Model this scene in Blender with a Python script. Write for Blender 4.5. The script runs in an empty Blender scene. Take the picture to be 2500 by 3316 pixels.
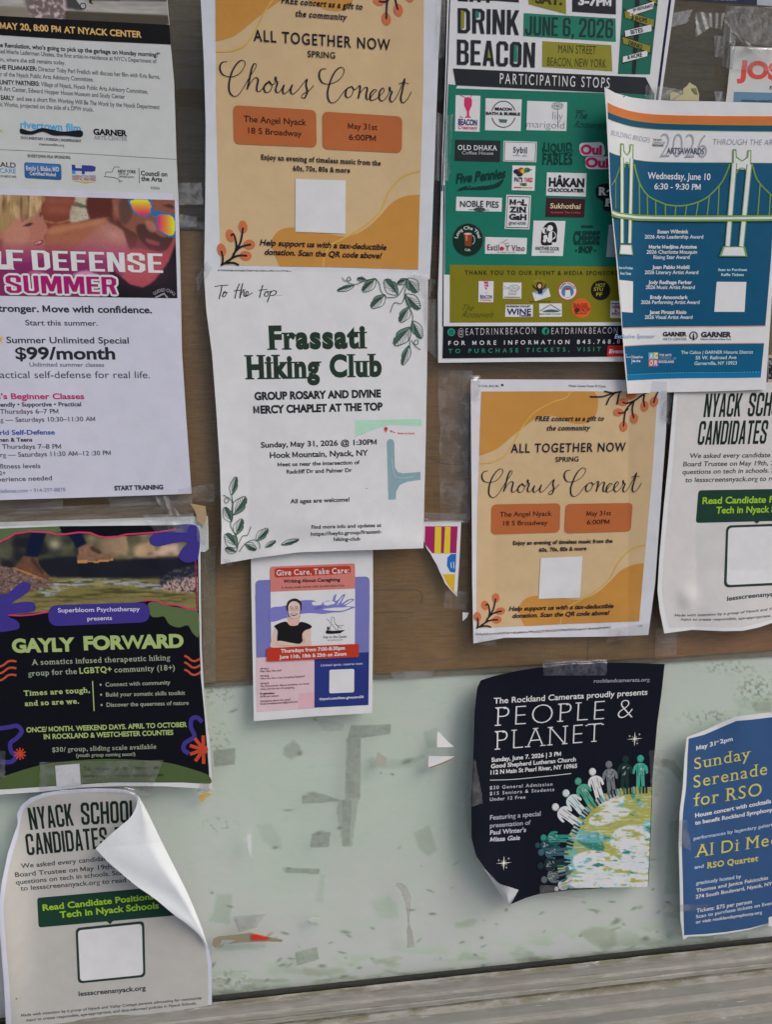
import bpy, bmesh, math, random
import numpy as np
from mathutils import Matrix, Vector
from mathutils.geometry import tessellate_polygon

# ------------------------------------------------------------------ camera, sky, sun, exposure
SC = bpy.context.scene
COL = SC.collection
FPX = 1567.98 / .6672                      # focal length in pixels of the 2500 px wide photograph
A_, B_, C_, DIST = 0.194002, -0.128645, 0.000187, 0.756928
ZG = 1.62                                  # height above the pavement of the wall point the camera aims at


def _rot(a, b, c):
    cx, sx, cy, sy, cz, sz = math.cos(a), math.sin(a), math.cos(b), math.sin(b), math.cos(c), math.sin(c)
    return (np.array([[1, 0, 0], [0, cx, -sx], [0, sx, cx]]) @ np.array([[cy, 0, sy], [0, 1, 0], [-sy, 0, cy]])
            @ np.array([[cz, -sz, 0], [sz, cz, 0], [0, 0, 1]]))


RM = _rot(A_, B_, C_)
CW = -RM.T @ np.array([0, 0, DIST])        # camera position, wall axes: x right, y down, z into the wall


def ray_to(px, py, h):
    """world point where the sight line of photo pixel px,py meets the plane h metres in front of the glass"""
    px = np.asarray(px, float); py = np.asarray(py, float); h = np.asarray(h, float) + px * 0
    d = np.stack([(px - 1250) / FPX, (py - 1657.7) / FPX, px * 0 + 1], -1) @ RM
    t = (-h - CW[2]) / d[..., 2]
    return np.stack([CW[0] + t * d[..., 0], -h, ZG - (CW[1] + t * d[..., 1])], -1)


def to_px(w):
    w = np.asarray(w, float)
    p = np.stack([w[..., 0], ZG - w[..., 2], w[..., 1]], -1) @ RM.T + np.array([0, 0, DIST])
    return 1250 + FPX * p[..., 0] / p[..., 2], 1657.7 + FPX * p[..., 1] / p[..., 2]


cam = bpy.data.cameras.new('camera'); camo = bpy.data.objects.new('camera', cam); COL.objects.link(camo)
cam.sensor_fit = 'HORIZONTAL'; cam.sensor_width = 36; cam.lens = 36 * FPX / 2500
cam.clip_start = .02; cam.clip_end = 500
tw = lambda v: Vector((v[0], v[2], -v[1]))
rx, ry, rz = tw(RM[0]), tw(RM[1]), tw(RM[2])
M = Matrix.Identity(4)
for i in range(3):
    M[i][0], M[i][1], M[i][2] = rx[i], -ry[i], -rz[i]
M[0][3], M[1][3], M[2][3] = CW[0], CW[2], ZG - CW[1]
camo.matrix_world = M
SC.camera = camo

SC.world = bpy.data.worlds.new('World'); SC.world.use_nodes = True
nt = SC.world.node_tree; bg = nt.nodes['Background']
sky = nt.nodes.new('ShaderNodeTexSky'); sky.sky_type = 'NISHITA'; sky.sun_disc = False
SUN_EL, SUN_AZ = 48, 128                    # azimuth clockwise from +Y (into the wall): the sun stands to the right, behind the camera
sky.sun_elevation = math.radians(SUN_EL); sky.sun_rotation = math.radians(SUN_AZ)
sky.air_density = 1.0; sky.dust_density = 3.5; sky.ozone_density = 1.0
nt.links.new(sky.outputs[0], bg.inputs[0]); bg.inputs[1].default_value = .13
sl = bpy.data.lights.new('sun', 'SUN'); sl.energy = .9; sl.angle = math.radians(28); sl.color = (1, .97, .93)
so = bpy.data.objects.new('sun', sl); COL.objects.link(so)
_a, _e = math.radians(SUN_AZ), math.radians(SUN_EL)
so.rotation_euler = (-Vector((math.sin(_a) * math.cos(_e), math.cos(_a) * math.cos(_e), math.sin(_e)))).to_track_quat('-Z', 'Y').to_euler()
SC.view_settings.view_transform = 'Standard'; SC.view_settings.look = 'None'
SC.view_settings.exposure = 0.27; SC.view_settings.gamma = 1

# ------------------------------------------------------------------ helpers: colour and materials
E_ILL = .60


def lin(c):
    c = np.asarray(c, float) / 255
    return np.where(c <= .04045, c / 12.92, ((c + .055) / 1.055) ** 2.4)


def alb(c, e=None):
    return np.clip(lin(c) / (e or E_ILL), .004, .86)


_mats = {}


def new_mat(name):
    m = bpy.data.materials.new(name); m.use_nodes = True
    n = m.node_tree; n.nodes.clear()
    o = n.nodes.new('ShaderNodeOutputMaterial')
    return m, n, o


def N(n, t, **k):
    x = n.nodes.new(t)
    for a, v in k.items():
        setattr(x, a, v)
    return x


def noise(n, scale, detail=3, rough=.5, vec=None, stretch=None):
    x = N(n, 'ShaderNodeTexNoise'); x.inputs['Scale'].default_value = scale
    x.inputs['Detail'].default_value = detail; x.inputs['Roughness'].default_value = rough
    g = N(n, 'ShaderNodeNewGeometry')
    src = g.outputs['Position']
    if stretch:
        mp = N(n, 'ShaderNodeMapping'); mp.inputs['Scale'].default_value = stretch
        n.links.new(src, mp.inputs[0]); src = mp.outputs[0]
    n.links.new(src, x.inputs['Vector'])
    return x


def ramp(n, src, stops):
    r = N(n, 'ShaderNodeValToRGB')
    el = r.color_ramp.elements
    while len(el) < len(stops):
        el.new(.5)
    for e, (p, c) in zip(el, stops):
        e.position = p
        e.color = (*c, 1) if hasattr(c, '__len__') else (c, c, c, 1)
    n.links.new(src, r.inputs[0])
    return r


def mixc(n, a, b, fac, mode='MIX'):
    m = N(n, 'ShaderNodeMix', data_type='RGBA', blend_type=mode)
    for s, v in ((0, fac), (6, a), (7, b)):
        if isinstance(v, (int, float)):
            m.inputs[s].default_value = v
        elif hasattr(v, '__len__'):
            m.inputs[s].default_value = (*v, 1)
        else:
            n.links.new(v, m.inputs[s])
    return m.outputs[2]


def ink(c, rough=.55, attr=None):
    """printed paper: fibre relief and faint mottling on the given ink colour"""
    key = (tuple(np.round(c, 4)) if attr is None else attr, rough)
    if key in _mats:
        return _mats[key]
    m, n, o = new_mat('printed_paper')
    b = N(n, 'ShaderNodeBsdfPrincipled')
    if attr:
        a = N(n, 'ShaderNodeAttribute', attribute_name=attr); base = a.outputs['Color']
    else:
        base = tuple(float(x) for x in c)
    ns = noise(n, 55, 4, .6)
    mot = ramp(n, ns.outputs[0], [(.3, .93), (.7, 1.0)])
    n.links.new(mixc(n, base, mot.outputs[0], 1.0, 'MULTIPLY'), b.inputs['Base Color'])
    b.inputs['Roughness'].default_value = rough
    b.inputs['Specular IOR Level'].default_value = .12
    bp = N(n, 'ShaderNodeBump'); bp.inputs['Strength'].default_value = .30; bp.inputs['Distance'].default_value = .0016
    n.links.new(noise(n, 38, 5, .62).outputs[0], bp.inputs['Height'])
    n.links.new(bp.outputs[0], b.inputs['Normal'])
    n.links.new(b.outputs[0], o.inputs[0])
    _mats[key] = m
    return m


# ------------------------------------------------------------------ helpers: objects
def tag(o, label=None, cat=None, group=None, kind=None):
    for k, v in (('label', label), ('category', cat), ('group', group), ('kind', kind)):
        if v:
            o[k] = v
    return o


def mesh_obj(name, verts, faces, mats, parent=None, origin=(0, 0, 0), midx=None, normals=None, smooth=True, colors=None):
    me = bpy.data.meshes.new(name)
    v = np.asarray(verts, float) - np.asarray(origin)
    me.from_pydata(v.tolist(), [], faces)
    for m in (mats if isinstance(mats, (list, tuple)) else [mats]):
        me.materials.append(m)
    if midx is not None:
        me.polygons.foreach_set('material_index', np.asarray(midx, np.int32))
    if smooth:
        me.polygons.foreach_set('use_smooth', [True] * len(me.polygons))
    if colors is not None:
        ca = me.color_attributes.new('print', 'FLOAT_COLOR', 'POINT')
        c4 = np.ones((len(v), 4)); c4[:, :3] = colors
        ca.data.foreach_set('color', c4.ravel())
    me.update()
    if normals is not None:
        me.normals_split_custom_set_from_vertices(np.asarray(normals).tolist())
    o = bpy.data.objects.new(name, me)
    COL.objects.link(o)
    o.parent = parent
    if parent is None:
        o.location = origin
    return o


def crom(p, closed=False, n=6):
    """smooth curve through points"""
    p = np.asarray(p, float)
    if len(p) < 3:
        return p
    out = []
    L = len(p)
    for i in range(L if closed else L - 1):
        if closed:
            a, b, c, d = p[i - 1], p[i], p[(i + 1) % L], p[(i + 2) % L]
        else:
            a, b, c, d = p[max(i - 1, 0)], p[i], p[i + 1], p[min(i + 2, L - 1)]
        for k in range(n):
            t = k / n
            out.append(.5 * (2 * b + (c - a) * t + (2 * a - 5 * b + 4 * c - d) * t * t + (3 * b - a - 3 * c + d) * t ** 3))
    if not closed:
        out.append(p[-1])
    return np.array(out)


def resample(p, n):
    p = np.asarray(p, float)
    d = np.r_[0, np.cumsum(np.hypot(*np.diff(p, axis=0).T))]
    t = np.linspace(0, d[-1], n)
    return np.stack([np.interp(t, d, p[:, 0]), np.interp(t, d, p[:, 1])], -1)


def tri(poly):
    return [tuple(t) for t in tessellate_polygon([[Vector((x, y, 0)) for x, y in poly]])]


def cut(v, f, g):
    """cut flat faces along a grid of spacing g so that they can follow a curved sheet"""
    v = np.asarray(v, float)
    lo, hi = v.min(0), v.max(0)
    if (hi - lo).max() < g * 1.3:
        return v, f
    bm = bmesh.new()
    bv = [bm.verts.new((x, y, 0)) for x, y in v]
    for t in f:
        try:
            bm.faces.new([bv[i] for i in t])
        except ValueError:
            pass
    for ax in (0, 1):
        no = (1, 0, 0) if ax == 0 else (0, 1, 0)
        k = math.ceil(lo[ax] / g + .01)
        while k * g < hi[ax]:
            co = (k * g, 0, 0) if ax == 0 else (0, k * g, 0)
            bmesh.ops.bisect_plane(bm, geom=bm.verts[:] + bm.edges[:] + bm.faces[:], dist=1e-4, plane_co=co, plane_no=no)
            k += 1
    bm.verts.index_update()
    vv = np.array([(q.co.x, q.co.y) for q in bm.verts])
    ff = [tuple(q.index for q in fc.verts) for fc in bm.faces]
    bm.free()
    return vv, ff


# ------------------------------------------------------------------ glyphs of the built-in font, one mesh per character and weight
CH = ''.join(chr(i) for i in range(33, 127)) + '•—–’“”‘Å'
_g = {}


def make_glyphs(weights):
    tmp = []
    for w in weights:
        for s in ['H', 'HH'] + list(CH) + ['H%sH' % c for c in CH]:
            c = bpy.data.curves.new('g', 'FONT'); c.body = s; c.size = 1; c.offset = w; c.resolution_u = 4; c.offset = 0 if ('g' in s and 0 < w < .02) else min(w, .014) if '$' in s else min(w, .028) if any(k in s for k in '@W') else w
            o = bpy.data.objects.new('g', c); COL.objects.link(o); tmp.append((w, s, o))
    dg = bpy.context.evaluated_depsgraph_get()
    ext = {}
    for w, s, o in tmp:
        me = o.evaluated_get(dg).to_mesh()
        v = np.array([q.co[:2] for q in me.vertices]).reshape(-1, 2)
        if len(s) < 2:
            me.calc_loop_triangles()
            _g[(w, s)] = [v, [tuple(p.vertices) for p in me.polygons]]
        ext[(w, s)] = (v[:, 0].min(), v[:, 0].max()) if len(v) else (0, 0)
    for w, s, o in tmp:
        c = o.data; bpy.data.objects.remove(o); bpy.data.curves.remove(c)
    for w in weights:
        hh = ext[(w, 'HH')]; h1 = ext[(w, 'H')]
        adv_h = (hh[1] - hh[0]) - (h1[1] - h1[0])
        cap = _g[(w, 'H')][0][:, 1].max() - max(w, 0)
        _g[(w, 'cap')] = cap
        for c in CH:
            e = ext[(w, 'H%sH' % c)]
            _g[(w, c)].append(((e[1] - e[0]) - (hh[1] - hh[0])) / cap)
        for c in CH:
            _g[(w, c)][0] = _g[(w, c)][0] / cap
        _g[(w, 'H')][2] = adv_h / cap


WTS = (-.026, -.018, 0, .014, .028, .05)
make_glyphs(WTS)
for _w in WTS:
    if _w > 0:                                   # the M of this font does not take an offset: drawn here instead
        t = .13 + 2.4 * _w; p = [(0, 0), (0, 1), (t * .95, 1), (.46, .36), (.92 - t * .95, 1), (.92, 1), (.92, 0), (.92 - t, 0), (.92 - t, .60 - _w), (.51, .08), (.41, .08), (t, .60 - _w), (t, 0)]
        _g[(_w, 'M')] = [np.array(p, float), [tuple(q) for q in tessellate_polygon([[Vector((x, y, 0)) for x, y in p]])], 1.04]


# condensed block capitals of the headings, as outlines with holes
_O = [(0, .12), (0, .88), (.10, 1), (.34, 1), (.44, .88), (.44, .12), (.34, 0), (.10, 0)]
_Oh = [(.14, .17), (.14, .83), (.17, .87), (.27, .87), (.30, .83), (.30, .17), (.27, .13), (.17, .13)]
BLK = {'N': [[(0, 0), (0, 1), (.15, 1), (.30, .42), (.30, 1), (.44, 1), (.44, 0), (.29, 0), (.14, .58), (.14, 0)]],
       'Y': [[(.15, 0), (.15, .42), (0, 1), (.15, 1), (.22, .62), (.29, 1), (.44, 1), (.29, .42), (.29, 0)]],
       'A': [[(0, 0), (.14, 1), (.30, 1), (.44, 0), (.30, 0), (.275, .2), (.165, .2), (.14, 0)], [(.18, .33), (.26, .33), (.22, .75)]],
       'C': [[(.44, .36), (.30, .36), (.30, .17), (.27, .13), (.17, .13), (.14, .17), (.14, .83), (.17, .87), (.27, .87), (.30, .83), (.30, .64), (.44, .64), (.44, .88), (.34, 1), (.10, 1), (0, .88), (0, .12), (.10, 0), (.34, 0), (.44, .12)]],
       'K': [[(0, 0), (0, 1), (.14, 1), (.14, .60), (.29, 1), (.44, 1), (.27, .55), (.44, 0), (.29, 0), (.19, .38), (.14, .28), (.14, 0)]],
       'S': [[(.44, .62), (.30, .62), (.30, .83), (.27, .87), (.17, .87), (.14, .83), (.14, .66), (.44, .42), (.44, .12), (.34, 0), (.10, 0), (0, .12), (0, .36), (.14, .36), (.14, .17), (.17, .13), (.27, .13), (.30, .17), (.30, .36), (0, .60), (0, .88), (.10, 1), (.34, 1), (.44, .88)]],
       'H': [[(0, 0), (0, 1), (.14, 1), (.14, .57), (.30, .57), (.30, 1), (.44, 1), (.44, 0), (.30, 0), (.30, .43), (.14, .43), (.14, 0)]],
       'O': [_O, _Oh], '0': [_O, _Oh], 'L': [[(0, 0), (0, 1), (.14, 1), (.14, .13), (.38, .13), (.38, 0)]], 'I': [[(0, 0), (0, 1), (.14, 1), (.14, 0)]],
       'D': [[(0, 0), (0, 1), (.32, 1), (.44, .86), (.44, .14), (.32, 0)], [(.14, .13), (.14, .87), (.26, .87), (.30, .82), (.30, .18), (.26, .13)]],
       'T': [[(.13, 0), (.13, .87), (0, .87), (0, 1), (.40, 1), (.40, .87), (.27, .87), (.27, 0)]],
       'E': [[(0, 0), (0, 1), (.38, 1), (.38, .87), (.14, .87), (.14, .57), (.34, .57), (.34, .44), (.14, .44), (.14, .13), (.38, .13), (.38, 0)]],
       'F': [[(0, 0), (0, 1), (.38, 1), (.38, .87), (.14, .87), (.14, .57), (.34, .57), (.34, .44), (.14, .44), (.14, 0)]],
       'R': [[(0, 0), (0, 1), (.32, 1), (.44, .88), (.44, .58), (.36, .48), (.44, 0), (.30, 0), (.22, .44), (.14, .44), (.14, 0)], [(.14, .56), (.14, .87), (.27, .87), (.30, .83), (.30, .60), (.27, .56)]],
       'B': [[(0, 0), (0, 1), (.32, 1), (.43, .88), (.43, .62), (.36, .52), (.44, .42), (.44, .12), (.33, 0)], [(.14, .57), (.14, .87), (.26, .87), (.29, .83), (.29, .61), (.26, .57)], [(.14, .13), (.14, .45), (.26, .45), (.30, .41), (.30, .17), (.26, .13)]],
       'J': [[(.40, 1), (.26, 1), (.26, .17), (.23, .13), (.17, .13), (.14, .17), (.14, .34), (0, .34), (0, .12), (.10, 0), (.30, 0), (.40, .12)]],
       'U': [[(0, 1), (.14, 1), (.14, .17), (.17, .13), (.27, .13), (.30, .17), (.30, 1), (.44, 1), (.44, .12), (.34, 0), (.10, 0), (0, .12)]],
       'M': [[(0, 0), (0, 1), (.2, 1), (.30, .5), (.40, 1), (.60, 1), (.60, 0), (.46, 0), (.46, .62), (.36, .12), (.24, .12), (.14, .62), (.14, 0)]],
       '2': [[(0, .66), (.14, .66), (.14, .83), (.17, .87), (.27, .87), (.30, .83), (.30, .62), (0, .14), (0, 0), (.42, 0), (.42, .13), (.17, .13), (.44, .58), (.44, .88), (.34, 1), (.10, 1), (0, .88)]],
       '6': [[(.44, .66), (.30, .66), (.30, .83), (.27, .87), (.17, .87), (.14, .83), (.14, .58), (.34, .58), (.44, .48), (.44, .12), (.34, 0), (.10, 0), (0, .12), (0, .88), (.10, 1), (.34, 1), (.44, .88)], [(.14, .17), (.14, .45), (.27, .45), (.30, .41), (.30, .17), (.27, .13), (.17, .13)]],
       ',': [[(0, .15), (.14, .15), (.14, 0), (.05, -.15), (0, -.15), (.04, 0), (0, 0)]]}
for _c, _l in BLK.items():
    _g[('blk', _c, False)] = (np.array([p for l in _l for p in l], float), [tuple(t) for t in tessellate_polygon([[Vector((x, y, 0)) for x, y in l] for l in _l])], max(p[0] for p in _l[0]) + .07)


def glyph(c, w, serif):
    k = (w, c, serif)
    if k in _g:
        return _g[k]
    v, f, adv = _g[(w, c)]
    v = v.copy(); f = list(f)
    if serif and c.isalnum():
        cnt = {}
        for p in f:
            for i in range(len(p)):
                e = (p[i], p[(i + 1) % len(p)]); q = (min(e), max(e)); cnt[q] = cnt.get(q, 0) + 1
        ys = (0, 1, _g[(w, 'x')][0][:, 1].max(), _g[(w, 'l')][0][:, 1].max())
        sx, sy = .115, .05 if w < .02 else .07
        add = []
        for (a, b), n_ in cnt.items():
            if n_ == 1 and abs(v[a, 1] - v[b, 1]) < .004 and .02 < abs(v[a, 0] - v[b, 0]) < .36:
                y = v[a, 1]
                for Y in ys:
                    if abs(y - Y) < .03 + abs(w):
                        x0, x1 = sorted((v[a, 0], v[b, 0])); up = Y < .3
                        y1 = y + sy if up else y - sy
                        for (p, q) in ((x0 - sx, x0), (x1, x1 + sx)):
                            add.append([(p, y), (q, y), (q, y1), (p, y1)])
                        break
        v = list(map(tuple, v))
        for q in add:
            n0 = len(v); v += q; f.append((n0, n0 + 1, n0 + 2, n0 + 3))
        v = np.array(v); adv = adv + .10
    _g[k] = (v, f, adv)
    return _g[k]


def string_mesh(s, w=0, it=0, serif=False, sp=0):
    V, Fc, x = [], [], 0
    n0 = 0
    for c in s:
        if c == ' ':
            x += (.2 if w == 'blk' else .42) + sp * 1.2; continue
        v, f, adv = glyph(c, w, serif)
        vv = v + [x, 0]
        V.append(vv); Fc += [tuple(i + n0 for i in p) for p in f]; n0 += len(v)
        x += adv + sp
    V = np.concatenate(V)
    if it:
        V[:, 0] += V[:, 1] * it
    V[:, 0] -= V[:, 0].min()
    return V, Fc, V[:, 0].max()


# ------------------------------------------------------------------ frames: where coordinates below were measured
def FR(x0, y0, s):
    return lambda p: np.asarray(p, float) * s + [x0, y0]


zA, zB, zC, zD = FR(0, 0, 640 / 1668), FR(600, 0, 820 / 1668), FR(1400, 0, 800 / 1668), FR(1400, 600, 640 / 1668)
zE, zF, zG1, zG2 = FR(1900, 0, 600 / 1668), FR(1940, 600, 560 / 1668), FR(0, 600, 640 / 1668), FR(0, 960, 640 / 1668)
zG3, zG4, zG5, zG6 = FR(640, 820, 780 / 1668), FR(1340, 1200, 820 / 1668), FR(2100, 1200, 400 / 983), FR(0, 1640, 700 / 1647)
zG7, zH1, zH2, zH3 = FR(780, 1760, 460 / 1668), FR(0, 2500, 720 / 1668), FR(1480, 2100, 680 / 1668), FR(2140, 2200, 360 / 885)
zH4, zS1, zS2, zS3 = FR(640, 2200, 920 / 1668), FR(530, 0, 200 / 492), FR(1340, 0, 220 / 392), FR(540, 1560, 300 / 922)
zS4, zS5, zS6, zS7, zS8 = FR(1200, 1660, 1300 / 1668), FR(2100, 0, 400 / 1668), FR(0, 1560, 700 / 1668), FR(560, 2440, 500 / 1263), FR(1500, 2900, 1000 / 1668)
zP = FR(0, 0, 1.4988)

GRID = 10.0
EPS = .00011


def coons(top, right, bottom, left, nx, ny):
    t, b = resample(top, nx + 1), resample(bottom, nx + 1)
    l, r = resample(left, ny + 1), resample(right, ny + 1)
    s = np.linspace(0, 1, nx + 1)[None, :, None]; v = np.linspace(0, 1, ny + 1)[:, None, None]
    g = (1 - v) * t[None] + v * b[None] + (1 - s) * l[:, None] + s * r[:, None]
    g -= (1 - s) * (1 - v) * t[0] + s * (1 - v) * t[-1] + (1 - s) * v * b[0] + s * v * b[-1]
    return g


class Poster:
    def __init__(s, name, label, cat, top, right, bottom, left, hf=None, base=.0006, wr=.0005, paper=(182, 182, 190),
                 e=None, group=None, seed=1, rough=.6, wl=1.0):
        s.e = e
        s.rough = rough
        s.base = base
        allp = np.concatenate([top, right, bottom, left])
        s.x0, s.y0 = allp.min(0); s.x1, s.y1 = allp.max(0)
        rs = np.random.RandomState(seed)
        s.w = [(rs.uniform(.006, .02) / wl, rs.uniform(0, 6.28), rs.uniform(0, 6.28), rs.uniform(.4, 1)) for _ in range(9)]
        s.wr = wr
        s.hf = hf or (lambda u, v: 0 * u)
        c = (np.asarray(bottom[0]) + np.asarray(bottom[-1])) / 2
        s.org = ray_to(c[0], c[1], 0)
        s.root = bpy.data.objects.new(name, None); COL.objects.link(s.root); s.root.location = s.org
        s.root.empty_display_size = .02
        tag(s.root, label, cat, group)
        s.parts = {}
        s.cur = None
        s.layer = 1
        s.fr = zP
        s.edge = (top, right, bottom, left)
        # the sheet itself
        W = max(s.x1 - s.x0, 30); H = max(s.y1 - s.y0, 30)
        nx, ny = max(4, int(W / 8)), max(4, int(H / 8))
        g = coons(top, right, bottom, left, nx, ny).reshape(-1, 2)
        h = s.h(g[:, 0], g[:, 1])
        fv = ray_to(g[:, 0], g[:, 1], h); nv = s.nrm(g[:, 0], g[:, 1])
        bv = fv + [0, .00022, 0]
        idx = lambda j, i: j * (nx + 1) + i
        n1 = len(fv)
        faces = [(idx(j, i), idx(j + 1, i), idx(j + 1, i + 1), idx(j, i + 1)) for j in range(ny) for i in range(nx)]
        faces += [tuple(n1 + q for q in reversed(f)) for f in faces[:]]
        ring = [idx(0, i) for i in range(nx)] + [idx(j, nx) for j in range(ny)] + [idx(ny, i) for i in range(nx, 0, -1)] + [idx(j, 0) for j in range(ny, 0, -1)]
        V = [fv, bv]; Nn = [nv, -nv]
        n2 = 2 * n1
        rv = fv[ring]; rb = bv[ring]
        cen = rv.mean(0); out = rv - cen; out[:, 1] = 0; out /= np.linalg.norm(out, axis=1)[:, None]
        V += [rv, rb]; Nn += [out, out]
        m = len(ring)
        faces += [(n2 + k, n2 + (k + 1) % m, n2 + m + (k + 1) % m, n2 + m + k) for k in range(m)]
        s.paper = mesh_obj('paper', np.concatenate(V), faces, ink(alb(paper, e), rough), s.root, s.org, normals=np.concatenate(Nn))

    def h(s, px, py):
        u = (px - s.x0) / (s.x1 - s.x0); v = (py - s.y0) / (s.y1 - s.y0)
        w = 0
        for k, a, b, c in s.w:
            w = w + c * np.sin(k * (px * math.cos(a) + py * math.sin(a) * .6) + b)
        return s.base + np.maximum(s.hf(u, v), 0) + s.wr * 1.35 * (1 + w / 4.5).clip(.02)

    def nrm(s, px, py):
        d = 2.0
        a = ray_to(px + d, py, s.h(px + d, py)) - ray_to(px - d, py, s.h(px - d, py))
        b = ray_to(px, py + d, s.h(px, py + d)) - ray_to(px, py - d, s.h(px, py - d))
        n = np.cross(b, a); n /= np.linalg.norm(n, axis=-1)[..., None]
        return np.where(n[..., 1:2] > 0, -n, n)

    def part(s, name, label=None):
        s.cur = name
        k = 0
        key = name
        while key in s.parts:
            k += 1; key = name + '#%d' % k
        s.cur = key
        s.parts[key] = dict(V=[], F=[], M=[], C=[], L=[], n=0, label=label)
        return s

    def use(s, name):
        if name not in s.parts:
            s.part(name)
        s.cur = name
        return s

    def add(s, v, f, col, lay=None, rgbs=None):
        """v: photo pixels"""
        if s.cur is None:
            s.use('lettering')
        if s.cur.split('#')[0] in ('printed_box', 'printed_panel', 'printed_shape', 'printed_stroke', 'printed_frame') and s.parts[s.cur]['V']:
            s.part(s.cur.split('#')[0])
        P = s.parts[s.cur]
        if rgbs is None:
            v, f = cut(v, f, GRID)
        P['V'].append(np.c_[v, np.full(len(v), lay if lay is not None else s.layer)])
        P['F'] += [tuple(i + P['n'] for i in q) for q in f]
        P['n'] += len(v)
        m = ink(alb(col, s.e), s.rough) if rgbs is None else ink(None, s.rough, 'print')
        if m not in P['C']:
            P['C'].append(m)
        P['M'] += [P['C'].index(m)] * len(f)
        P['L'].append(rgbs if rgbs is not None else np.zeros((len(v), 3)))

    # ---- drawing calls, coordinates in the current frame
    def q(s, pts, col, lay=None):
        p = s.fr(pts); s.add(p, tri(p), col, lay)

    def blob(s, pts, col, lay=None, n=6):
        s.q(crom(pts, True, n), col, lay)

    def ell(s, cx, cy, rx, ry, col, lay=None, rot=0, n=28):
        a = np.linspace(0, 2 * math.pi, n, endpoint=False)
        x, y = rx * np.cos(a), ry * np.sin(a); c, d = math.cos(rot), math.sin(rot)
        s.q(np.stack([cx + x * c - y * d, cy + x * d + y * c], -1), col, lay)

    def ring(s, cx, cy, rx, ry, w, col, lay=None, a0=0, a1=360):
        a = np.radians(np.linspace(a0, a1, 40))
        s.line(np.stack([cx + rx * np.cos(a), cy + ry * np.sin(a)], -1), w, col, lay)

    def rr(s, c4, r, col, lay=None):
        """rounded quad; c4 = TL,TR,BR,BL"""
        c = np.asarray(c4, float); out = []
        for i in range(4):
            p, a, b = c[i], c[i - 1], c[(i + 1) % 4]
            ua = (a - p) / np.linalg.norm(a - p); ub = (b - p) / np.linalg.norm(b - p)
            for t in np.linspace(0, 1, 6):
                out.append(p + ua * r * (1 - t) ** 2 + ub * r * t ** 2)
        s.q(out, col, lay)

    def frame(s, c4, w, col, lay=None):
        c = np.asarray(c4, float); m = c.mean(0)
        for i in range(4):
            a, b = c[i], c[(i + 1) % 4]
            s.q([a, b, b + (m - b) / np.abs(m - b).max() * w, a + (m - a) / np.abs(m - a).max() * w], col, lay)

    def line(s, pts, w, col, lay=None, smooth=False, closed=False, taper=None, cal=0):
        """ribbon of width w; cal>0 makes downstrokes heavier, as a pen does"""
        p = np.asarray(pts, float)
        if smooth:
            p = crom(p, closed, 8)
        if closed:
            p = np.vstack([p, p[:1]])
        d = np.gradient(p, axis=0); L = np.hypot(d[:, 0], d[:, 1]) + 1e-9
        d = d / L[:, None]; nn = np.stack([-d[:, 1], d[:, 0]], -1)
        ww = np.full(len(p), w / 2.)
        if cal:
            a = np.clip(d[:, 1], 0, 1) ** 1.5
            ww = ww * (1 + cal * a); ww = np.convolve(np.r_[ww[:2], ww, ww[-2:]], np.ones(5) / 5, 'valid')
        if taper:
            t = np.linspace(0, 1, len(p)); ww = ww * (taper[0] * (1 - t) + taper[1] * t)
        a, b = s.fr(p + nn * ww[:, None]), s.fr(p - nn * ww[:, None])
        n = len(p)
        v = np.empty((2 * n, 2)); v[0::2] = a; v[1::2] = b
        s.add(v, [(2 * i, 2 * i + 1, 2 * i + 3, 2 * i + 2) for i in range(n - 1)], col, lay)

    def T(s, txt, x0, y0, x1, y1, hgt, col, w=0, it=0, sf=False, sp=0, bow=0, lay=None, arc=None):
        """a line of lettering: baseline start and end, cap height"""
        if s.cur is None:
            s.use('lettering')
        if s.cur.split('#')[0] in ('body_lettering', 'heading_lettering') and s.parts[s.cur]['V']:
            s.part(s.cur.split('#')[0])
        _q = s.fr([((x0 + x1) / 2, (y0 + y1) / 2), ((x0 + x1) / 2, (y0 + y1) / 2 - hgt)]); _h = np.hypot(*(_q[1] - _q[0]))
        if w == 0 and _h < 22:
            w = .014                              # fine print fills in a little on absorbent paper
        if _h < 13:
            sf = False
        V, Fc, L = string_mesh(txt, w, it, sf, sp)
        a, b = s.fr([(x0, y0)])[0], s.fr([(x1, y1)])[0]
        m = s.fr([((x0 + x1) / 2, (y0 + y1) / 2), ((x0 + x1) / 2, (y0 + y1) / 2 - hgt)])
        hp = np.hypot(*(m[1] - m[0]))
        hm = float(s.h(np.array([m[0][0]]), np.array([m[0][1]]))[0])
        wa, wb = ray_to(a[0], a[1], hm), ray_to(b[0], b[1], hm)
        wm, wu = ray_to(m[0][0], m[0][1], hm), ray_to(m[0][0], m[0][1] - hp, hm)
        d = wb - wa; LW = np.linalg.norm(d); d /= LW
        up = np.array([-d[2], 0, d[0]]); hw = np.linalg.norm(wu - wm)
        x = V[:, 0] / L; y = V[:, 1]
        if arc is not None:   # lettering round an arc: x along the angle
            cx, cy, r, a0, a1 = arc
            an = np.radians(a0 + (a1 - a0) * x); rr_ = r + y * hgt
            px = s.fr(np.stack([cx + rr_ * np.cos(an), cy + rr_ * np.sin(an)], -1))
            s.add(px, Fc, col, lay); return
        X = x[:, None] * LW * d + y[:, None] * hw * up
        if bow:
            X = X - (4 * x * (1 - x) * bow * hw)[:, None] * up
        px, py = to_px(wa + X)
        s.add(np.stack([px, py], -1), Fc, col, lay if lay is not None else s.layer)

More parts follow.
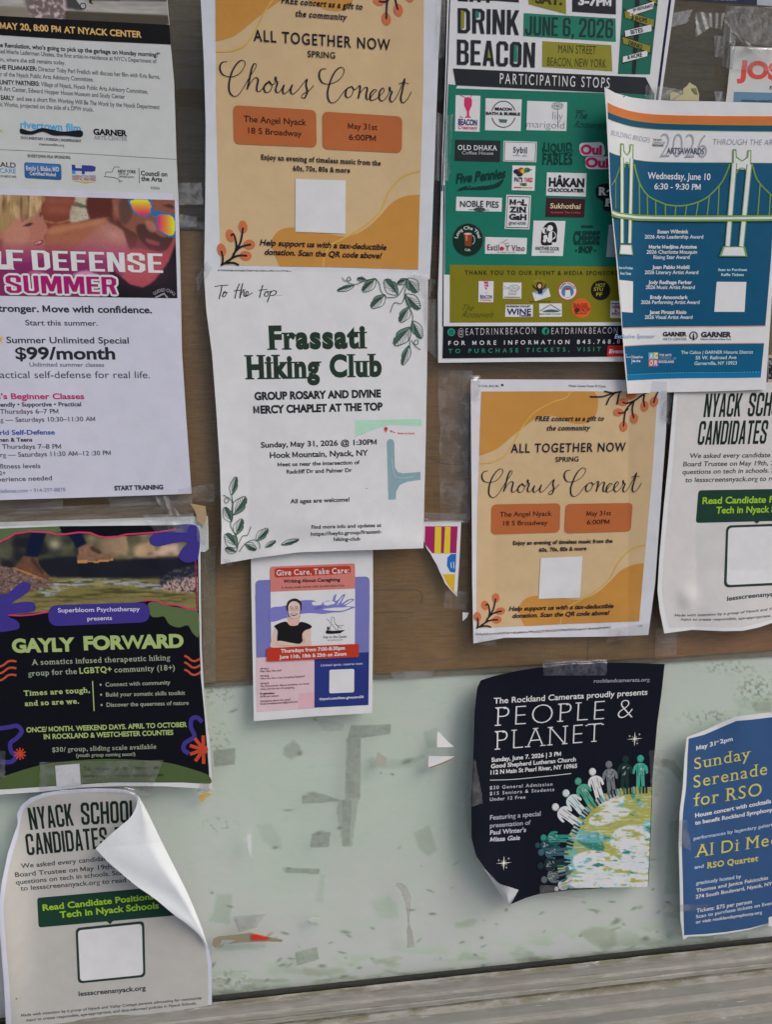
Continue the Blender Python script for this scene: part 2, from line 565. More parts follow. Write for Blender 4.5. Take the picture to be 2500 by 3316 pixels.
    def raster(s, c4, nx, ny, fn, lay=None, bounds=None):
        """a printed picture: a fine grid coloured point by point; fn(X, Y) in frame coordinates"""
        c = np.asarray(c4, float)
        u, v = np.meshgrid(np.linspace(0, 1, nx), np.linspace(0, 1, ny))
        P = ((1 - u) * (1 - v))[..., None] * c[0] + (u * (1 - v))[..., None] * c[1] + (u * v)[..., None] * c[2] + ((1 - u) * v)[..., None] * c[3]
        rgb = alb(fn(P[..., 0], P[..., 1]).clip(0, 255), s.e).reshape(-1, 3)
        p = s.fr(P.reshape(-1, 2))
        f = [(j * nx + i, (j + 1) * nx + i, (j + 1) * nx + i + 1, j * nx + i + 1) for j in range(ny - 1) for i in range(nx - 1)]
        s.add(p, f, None, lay, rgb)

    def finish(s):
        for key, P in s.parts.items():
            if not P['V']:
                continue
            V = np.concatenate(P['V'])
            P['F'] = [q[::-1] if sum(V[q[i - 1], 0] * V[q[i], 1] - V[q[i], 0] * V[q[i - 1], 1] for i in range(len(q))) > 0 else q for q in P['F']]
            h = s.h(V[:, 0], V[:, 1]) + V[:, 2] * EPS
            w = ray_to(V[:, 0], V[:, 1], h)
            hasc = any(c.any() for c in P['L'])
            o = mesh_obj(key.split('#')[0], w, P['F'], P['C'], s.root, s.org, P['M'], s.nrm(V[:, 0], V[:, 1]),
                         colors=np.concatenate(P['L']) if hasc else None)
            if P['label']:
                o['label'] = P['label']
        return s


class Cv:
    """tiny painter for the printed photographs"""
    def __init__(s, X, Y, bgc):
        s.X, s.Y = X, Y
        s.c = np.zeros(X.shape + (3,)) + np.asarray(bgc, float)

    def blur(s, m, r):
        for _ in range(r):
            q = np.pad(m, 1, 'edge')
            m = (q[:-2, 1:-1] + q[2:, 1:-1] + q[1:-1, :-2] + q[1:-1, 2:] + 2 * m) / 6
        return m

    def mp(s, pts, soft=1, smooth=True):
        p = crom(pts, True, 5) if smooth else np.asarray(pts, float)
        ins = np.zeros(s.X.shape, bool)
        for (x0, y0), (x1, y1) in zip(p, np.roll(p, -1, 0)):
            if y0 == y1:
                continue
            ins ^= ((s.Y < y0) != (s.Y < y1)) & (s.X < (x1 - x0) * (s.Y - y0) / (y1 - y0) + x0)
        return s.blur(ins.astype(float), soft)

    def me(s, cx, cy, rx, ry, rot=0, k=1):
        c, d = math.cos(rot), math.sin(rot)
        x, y = s.X - cx, s.Y - cy
        r = np.sqrt(((x * c + y * d) / rx) ** 2 + ((-x * d + y * c) / ry) ** 2)
        return (1 / (1 + np.exp((r - 1) * 8 / k)))

    def fill(s, m, col, a=1):
        s.c = s.c * (1 - a * m[..., None]) + np.asarray(col, float) * a * m[..., None]

    def n(s, sx, sy, seed, oct=3):
        out = 0; amp = 1; tot = 0
        rs = np.random.RandomState(seed)
        for o in range(oct):
            g = rs.rand(67, 67)
            x = (s.X / sx * 2 ** o) % 66; y = (s.Y / sy * 2 ** o) % 66
            i, j = x.astype(int), y.astype(int); fx, fy = x - i, y - j
            fx = fx * fx * (3 - 2 * fx); fy = fy * fy * (3 - 2 * fy)
            out = out + amp * ((g[j, i] * (1 - fx) + g[j, i + 1] * fx) * (1 - fy) + (g[j + 1, i] * (1 - fx) + g[j + 1, i + 1] * fx) * fy)
            tot += amp; amp *= .5
        return out / tot


def pts(fr, *p):
    return fr(np.array(p, float))

# ================================================================== the setting: window, backing, sill, street
def box_px(name, c4, h0, h1, mat, parent=None, origin=(0, 0, 0)):
    """slab whose front outline (at h0) is seen at the given photo pixels and which reaches back to h1"""
    c = np.asarray(c4, float)
    f = ray_to(c[:, 0], c[:, 1], h0); b = f.copy(); b[:, 1] = -h1
    n = len(c)
    fs = [tuple(range(n)), tuple(range(2 * n - 1, n - 1, -1))] + [(i, n + i, n + (i + 1) % n, (i + 1) % n) for i in range(n)]
    return mesh_obj(name, np.vstack([f, b]), fs, mat, parent, origin, smooth=False)


def m_glass():
    m, n, o = new_mat('window_glass')
    lw = N(n, 'ShaderNodeLayerWeight'); lw.inputs[0].default_value = .5
    pw = N(n, 'ShaderNodeMath', operation='POWER'); pw.inputs[1].default_value = 5; n.links.new(lw.outputs['Facing'], pw.inputs[0])
    fr = N(n, 'ShaderNodeMath', operation='MULTIPLY_ADD'); n.links.new(pw.outputs[0], fr.inputs[0]); fr.inputs[1].default_value = .96; fr.inputs[2].default_value = .04
    tr = N(n, 'ShaderNodeBsdfTransparent'); tr.inputs[0].default_value = (.985, .995, .985, 1)
    gl = N(n, 'ShaderNodeBsdfGlossy'); gl.inputs['Roughness'].default_value = .015
    mx = N(n, 'ShaderNodeMixShader')
    n.links.new(fr.outputs[0], mx.inputs[0]); n.links.new(tr.outputs[0], mx.inputs[1]); n.links.new(gl.outputs[0], mx.inputs[2])
    df = N(n, 'ShaderNodeBsdfDiffuse'); df.inputs[0].default_value = (.60, .58, .50, 1)  # dust film whose pale colour also stands in for missing reflected light
    m2 = N(n, 'ShaderNodeMixShader')
    d = ramp(n, noise(n, 7, 5, .6).outputs[0], [(.35, .012), (.75, .05)])
    n.links.new(d.outputs[0], m2.inputs[0]); n.links.new(mx.outputs[0], m2.inputs[1]); n.links.new(df.outputs[0], m2.inputs[2])
    n.links.new(m2.outputs[0], o.inputs[0])
    return m


def m_card(name, c, c2, vs=(900, 1, 30)):
    m, n, o = new_mat(name)
    b = N(n, 'ShaderNodeBsdfPrincipled'); b.inputs['Roughness'].default_value = .8
    big = ramp(n, noise(n, 9, 5, .6).outputs[0], [(.3, tuple(alb(c))), (.7, tuple(alb(c2)))])
    fib = ramp(n, noise(n, 1, 3, .6, stretch=(60, 60, 900)).outputs[0], [(.35, .74), (.65, 1.08)])
    spk = ramp(n, noise(n, 420, 2, .5).outputs[0], [(.3, .86), (.6, 1.0)])
    k = mixc(n, big.outputs[0], fib.outputs[0], 1.0, 'MULTIPLY')
    n.links.new(mixc(n, k, spk.outputs[0], 1.0, 'MULTIPLY'), b.inputs['Base Color'])
    bp = N(n, 'ShaderNodeBump'); bp.inputs['Strength'].default_value = .3; bp.inputs['Distance'].default_value = .001
    n.links.new(noise(n, 1, 2, .5, stretch=(190, 5, 6)).outputs[0], bp.inputs['Height']); n.links.new(bp.outputs[0], b.inputs['Normal'])
    n.links.new(b.outputs[0], o.inputs[0])
    return m


def m_plain(name, c, rough=.7, var=.12, sc=40, e=None, spec=.3):
    m, n, o = new_mat(name)
    b = N(n, 'ShaderNodeBsdfPrincipled'); b.inputs['Roughness'].default_value = rough; b.inputs['Specular IOR Level'].default_value = spec
    r = ramp(n, noise(n, sc, 4, .6).outputs[0], [(.3, 1 - var), (.7, 1.0)])
    n.links.new(mixc(n, tuple(alb(c, e)), r.outputs[0], 1.0, 'MULTIPLY'), b.inputs['Base Color'])
    n.links.new(b.outputs[0], o.inputs[0])
    return m


def m_film(name, c=(.5, .5, .5), a0=.04, a1=.22, lo=.45, hi=.62, sc=60, gloss=.10, rough=.12, stretch=None):
    """clear tape: see-through with milky air pockets and a soft shine"""
    m, n, o = new_mat(name)
    tr = N(n, 'ShaderNodeBsdfTransparent')
    gl = N(n, 'ShaderNodeBsdfGlossy'); gl.inputs['Roughness'].default_value = rough
    df = N(n, 'ShaderNodeBsdfDiffuse'); df.inputs[0].default_value = (*c, 1)
    m1 = N(n, 'ShaderNodeMixShader'); m2 = N(n, 'ShaderNodeMixShader'); m1.inputs[0].default_value = gloss
    n.links.new(tr.outputs[0], m1.inputs[1]); n.links.new(gl.outputs[0], m1.inputs[2])
    ns = noise(n, sc, 4, .65, stretch=stretch)
    r = ramp(n, ns.outputs[0], [(lo, a0), (hi, a1)])
    n.links.new(r.outputs[0], m2.inputs[0]); n.links.new(m1.outputs[0], m2.inputs[1]); n.links.new(df.outputs[0], m2.inputs[2])
    bp = N(n, 'ShaderNodeBump'); bp.inputs['Strength'].default_value = .35; bp.inputs['Distance'].default_value = .002
    n.links.new(ns.outputs[0], bp.inputs['Height']); n.links.new(bp.outputs[0], gl.inputs['Normal'])
    n.links.new(m2.outputs[0], o.inputs[0])
    return m


TAPE = m_film('clear_tape')
TAPE2 = m_film('scuffed_tape', (.5, .5, .5), .08, .36, .4, .55, 90, .12, .2)
HAZY = m_film('hazy_tape', (.46, .46, .46), .10, .24, .4, .6, 40, .06, .35)
PACK = m_film('packing_tape', (.42, .40, .34), .08, .26, .4, .6, 30, .10, .15, (1, 1, 8))

# the pane, one sheet of real thickness
gx0, gz1 = ray_to(-1200, -700, 0)[[0, 2]]; gx1 = ray_to(3800, 0, 0)[0]; gz0 = ZG - .5712
glass = mesh_obj('window_glass', [(x, y, z) for x in (gx0, gx1) for y in (0, .006) for z in (gz0 - .01, gz1)],
                 [(0, 1, 3, 2), (4, 6, 7, 5), (0, 4, 5, 1), (2, 3, 7, 6), (0, 2, 6, 4), (1, 5, 7, 3)], m_glass(), smooth=False)
tag(glass, 'large shop window pane that all the posters are taped to', 'window pane')

# cardboard behind the glass
CB = m_card('cardboard', (122, 88, 46), (106, 75, 36))
CB2 = m_card('shaded_cardboard', (96, 82, 62), (82, 70, 52))
CB3 = m_card('red_cardboard', (134, 90, 54), (116, 76, 42))
cb = box_px('cardboard_sheet', pts(FR(0, 0, 1), (-1300, 748), (560, 748), (1500, 770), (1500, 1180), (2700, 1140), (2700, 1928), (2138, 1955), (2130, 2128), (1300, 2176), (640, 2208), (-1300, 2320)), -.0075, -.0115, CB)
tag(cb, 'large brown cardboard sheet behind the glass below the middle posters', 'cardboard')
cr = box_px('cardboard_sheet', pts(FR(0, 0, 1), (2120, 1935), (2700, 1890), (2700, 2088), (2120, 2132)), -.0072, -.0105, CB3)
tag(cr, 'reddish brown cardboard strip under the right school candidates poster', 'cardboard')
cd = box_px('cardboard_sheet', pts(FR(0, 0, 1), (-1300, -750), (3900, -750), (3900, 2500), (-1300, 2500)), -.030, -.034, CB2)  # dark tone of this board stands in for the shaded shop interior
tag(cd, 'brown board deeper behind the glass at the top, coloured dark for its shade', 'cardboard')
tag(box_px('shelf_edge', pts(FR(0, 0, 1), (-1300, 2308), (640, 2206), (1300, 2174), (2130, 2122), (2800, 2090), (2800, 2108), (2130, 2146), (1300, 2196), (640, 2226), (-1300, 2330)), -.0095, -.02, m_plain('shelf_edge', (112, 104, 90), .6, .3, 90)),
    'thin grey brown strip between the cardboard and the pale green panel', 'trim')
# printed tabs and seams of the cardboard box: embossed lines, real grooves standing a hair proud
crease = m_plain('cardboard_crease', (78, 60, 38), .8)
def strip_px(name, p, w, h, mat, parent, origin):
    p = crom(p, False, 6); d = np.gradient(p, axis=0); d /= np.hypot(*d.T)[:, None]; nn = np.stack([-d[:, 1], d[:, 0]], -1) * w / 2
    v = np.empty((2 * len(p), 2)); v[0::2] = p + nn; v[1::2] = p - nn
    return mesh_obj(name, ray_to(v[:, 0], v[:, 1], h), [(2 * i, 2 * i + 1, 2 * i + 3, 2 * i + 2) for i in range(len(p) - 1)], mat, parent, origin)
for p in (pts(zS4, (10, 322), (120, 320), (195, 322), (214, 345), (206, 385)), pts(zS4, (20, 414), (110, 412), (180, 416))):
    strip_px('crease', p, 3, -.0073, crease, cb, (0, 0, 0))
strip_px('seam', pts(FR(0, 0, 1), (700, 1780), (698, 1950), (699, 2190)), 2.5, -.0073, crease, cb, (0, 0, 0))
strip_px('seam', pts(FR(0, 0, 1), (1905, 2060), (1904, 2100), (1903, 2138)), 2.5, -.0073, crease, cb, (0, 0, 0))
strip_px('seam', pts(FR(0, 0, 1), (1385, 1480), (1450, 1503), (1530, 1500)), 3, -.0073, crease, cb, (0, 0, 0))
tan = m_film('tan_tape', (.36, .30, .20), .35, .7, .35, .65, 70, .05, .3)
o = box_px('paper_tape', pts(zS3, (340, 660), (485, 640), (490, 1990), (365, 2000)), -.0068, -.0071, tan)
tag(o, 'long upright strip of tan tape on the cardboard beside the black hiking poster', 'tape')

# pale green backing panel, with its stains, tape ghosts and grime
def panel_paint():
    x0, y0, x1, y1 = -340, 2085, 2700, 3400
    nx, ny = 780, 350
    u, v = np.meshgrid(np.linspace(x0, x1, nx), np.linspace(y0, y1, ny))
    c = Cv(u, v, (166, 176, 165))
    c.fill(c.n(300, 260, 1, 3), (152, 162, 152), .7)
    c.fill(c.n(60, 25, 2, 4), (178, 186, 176), .25)
    c.fill(np.clip((c.n(22, 7, 61, 3) - .58) * 5, 0, 1), (140, 150, 142), .25)
    low = np.clip((v - 2800) / 350, 0, 1)
    c.fill(low * c.n(400, 200, 3, 3), (188, 196, 184), .65)
    yy = 3236 - (u - 685) * .105           # sill line
    dist = yy - v
    gr = np.clip(1 - dist / 130, 0, 1) * np.clip((c.n(70, 24, 4, 4) - .44) * 5, 0, 1)
    c.fill(gr, (116, 119, 106), .65)
    gr = np.clip(1 - dist / 34, 0, 1) * np.clip((c.n(60, 16, 5, 4) - .38) * 4, 0, 1)
    c.fill(gr, (84, 85, 76), .65)
    G = (114, 119, 113)
    def ghost(fr, p, col=G, a=.55, soft=1, smooth=False):
        m = c.mp(fr(np.array(p, float)), soft, smooth)
        c.fill(m * (.7 + .3 * c.n(18, 14, len(p) + int(p[0][0]), 3)), col, a)
    Z = zH4
    ghost(Z, [(900, 268), (1135, 262), (1130, 318), (960, 342), (955, 700), (870, 700), (880, 345)])
    ghost(Z, [(835, 705), (945, 700), (905, 975), (850, 980), (815, 760)])
    ghost(Z, [(612, 680), (735, 670), (830, 700), (840, 718), (700, 722), (615, 728)])
    ghost(Z, [(90, 415), (220, 400), (218, 497), (95, 510)], a=.5)
    ghost(Z, [(505, 400), (560, 352), (600, 385), (608, 440), (545, 470), (500, 440)], a=.6, soft=2)
    ghost(Z, [(670, 905), (780, 893), (770, 980), (658, 983)], a=.5)
    ghost(Z, [(500, 1103), (718, 1108), (712, 1140), (505, 1130)], a=.6)
    ghost(Z, [(720, 1140), (750, 1140), (735, 1310), (690, 1300)], a=.25)
    ghost(Z, [(1265, 905), (1360, 850), (1405, 1000), (1350, 1040), (1300, 990)], a=.42, soft=2)
    ghost(Z, [(345, 850), (430, 838), (490, 930), (500, 1000), (430, 980), (380, 940)], a=.25, soft=2)
    ghost(Z, [(110, 1255), (205, 1260), (200, 1330), (190, 1435), (60, 1420), (90, 1370)], a=.42, soft=2)
    ghost(Z, [(1320, 310), (1405, 275), (1450, 400), (1350, 400)], a=.35, soft=2)
    ghost(Z, [(1005, 455), (1100, 470), (1290, 455), (1330, 430), (1340, 450), (1240, 520), (1010, 520)], a=.3, soft=2)
    ghost(Z, [(565, 1600), (700, 1565), (715, 1640), (580, 1678)], (126, 134, 122), .55)
    ghost(Z, [(1030, 1650), (1170, 1615), (1215, 1630), (1140, 1665), (1035, 1672)], (128, 132, 118), .5)
    ghost(Z, [(1010, 1300), (1120, 1260), (1185, 1330), (1180, 1400), (1050, 1400)], (138, 148, 138), .55, 5)
    ghost(Z, [(610, 1690), (860, 1690), (880, 1720), (760, 1745), (640, 1740)], (132, 136, 122), .5, 2)
    ghost(Z, [(630, 1400), (700, 1385), (740, 1410), (700, 1450), (650, 1430)], a=.4)
    ghost(Z, [(90, 1560), (400, 1550), (400, 1585), (95, 1590)], a=.35)
    ghost(Z, [(1500, 1430), (1600, 1400), (1650, 1405), (1620, 1450), (1520, 1455)], (122, 128, 112), .5, 2)
    ghost(Z, [(695, 225), (860, 255), (855, 295), (770, 310), (720, 280)], a=.28, soft=2)
    ghost(zS8, [(620, 190), (700, 165), (820, 180), (830, 260), (770, 300), (690, 260)], (118, 122, 106), .55, 4)
    ghost(zS8, [(345, 325), (410, 325), (415, 355), (370, 365)], (96, 100, 90), .5, 2)
    ghost(zS8, [(918, 60), (970, 45), (975, 65), (920, 78)], (110, 116, 104), .5)
    ghost(zS8, [(1080, 45), (1180, 50), (1170, 125), (1090, 110)], a=.4)
    ghost(zH2, [(1570, 870), (1668, 870), (1668, 940), (1570, 930)], (120, 128, 118), .55)
    ghost(zH2, [(1560, 950), (1640, 950), (1610, 1170), (1560, 1180)], a=.4)
    ghost(zH3, [(0, 625), (110, 640), (170, 740), (160, 830), (110, 760), (60, 700), (0, 695)], (112, 116, 106), .6)
    ghost(zH3, [(60, 1150), (140, 1100), (150, 1700), (30, 1700)], a=.38)
    ghost(zH3, [(570, 150), (885, 110), (885, 255), (620, 230)], (138, 147, 137), .45)
    ghost(zH3, [(720, 180), (885, 180), (885, 255), (750, 262)], (118, 118, 104), .5)
    # speckled mould patches
    for fr, cx, cy, rx, ry, k in ((zH4, 110, 80, 70, 50, 1), (zH4, 110, 340, 60, 70, 2), (zH4, 120, 850, 70, 30, 3), (zS4, 1610, 730, 70, 50, 4),
                                  (zS4, 1480, 640, 90, 20, 5), (zH3, 760, 80, 110, 70, 6), (zH3, 400, 300, 180, 40, 7), (zH4, 150, 1760, 130, 40, 8)):
        p = fr([(cx, cy), (cx + rx, cy), (cx, cy + ry)])
        m = c.me(p[0][0], p[0][1], p[1][0] - p[0][0], p[2][1] - p[0][1], 0, 3)
        c.fill(m * np.clip((c.n(9, 8, 20 + k, 2) - .60) * 9, 0, 1), (92, 98, 88), .7)
    # scattered flecks and scratches, thicker towards the sill
    rs = np.random.RandomState(15)
    for k in range(110):
        x = rs.uniform(650, 2480); b = 3236 - (x - 685) * .105; y = b - abs(rs.normal(0, 1)) * (130 if k % 3 else 480)
        if y > 2260:
            c.fill(c.me(x, y, rs.uniform(3, 14), rs.uniform(2, 4.5), rs.uniform(-.7, .5), 2), (92, 93, 87) if k % 4 else (196, 200, 190), rs.uniform(.35, .8))
    # dark nicks
    rs = np.random.RandomState(5)
    for fr, x, y in ((zH4, 600, 432), (zH4, 675, 668), (zH4, 712, 898), (zH4, 535, 1106), (zH4, 190, 1330), (zH4, 455, 985), (zH4, 730, 1678), (zH4, 950, 1690), (zH4, 1553, 1540),
                     (zH4, 1230, 480), (zH4, 1143, 555), (zH4, 530, 765), (zS8, 100, 225), (zS8, 707, 77), (zS8, 825, 138), (zS8, 985, 228), (zH4, 868, 1480), (zS8, 110, 270), (zH4, 690, 235)):
        p = fr([(x, y)])[0]
        c.fill(c.me(p[0], p[1], rs.uniform(5, 15), rs.uniform(2, 6), rs.uniform(-.5, .3), 3), (84, 88, 80), .75)
    w = ray_to(u.ravel(), v.ravel(), -.012)
    f = [(j * nx + i, (j + 1) * nx + i, (j + 1) * nx + i + 1, j * nx + i + 1) for j in range(ny - 1) for i in range(nx - 1)]
    m, n, o = new_mat('painted_panel')
    b = N(n, 'ShaderNodeBsdfPrincipled'); b.inputs['Roughness'].default_value = .6
    a = N(n, 'ShaderNodeAttribute', attribute_name='print')
    n.links.new(a.outputs['Color'], b.inputs['Base Color'])
    n.links.new(b.outputs[0], o.inputs[0])
    return mesh_obj('backing_panel', w, f, m, colors=alb(c.c, .46).reshape(-1, 3))


bpnl = tag(panel_paint(), 'pale green backing panel behind the lower glass, with stains and tape marks', 'panel')

# weathered sill: one long moulded profile
def m_sill():
    m, n, o = new_mat('weathered_paint')
    b = N(n, 'ShaderNodeBsdfPrincipled'); b.inputs['Roughness'].default_value = .75; b.inputs['Specular IOR Level'].default_value = .25
    base = ramp(n, noise(n, 5, 5, .6, stretch=(.6, 1, 3)).outputs[0], [(.3, tuple(alb((118, 116, 111)))), (.7, tuple(alb((134, 131, 124))))])
    grain = ramp(n, noise(n, 1, 5, .7, stretch=(16, 220, 300)).outputs[0], [(.35, .78), (.6, 1.03)])
    k = mixc(n, base.outputs[0], grain.outputs[0], .22, 'MULTIPLY')
    at = N(n, 'ShaderNodeAttribute', attribute_name='print')
    dn = ramp(n, noise(n, 1, 6, .7, stretch=(26, 60, 160)).outputs[0], [(.40, 0.), (.56, 1.)])
    mm = N(n, 'ShaderNodeMath', operation='MULTIPLY'); n.links.new(dn.outputs[0], mm.inputs[0]); n.links.new(at.outputs['Fac'], mm.inputs[1])
    k = mixc(n, k, tuple(alb((92, 88, 70))), mm.outputs[0])
    chip = ramp(n, noise(n, 1, 5, .7, stretch=(14, 60, 120)).outputs[0], [(.66, 0.), (.70, 1.)])
    k = mixc(n, k, tuple(alb((168, 165, 158))), chip.outputs[0])
    n.links.new(k, b.inputs['Base Color'])
    bp = N(n, 'ShaderNodeBump'); bp.inputs['Strength'].default_value = .35; bp.inputs['Distance'].default_value = .0006
    n.links.new(noise(n, 1, 6, .7, stretch=(40, 90, 200)).outputs[0], bp.inputs['Height']); n.links.new(bp.outputs[0], b.inputs['Normal'])
    n.links.new(b.outputs[0], o.inputs[0])
    return m


# profile: (distance out from the glass, depth below the glass edge, dirt)
prof = [(.0004, .0012, .9), (.0015, .0012, .9), (.004, .0020, .9), (.0052, .0052, .5), (.0058, .014, .1), (.0062, .0165, .25), (.0085, .0172, .5), (.009, .0185, .2),
        (.0092, .0235, .15), (.0088, .0245, .8), (.0102, .0255, .5), (.0108, .029, .15), (.0106, .030, .9), (.009, .0315, 1.0), (.0092, .0345, 1.0), (.0145, .0365, .6), (.0155, .0375, .25),
        (.016, .052, .1), (.0175, .055, .2), (.0215, .0565, .45), (.022, .0585, .2), (.0222, .070, .1), (.024, .073, .5), (.030, .0745, .4), (.031, .080, .2), (.031, .16, .2)]
nxs = 400
xs = np.linspace(gx0, gx1, nxs)
rs = np.random.RandomState(3)
V = []; Dv = []
for k, (h, d, dirt) in enumerate(prof):
    wob = np.interp(xs, np.linspace(gx0, gx1, 60), rs.normal(0, .00022, 60)) + np.interp(xs, np.linspace(gx0, gx1, 200), rs.normal(0, .00010, 200))
    V.append(np.stack([xs, -(h + wob), np.full(nxs, gz0 - d) + wob * .7], -1)); Dv.append(np.full(nxs, dirt))
V = np.concatenate(V); Dv = np.concatenate(Dv)
f = [(k * nxs + i, (k + 1) * nxs + i, (k + 1) * nxs + i + 1, k * nxs + i + 1) for k in range(len(prof) - 1) for i in range(nxs - 1)]
sill = mesh_obj('window_sill', V, f, m_sill(), smooth=False, colors=np.stack([Dv] * 3, -1))
tag(sill, 'weathered grey painted moulding below the glass', 'window sill')
gv = []
for x in xs:
    j = rs.normal(0, .0003)
    gv += [(x, -.0012, gz0 + .0002 + j), (x, -.0016, gz0 - .0014 + j * .5), (x, .008, gz0 - .0014)]
gs = mesh_obj('gasket', gv, [(3 * i, 3 * i + 1, 3 * i + 4, 3 * i + 3) for i in range(nxs - 1)] + [(3 * i + 1, 3 * i + 2, 3 * i + 5, 3 * i + 4) for i in range(nxs - 1)], m_plain('black_rubber', (26, 26, 24), .6), sill, (0, 0, 0))

# pavement in front and the clapboard house across the street, both seen only as reflections in the glass
pv = mesh_obj('pavement', [(-60, -60, 0), (60, -60, 0), (60, .3, 0), (-60, .3, 0)], [(0, 1, 2, 3)], m_plain('pavement', (120, 118, 112), .9, .3, 3), smooth=False)
tag(pv, kind='structure')
wl = mesh_obj('shop_wall', [(-6, .3, 0), (6, .3, 0), (6, .3, 1.0), (-6, .3, 1.0)], [(0, 1, 2, 3)], m_plain('shop_wall', (120, 118, 112), .9, .2, 3), smooth=False)
tag(wl, kind='structure')
# unseen box added above the window to darken the top of the pane
fa = mesh_obj('added_shade_box', [(x, y, z) for x in (-3, 3) for y in (-.2, .3) for z in (2.52, 3.4)], [(0, 1, 3, 2), (4, 6, 7, 5), (0, 4, 5, 1), (2, 3, 7, 6), (0, 2, 6, 4), (1, 5, 7, 3)], m_plain('shade_box_paint', (90, 88, 84), .8), smooth=False)
tag(fa, kind='structure')
pl = box_px('panel_board', pts(FR(0, 0, 1), (-1300, 2090), (3900, 2040), (3900, 3400), (-1300, 3500)), -.0125, -.02, m_plain('panel_board', (166, 176, 165), .6, .12, 12, .46), bpnl)
sw = mesh_obj('wall_beside_window', [(x, y, z) for x in (gx0 - 1.2, gx0) for y in (-.02, .3) for z in (0, 3.4)] + [(x, y, z) for x in (gx1, gx1 + 1.2) for y in (-.02, .3) for z in (0, 3.4)],
              [tuple(q + k for q in f_) for k in (0, 8) for f_ in ((0, 1, 3, 2), (4, 6, 7, 5), (0, 4, 5, 1), (2, 3, 7, 6), (0, 2, 6, 4), (1, 5, 7, 3))], m_plain('wall_paint', (128, 124, 118), .85), smooth=False)
tag(sw, kind='structure')

# ================================================================== the posters
BK = (26, 26, 30)
ALLP = {}
R1 = FR(0, 0, 1)

# ---- film poster, top left
P = Poster('film_poster', 'white film screening poster with a black band and sponsor logos, top left', 'poster',
           pts(zA, (-300, -180), (1390, -160)), pts(zA, (1390, -160), (1412, 0), (1430, 215), (1440, 380), (1470, 700), (1490, 1340), (1506, 1700)),
           pts(zA, (-300, 1660), (1506, 1700)), pts(zA, (-300, -180), (-300, 1660)), lambda u, v: .002 * v, .0004, .0004, (166, 168, 166), e=0.55, seed=11)
ALLP['film'] = P; P.fr = zA
def film_pic(X, Y):
    c = Cv(X, Y, (120, 116, 108))
    c.fill(c.n(160, 22, 1, 4), (176, 172, 166), .8)
    c.fill(c.mp([(-300, 40), (240, 60), (560, 110), (560, 200), (-300, 140)], 2, False), (104, 96, 78), .7)
    c.fill(c.mp([(230, -80), (540, -80), (560, 170), (420, 160), (250, 120)], 3), (96, 84, 82))
    c.fill(np.clip((c.n(26, 30, 3, 3) - .48) * 6, 0, 1) * c.mp([(230, -80), (540, -80), (560, 170), (260, 150)], 3), (176, 160, 160), .9)
    c.fill(c.mp([(545, 95), (1440, 130), (1440, 215), (560, 190)], 1, False), (58, 54, 42), .9)
    c.fill(c.mp([(540, -60), (640, -60), (700, 90), (560, 80)], 2, False), (52, 50, 52), .9)
    c.fill(c.mp([(640, -60), (1440, -60), (1440, 18), (760, 5)], 2, False), (48, 46, 46), .9)
    c.fill(np.clip((c.n(300, 20, 9, 3) - .5) * 5, 0, 1) * c.mp([(760, 20), (1430, 30), (1430, 120), (740, 95)], 2, False), (120, 118, 112), .5)
    return c.c
P.part('picture'); P.raster([(-300, -180), (1392, -160), (1426, 215), (-300, 122)], 150, 40, film_pic, 1)
P.q([(730, 30), (690, 0), (640, 0), (700, 85), (725, 75)], (150, 150, 152), 2); P.ring(700, 55, 24, 24, 8, (30, 30, 34), 3); P.q([(750, -30), (800, -30), (770, 20), (790, 45), (752, 30)], (34, 34, 38), 2)
P.part('printed_band'); P.q([(-300, 122), (1430, 214), (1441, 380), (700, 345), (-300, 280)], (18, 18, 20), 2)
P.part('heading_lettering')
P.T('MAY 20, 8:00 PM AT NYACK CENTER', 2, 245, 1196, 322, 52, (196, 148, 88), .028, lay=3)
P.part('body_lettering')
def TT(x0, y0, x1, y1, h, s, col=(52, 52, 56), w=0, **k): P.T(s, x0, y0, x1, y1, h, col, w, lay=1, **k)
TT(-38, 398, 1352, 485, 36, 'the Revolution, who’s going to pick up the garbage on Monday morning?”', (40, 40, 44), .028)
TT(-10, 452, 1322, 538, 35, 'ted Mierle Laderman Ukeles, the first artist-in-residence at NYC’s Department of', (84, 84, 88))
TT(-10, 520, 552, 550, 35, 'on, where she still remains today.', (84, 84, 88))
TT(-2, 588, 312, 602, 36, 'HE FILMMAKER:', (30, 30, 34), .028)
TT(326, 603, 1350, 670, 36, 'Director Toby Perl Freilich will discuss her film with Kris Burns,', (84, 84, 88))
TT(-4, 645, 790, 692, 36, 'ir of the Nyack Public Arts Advisory Committee.', (84, 84, 88))
TT(0, 715, 334, 728, 36, 'UNITY PARTNERS:', (30, 30, 34), .028)
TT(346, 730, 1250, 795, 36, 'Village of Nyack, Nyack Public Arts Advisory Committee,', (84, 84, 88))
TT(0, 768, 1056, 838, 36, 'R Art Center, Edward Hopper House Museum and Study Center', (84, 84, 88))
TT(8, 845, 124, 850, 36, 'EARLY', (30, 30, 34), .028)
TT(142, 852, 474, 868, 36, 'and see a short film', (84, 84, 88)); TT(490, 870, 920, 900, 36, 'Working Will Be The Work', (70, 70, 74), 0, it=.22)
TT(932, 900, 1348, 925, 36, 'by the Nyack Department', (84, 84, 88))
TT(0, 900, 790, 945, 36, 'ic Works, projected on the side of a DPW truck.', (84, 84, 88))
P.part('logo'); P.T('rivertown film', 172, 1084, 684, 1116, 62, (60, 140, 178), .028, lay=1)
P.blob([(174, 1088), (260, 1110), (350, 1084), (440, 1097), (540, 1114), (684, 1104), (686, 1158), (560, 1148), (450, 1145), (360, 1115), (270, 1138), (178, 1130)], (22, 24, 28), 3)
